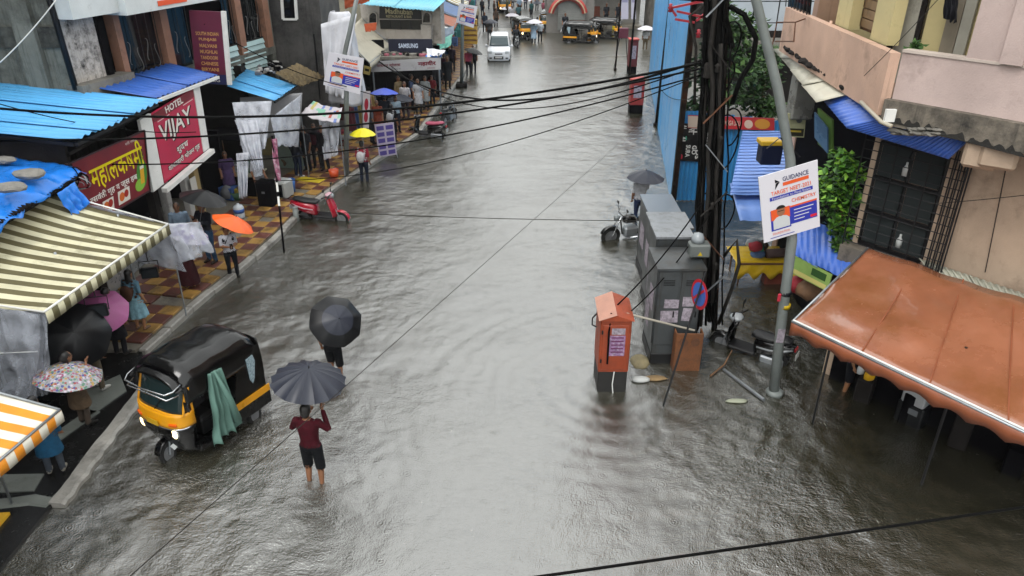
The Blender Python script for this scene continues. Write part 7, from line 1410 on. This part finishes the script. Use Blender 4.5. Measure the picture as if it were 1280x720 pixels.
rs = random.Random(11); t = thing('climbing_plant', 'bright green leafy plant beside the barred window', 'plant'); blobs = [(A(px, py, 13.2), (r_, .35, r_ * 1.1)) for px, py, r_ in ((1052, 200, .22), (1045, 225, .3), (1060, 240, .26), (1045, 262, .3), (1055, 285, .24), (1066, 215, .2), (1050, 305, .15), (1035, 240, .2))]
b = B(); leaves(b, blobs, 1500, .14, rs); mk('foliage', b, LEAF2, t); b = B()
for bl in blobs: b.tube([A(1056, 315, 13.25), A(1053, 270, 13.25), bl[0]], [.02, .014, .006], 5)
mk('stem', b, m_wood, t); q = A(1055, 325, 13.2); mk('pot', B().lathe([(0, 0), (.16, 0), (.2, .26), (.17, .26), (0, .2)], 14, q + Vector((0, 0, -.12))), mat('clay_pot', '7a4630', .8, .15), t, smooth=True)
def tree(label, base, h_, blobs, n, L, seed):
    rs = random.Random(seed); t = thing('tree', label, 'tree'); b = B(); base = Vector(base); tp = base + Vector((.1, .1, h_ * .6)); mk('trunk', B().tube([base, base.lerp(tp, .5) + Vector((.08, 0, 0)), tp], [.14, .11, .08], 8), m_wood, t, smooth=True)
    bb = []
    for dx, dy, z, r_ in blobs: c_ = base + Vector((dx, dy, z)); bb.append((c_, (r_, r_, r_ * .8))); mk('limb', B().tube([base.lerp(tp, .7), base.lerp(tp, .95).lerp(c_, .5), c_], [.06, .04, .012], 6), m_wood, t, smooth=True)
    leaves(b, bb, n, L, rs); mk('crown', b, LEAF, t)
tree('bushy tree growing behind the blue fence', (7.3, 26.2, 0), 5.5, [(0, 0, 4.6, .9), (-.6, .2, 3.7, .8), (.6, -.2, 3.9, .8), (.1, 0, 2.9, .75), (-.3, -.3, 5.4, .7), (.7, .4, 5.1, .7), (-.7, 0, 2.4, .55)], 1700, .26, 5)
tree('smaller leafy tree further into the yard', (9.2, 27.4, 0), 4.2, [(0, 0, 3.4, .7), (-.4, .2, 2.6, .7), (.3, -.2, 2.2, .6), (-.2, 0, 1.5, .6), (.1, .3, 4.0, .5)], 1700, .24, 9)
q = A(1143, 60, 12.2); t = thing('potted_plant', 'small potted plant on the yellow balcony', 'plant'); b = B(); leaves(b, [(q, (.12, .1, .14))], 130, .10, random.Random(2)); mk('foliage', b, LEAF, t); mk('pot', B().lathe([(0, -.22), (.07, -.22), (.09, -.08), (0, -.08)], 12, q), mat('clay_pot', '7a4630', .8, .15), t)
# ------------------------------------------------------------------ pavement clutter on the left
def at(px, py, h=.16): return G(px, py, h)
t = thing('flag_pole', 'leaning black and white pole with a pink banner at the kerb', 'pole'); a, c_ = G(355, 316, 0), A(340, 170, 20.6); mk('pole', B().tube([a + Vector((0, 0, -.1)), a.lerp(c_, .5), c_], .028, 8), m_black, t, smooth=True)
for v in (.40, .52): mk('white_band', B().tube([a.lerp(c_, v), a.lerp(c_, v + .08)], .031, 8), m_white, t)
q = [a.lerp(c_, .62), a.lerp(c_, .98)]; mk('banner', B().surf(lambda u, v: q[0].lerp(q[1], v) + Vector((.16 * u - .02, -.05 + .04 * math.sin(u * 6 + v * 9), 0)), 8, 12, .004), mat('pink_banner', '7a3a56', .7, .5, 14, dirt=.5, dcol='a8a2a8', dsc=8), t, smooth=True)
b0 = G(371, 276, 0); t = thing('bollard', 'short grey pipe bollard beside the red scooter', 'bollard', (b0.x, b0.y, 0)); mk('pipe', B().tube([(0, 0, -.3), (0, 0, .42)], .085, 12), m_lp, t, smooth=True); mk('cap', B().lathe([(.09, .42), (.095, .44), (.06, .47), (0, .48)], 12), m_lp, t, smooth=True)
p = at(300, 272); t = thing('water_can', 'blue and white water can standing on the tiles', 'can', p); mk('can', B().lathe([(0, 0), (.15, 0), (.16, .05), (.16, .34), (.12, .40), (.05, .42), (.05, .46), (0, .46)], 16), mat('can_white', 'b0b6bc', .35, .06), t, smooth=True); mk('band', B().lathe([(.162, .18), (.165, .18), (.165, .30), (.162, .30)], 16), flat('can_blue', '3a5a9a', .4), t, smooth=True)
p = at(418, 222); t = thing('bucket', 'orange plastic bucket by the poster lamp post', 'bucket', p); mk('bucket', B().lathe([(0, 0), (.13, 0), (.17, .3), (.18, .3), (.15, .02), (0, .02)], 16), mat('bucket_orange', 'c04a22', .4, .08), t, smooth=True); mk('handle', B().tube([(-.17, 0, .29), (0, -.05, .36), (.17, 0, .29)], .008, 5), m_steel, t)
p = at(388, 226); tag(mk('yellow_mat', B().cbox((0, 0, .03), (.95, .42, .05), .012), mat('mat_yellow', 'b09a1a', .6, .12), loc=p, rz=-.3), 'yellow plastic mat lying on the chequered tiles', 'mat')
p = at(398, 470 - 300, .16)
t = thing('notice_easel', 'standing board covered with violet printed notices', 'board', (0, 0, 0)); b0 = G(484, 196, .1); q = [A(468, 156, b0.y), A(492, 153, b0.y), A(496, 193, b0.y), A(474, 197, b0.y)]; board(t, q, flat('notice_pale', 'a49cb0', .6), .03, 'panel')
for i in range(5):
    for j in range(2): qrect(t, q, .08 + j * .48, .06 + i * .19, .46 + j * .48, .19 + i * .19, flat('notice_violet', '4a4080', .6), .006)
mk('leg', B().tube([q[3], q[3] + Vector((0, .3, -.3))], .015, 5), m_steel, t); mk('leg', B().tube([q[2], q[2] + Vector((0, .3, -.3))], .015, 5), m_steel, t)
t = thing('banner_flag', 'tall narrow white and red flag banner by the tarpaulin stall', 'banner'); q = [A(454, 114, 27.5), A(463, 114, 27.5), A(461, 160, 27.5), A(453, 160, 27.5)]; board(t, q, mat('flag_white', 'aaa5aa', .6, .1), .02, 'cloth'); disc(t, q, .5, .35, .3, .16, flat('flag_red', '8a2434', .5)); disc(t, q, .5, .7, .3, .14, flat('flag_red', '8a2434', .5)); mk('pole', B().tube([q[3] + Vector((-.03, 0, -.6)), q[0] + Vector((-.03, 0, .2))], .02, 6), m_steel, t)
# fish stall with white cloths
p = at(305, 240); t = thing('street_stall', 'low street stall with white cloths and blue crates', 'stall', p, -.2)
for sx in (-.6, .6):
    for sy in (-.3, .3): mk('leg', B().tube([(sx, sy, 0), (sx, sy, .7)], .03, 6), m_wood, t)
mk('top', B().cbox((0, 0, .72), (1.5, .85, .05), .015), mat('stall_cream', '8f8a74', .6, .12, dirt=.3), t); mk('skirt', B().box((0, -.40, .35), (1.4, .02, .65)), m_black, t); mk('roof', B().box((-.1, .1, 1.95), (1.7, 1.0, .03), M=Matrix.Rotation(.12, 3, 'X')), m_black, t)
for sx in (-.7, .6): mk('prop', B().tube([(sx, .35, .7), (sx, .35, 1.95)], .02, 6), m_wood, t)
for i, (x, col, lab) in enumerate(((-.45, '35589c', 'blue plastic crate standing on the low street stall'), (-.1, 'a2a6aa', 'white plastic crate standing on the low street stall'), (.3, '3c5a40', 'green plastic crate standing on the low street stall'))):
    o = thing('crate', lab, 'crate', p + Matrix.Rotation(-.2, 3, 'Z') @ Vector((x, 0, .745)), -.2); b = B(); m_ = mat('crate_' + col, col, .5, .12, 5)
    for dz in (.04, .15, .26): b.box((0, -.16, dz), (.32, .02, .07)).box((0, .16, dz), (.32, .02, .07)).box((-.16, 0, dz), (.02, .32, .07)).box((.16, 0, dz), (.02, .32, .07))
    mk('slats', b, m_, o); mk('bottom', B().box((0, 0, .01), (.32, .32, .02)), m_, o)
t = thing('hanging_cloth', 'long white cloth hanging from the low street stall', 'cloth'); drape(t, mMilk, A(295, 192, 20.6), A(311, 190, 20.7), A(299, 248, 20.4), A(309, 246, 20.4), .12, 3)
p = at(350, 248); o = thing('display_case', 'open white box on its side by the stall', 'box', p, -.3); mk('shell', B().cbox((0, .2, .3), (.6, .5, .6), .06), mat('case_white', '9a9c9a', .5, .08, dirt=.2), o); mk('mouth', B().box((-.04, -.056, .28), (.42, .012, .42)), m_black, o)
p = at(364, 240); tag(mk('bin', B().lathe([(0, 0), (.14, 0), (.18, .45), (.16, .45), (.13, .03), (0, .03)], 14), mat('bin_blue', '2a5a9a', .45, .1), loc=p, smooth=True), 'blue plastic bin beside the open white box', 'bin')
p = at(334, 258); o = thing('black_crate', 'tall black case standing by the street stall', 'case', p, -.2); mk('case', B().cbox((0, .1, .42), (.5, .4, .85), .03), m_black, o); mk('clasp', B().box((0, -.11, .5), (.1, .02, .06)), m_steel, o)
p = at(352, 215); o = thing('stall_cabin', 'pale green cabin panel behind the hanging plastic', 'stall', p, -.15); mk('panel', B().cbox((.1, .5, .8), (1.1, .08, 1.6), .02), mat('cabin_green', '7a8a80', .5, .1, dirt=.3), o); mk('upper_panel', B().cbox((-.8, .5, 1.0), (.8, .06, 1.1), .02), mat('cabin_cream', '95895f', .5, .1, dirt=.3), o); mk('scribble', B().tube([(-.15, .45, 1.3), (0, .45, 1.15), (.1, .45, 1.35), (.22, .45, 1.1), (.35, .45, 1.3)], .02, 5), m_black, o)
# racks of garments and goods in the shop mouths
cols = ['5a2430', '24406a', '8a7a4a', '3a5a48', '6a6a70', '7a3a52', 'a08a5a', '2a2a34']
for i in range(7):
    px, py, Y = 440 + i * 4.2, 150 - i * 3, 29 + i * .8; q = A(px, py, Y); t = thing('garment_display', ['maroon', 'navy', 'khaki', 'green', 'grey', 'plum', 'tan'][i] + ' garment hung in the shop mouth by the tarpaulin', 'garment'); drape(t, mat('hang_' + cols[i], cols[i], .8, .2, 8), q + Vector((-.12, 0, .5)), q + Vector((.12, 0, .5)), q + Vector((-.16, .02, -.45)), q + Vector((.16, .02, -.45)), .05, 2, 'cloth', nu=10, nv=6); mk('hanger', B().tube([q + Vector((-.12, 0, .51)), q + Vector((0, 0, .6)), q + Vector((.12, 0, .51))], .008, 4), m_steel, t)
t = thing('shop_row', 'dark recessed shops behind the white tarpaulin', 'shop'); b = B(); b.box((-8.2, 33.5, 1.6), (.2, 6, 3.2)); b.box((-7.2, 36.4, 1.6), (2.2, .2, 3.2)); b.box((-7.9, 33.5, 3.2), (1.0, 6, .15)); mk('wall', b, m_black, t); 
for i in range(4): mk('shelf', B().box((-7.9, 31.4 + i * 1.3, 1.2), (.4, 1.1, .05)).box((-7.9, 31.4 + i * 1.3, 1.8), (.4, 1.1, .05)), m_wood, t)
q = [A(425, 118, 30.4), A(442, 122, 30.2), A(438, 152, 30.0), A(424, 150, 30.2)]; t = thing('shop_board', 'small maroon board with yellow patch behind the poster', 'sign'); board(t, q, mat('small_maroon', '4a1c1c', .5, .15), .04, 'panel'); qrect(t, q, .3, .1, .9, .4, flat('patch_yellow', 'b09a1e', .5))
q = [A(455, 82, 31.5), A(464, 84, 31.5), A(462, 94, 31.5), A(454, 92, 31.5)]; t = thing('shop_board', 'small yellow plate beside the cream awning', 'sign'); board(t, q, mat('plate_ochre', '8f7d3a', .5, .2, 9), .03, 'panel'); qrect(t, q, .2, .3, .8, .6, m_black)
# ------------------------------------------------------------------ far left row of shops
rs = random.Random(21); fc = ['8f8a78', '6f7a86', '9a8a66', '7a6a62', '8a9086', '6a5a58', '9a9482', '6a7074']; ac = ['3a8a8a', 'a0522c', '4a6a9a', 'a08a3a', '7a2a3a', '5a7a4a', '8a8a8c', '3a5a8a']
fn_ = ['ash grey', 'slate blue', 'ochre', 'brown', 'sage', 'umber', 'ivory', 'steel grey']; an_ = ['teal', 'rust', 'blue', 'mustard', 'maroon', 'olive', 'silver', 'navy']
y = 42.5
for i in range(8):
    L = rs.uniform(4.5, 6.5); x = kx(y + L / 2) - 2.2; hh = rs.uniform(7, 10.5); t = thing('shop_house', f'{fn_[i]} shop house with {an_[i]} awning in the far row', 'building', (x, y + L / 2, 0))
    mk('wall', B().box((-2.6, 0, 2.9 + (hh - 2.9) / 2), (5, L - .1, hh - 2.9)).box((-2.6, L / 2 - .1, 1.5), (5, .15, 2.9)).box((-4.9, 0, 1.5), (.2, L - .1, 2.9)), mat('far_' + fc[i], fc[i], .7, .15, 1.2, dirt=.4, streak=.4), t); mk('roof', B().box((-2.6, 0, hh + .1), (5.4, L + .1, .2)), m_grime, t)
    for k in range(2):
        for z in (3.9, 6.3):
            w_ = mk('window', B().box((-.12, (k - .5) * L * .5, z + .5), (.1, 1.1, 1.3)), m_white, t); mk('pane', B().box((-.06, (k - .5) * L * .5, z + .5), (.03, .95, 1.15)), m_glassd, w_)
    mm = mat('far_awn_' + ac[i], ac[i], .6, .15, 2, dirt=.3)
    awning(t, (1.5, -L / 2 + .2, 2.3), (1.5, L / 2 - .2, 2.3), (-.1, -L / 2 + .2, 2.9), (-.1, L / 2 - .2, 2.9), [mm, m_white] if i % 3 == 0 else [mm], 8, .06, .2)
    q = [Vector((.05, -L / 2 + .3, 3.65)), Vector((.05, L / 2 - .3, 3.65)), Vector((.05, L / 2 - .3, 3.0)), Vector((.05, -L / 2 + .3, 3.0))]; board(t, [q[1], q[0], q[3], q[2]][::1], mat('far_sign_' + ac[(i + 3) % 8], ac[(i + 3) % 8], .5, .2, 2), .06, 'signboard'); mk('interior', B().box((-1.6, 0, 1.5), (.1, L - .3, 2.8)), m_black, t)
    for k in range(5): mk('goods', B().cbox((rs.uniform(.2, .9), rs.uniform(-L / 2 + .5, L / 2 - .5), .45), (.5, .5, .6), .03), mat('goods_' + rs.choice(ac), rs.choice(ac), .7, .2, 4), t)
    y += L
for i in range(5):
    q = G(598 + (i % 2) * 6, 52 - i * 1.0, 0); o = thing('fruit_crate', ['bottom', 'second', 'middle', 'fourth', 'top'][i] + ' yellow crate of the stack at the far kerb', 'crate', (-3.05, 55.5, .1 + i * .34)); mk('box', B().cbox((0, 0, .16), (1.1, .9, .3), .03), mat('crate_ochre', 'a5832e', .6, .15, 3), o); mk('rim', B().box((0, -.455, .29), (1.1, .02, .06)), m_wood, o)
# ------------------------------------------------------------------ head of the street
m_far = mat('far_asphalt', '33332f', .4, .2, 2, .3, 30, dirt=.3)
b = B(); b.add([(-12, 66, .03), (22, 62, .03), (40, 150, .6), (-30, 150, .6), (-12, 64.5, -.1), (22, 60.5, -.1)], [(0, 1, 2, 3), (4, 5, 1, 0)]); mk('street', b, m_far)['kind'] = 'structure'
t = thing('shuttered_shop', 'grey shuttered shop front under a red arch', 'building'); Y0 = 61.5; x0, x1 = A(688, 20, Y0).x, A(738, 20, Y0).x
b = B(); b.box(((x0 + x1) / 2, Y0 + 2.2, 2.4), (x1 - x0 + .6, 4, 4.8)); mk('wall', b, mat('shop_stone', '6f6c68', .6, .15, 1.5, dirt=.3), t)
for i in range(16): mk('shutter_slat', B().cbox(((x0 + x1) / 2 + .1, Y0 + .12, .3 + i * .16), (x1 - x0 - 1.0, .06, .145), .015), mat('shutter_grey', '7d7f7c', .5, .1, 2, dirt=.2), t)
cx = A(710, 8, Y0).x; zc = A(710, 20, Y0).z; pts = [Vector((cx + 1.35 * math.cos(R(a)), Y0 - .12, zc + 1.35 * math.sin(R(a)))) for a in range(10, 171, 10)]; mk('arch', B().tube(pts, .22, 4), mat('arch_red', 'a03a34', .5, .12), t); mk('arch_trim', B().tube([p + Vector((0, -.18, 0)) for p in pts], .06, 5), flat('arch_cream', 'b09a80', .6), t)
t = thing('corner_house', 'cream house with overhanging cornice at the head of the street', 'building'); x2, x3 = A(740, 20, 65).x, A(800, 20, 65).x; mk('wall', B().box(((x2 + x3) / 2, 68, 1.6), (x3 - x2, 5.6, 3.4)), mat('house_grey', '8a8882', .6, .12, 1, dirt=.3), t); mk('cornice', B().cbox(((x2 + x3) / 2, 67.4, 3.6), (x3 - x2 + .6, 7.4, .9), .1), mat('house_cream', '9f9880', .6, .1, 1, dirt=.25), t); mk('upper_wall', B().box(((x2 + x3) / 2, 69.6, 4.8), (x3 - x2, 3, 1.6)), mat('house_grey', '8a8882', .6, .12, 1), t)
q = [A(738, 8, 64.6), A(750, 8, 64.6), A(750, 24, 64.6), A(738, 24, 64.6)]; board(t, q, mat('door_rust', '7a3a22', .6, .2, 4), .08, 'rusty_door'); mk('step', B().cbox(((x2 + x3) / 2, 64.4, .12), (x3 - x2, 1.6, .34), .04), m_conc, t)
t = thing('far_block', 'grey block behind the white posters by the hoarding', 'building'); mk('wall', B().box((14.2, 62, 3), (6, 8, 6)), m_grime, t); mk('board', B().box((12.6, 57.9, 3.6), (1.2, .1, 1.6)), flat('board_yellow', 'a89a5c', .5), t); mk('shutter', B().box((14.4, 57.9, 1.4), (2.4, .1, 2.4)), m_dark2, t)
for (lab, px, py, r_, h_) in (('far street block closing the view beyond the crowd', 0, 0, 0, 0),):
    t = thing('street_block', lab, 'building'); mk('wall', B().box((2, 112, 3.5), (30, 6, 7)), m_grime, t); mk('roof', B().box((2, 112, 7.1), (30.4, 6.4, .25)), m_dark2, t)
# far crowd, parked two wheelers and carts
tops = [('charcoal', '2a2c32'), ('white', 'a4a6aa'), ('brown', '4a3a30'), ('navy', '24304a'), ('olive', '4a4c34'), ('maroon', '4a1c26'), ('pale blue', '7a90a4'), ('mustard', '8a7430'), ('teal', '2c5456'), ('grey', '6a6c70'), ('rose', '8a4a58'), ('black', '17181c'), ('cream', '9a927c'), ('violet', '4a3a60')]
spots = [(603, 22), (611, 12), (618, 24), (625, 8), (634, 22), (641, 10), (649, 20), (657, 12), (664, 26), (671, 14), (679, 24), (686, 14), (596, 34), (589, 46)]
for (n_, col), (px, py) in zip(tops, spots):
    q = G(px, py, .05); person(f'far pedestrian in {n_} top beyond the white car', (q.x, q.y, .03), R(rs.uniform(0, 360)), rs.uniform(1.6, 1.74), col, rs.choice(['20222a', '2c2a28', '1c2436']), vox=.045, group='crowd at the head of the street')
for lab, px, py, m_ in (('white umbrella over the farthest pedestrians', 657, -2, uWht), ('grey umbrella over the farthest pedestrians', 671, 1, uGry), ('black umbrella over the farthest pedestrians', 641, -1, uBlk), ('pale umbrella near the rickshaw facing up the street', 634, 8, uWht)):
    Y = G(px, py + 14).y; a = A(px, py, Y); umbrella(lab, a, a + Vector((0, 0, -.75)), m_, .58, .22, 8)

# tall tenement standing behind the near shops, outside the photograph but mirrored in the water
t = thing('tenement', 'tall weathered tenement rising behind the near left shops', 'building'); mk('wall', B().box((-19, 8, 7.6), (9, 21.5, 15.2)), mat('tenement_wall', '4a4843', .8, .2, .8, dirt=.5, streak=.5), t); mk('parapet', B().box((-19, 8, 15.4), (9.3, 21.8, .5)), m_grime, t)
for i in range(5):
    for z in (5.6, 8.4, 11.0): w_ = mk('window', B().box((-14.46, .5 + i * 4, z), (.1, 1.5, 1.5)), m_white, t); mk('pane', B().box((-14.40, .5 + i * 4, z), (.04, 1.3, 1.3)), m_glassd, w_)
# goods set out along the shop fronts
rs = random.Random(33); kinds = ['carton', 'sack', 'basket', 'tin', 'bundle']; cc = [('brown', '5a4430'), ('blue', '2c4a80'), ('green', '35563c'), ('red', '7a2630'), ('grey', '5c5e62'), ('white', '9a9a9a'), ('yellow', '8f7d2e')]
i = 0
for kname in kinds:
    for cn, cv in cc:
        y = 19.5 + (i * 7 % 35) * .5 + rs.uniform(-.1, .1); x = kx(y) - rs.uniform(2.25, 2.75) + (.12 if kname == 'tin' else 0); s_ = rs.uniform(.26, .42); p = Vector((x, y, PZ)); m_ = mat('goods_' + cv, cv, .75, .22, 6, .2, 30, dirt=.2)
        if kname == 'carton': b = B().cbox((0, 0, s_ * .5), (s_ * 1.3, s_, s_), .012)
        elif kname == 'sack': b = rock((0, 0, s_ * .62), (s_ * .55, s_ * .5, s_ * .7), i)
        elif kname == 'basket': b = B().lathe([(0, 0), (s_ * .5, 0), (s_ * .7, s_ * .7), (s_ * .66, s_ * .7), (s_ * .45, .04), (0, .04)], 14)
        elif kname == 'tin': b = B().lathe([(0, 0), (s_ * .35, 0), (s_ * .37, .02), (s_ * .37, s_ * 1.0), (s_ * .35, s_ * 1.02), (0, s_ * 1.02)], 14)
        else: b = B().tube([(-s_, 0, s_ * .4), (0, .03, s_ * .45), (s_, 0, s_ * .4)], [s_ * .3, s_ * .42, s_ * .3], 10)
        o = mk(kname, b, m_, loc=p, rz=rs.uniform(-.5, .5), smooth=kname in ('sack', 'basket', 'tin', 'bundle')); tag(o, f'{cn} {kname} set down along the left shop fronts', kname, 'goods along the shop fronts'); i += 1

# more shoppers beneath the banner
crowd([
 ('woman in rust sari edge by the blue umbrella', 474, 172, .16, 10, 1.56, '6a3020', '5a2a20', dict(legs='dress', hair='bun')),
 ('man in grey shirt facing the garment racks', 466, 180, .16, 120, 1.68, '565a60', '20222a', dict()),
 ('woman in black with white bag near the violet notices', 492, 178, .16, 160, 1.58, '141418', '17171c', dict(legs='kurta', hair='long', bag='9a9a9c')),
 ('man in blue check shirt under the banner edge', 516, 138, .16, 100, 1.7, '3c4c6a', '22242a', dict()),
 ('girl in red top between the shoppers in grey', 541, 132, .16, -20, 1.45, '7a2a30', '20222a', dict(hair='long')),
 ('man in tan shirt at the dark shop recess', 500, 140, .16, 60, 1.68, '7a6a50', '25231f', dict()),
 ('man in black raincoat beyond the banner post', 560, 112, .16, 20, 1.72, '101216', '101216', dict(sleeve='long', legs='kurta', vox=.03)),
 ('man in dark vest in the shop mouth by the printed awning', 386, 214, .16, -30, 1.68, '22242c', '1a1c22', dict()),
 ('woman in purple in the stall behind the white cloth', 290, 246, .16, 30, 1.55, '4a3a5c', '2a2630', dict(legs='kurta', hair='bun')),
])
a = A(500, 118, 33.2); umbrella('grey umbrella beside the blue one under the banner', a, a + Vector((0, 0, -.75)), uGry, .58, .24, 8)
flush_people()
flush_texts()
# ------------------------------------------------------------------ rain haze
def haze(density):
    m = bpy.data.materials.new('rain_haze'); m.use_nodes = True; t = m.node_tree; t.nodes.remove(t.nodes['Principled BSDF'])
    v = t.nodes.new('ShaderNodeVolumePrincipled'); v.inputs['Color'].default_value = (.93, .95, .97, 1); v.inputs['Density'].default_value = density; v.inputs['Anisotropy'].default_value = .2
    t.links.new(v.outputs[0], t.nodes['Material Output'].inputs['Volume'])
    o = mk('haze', B().box((0, 118, 7.2), (420, 500, 17.2)), m); o['kind'] = 'stuff'
haze(.0003)
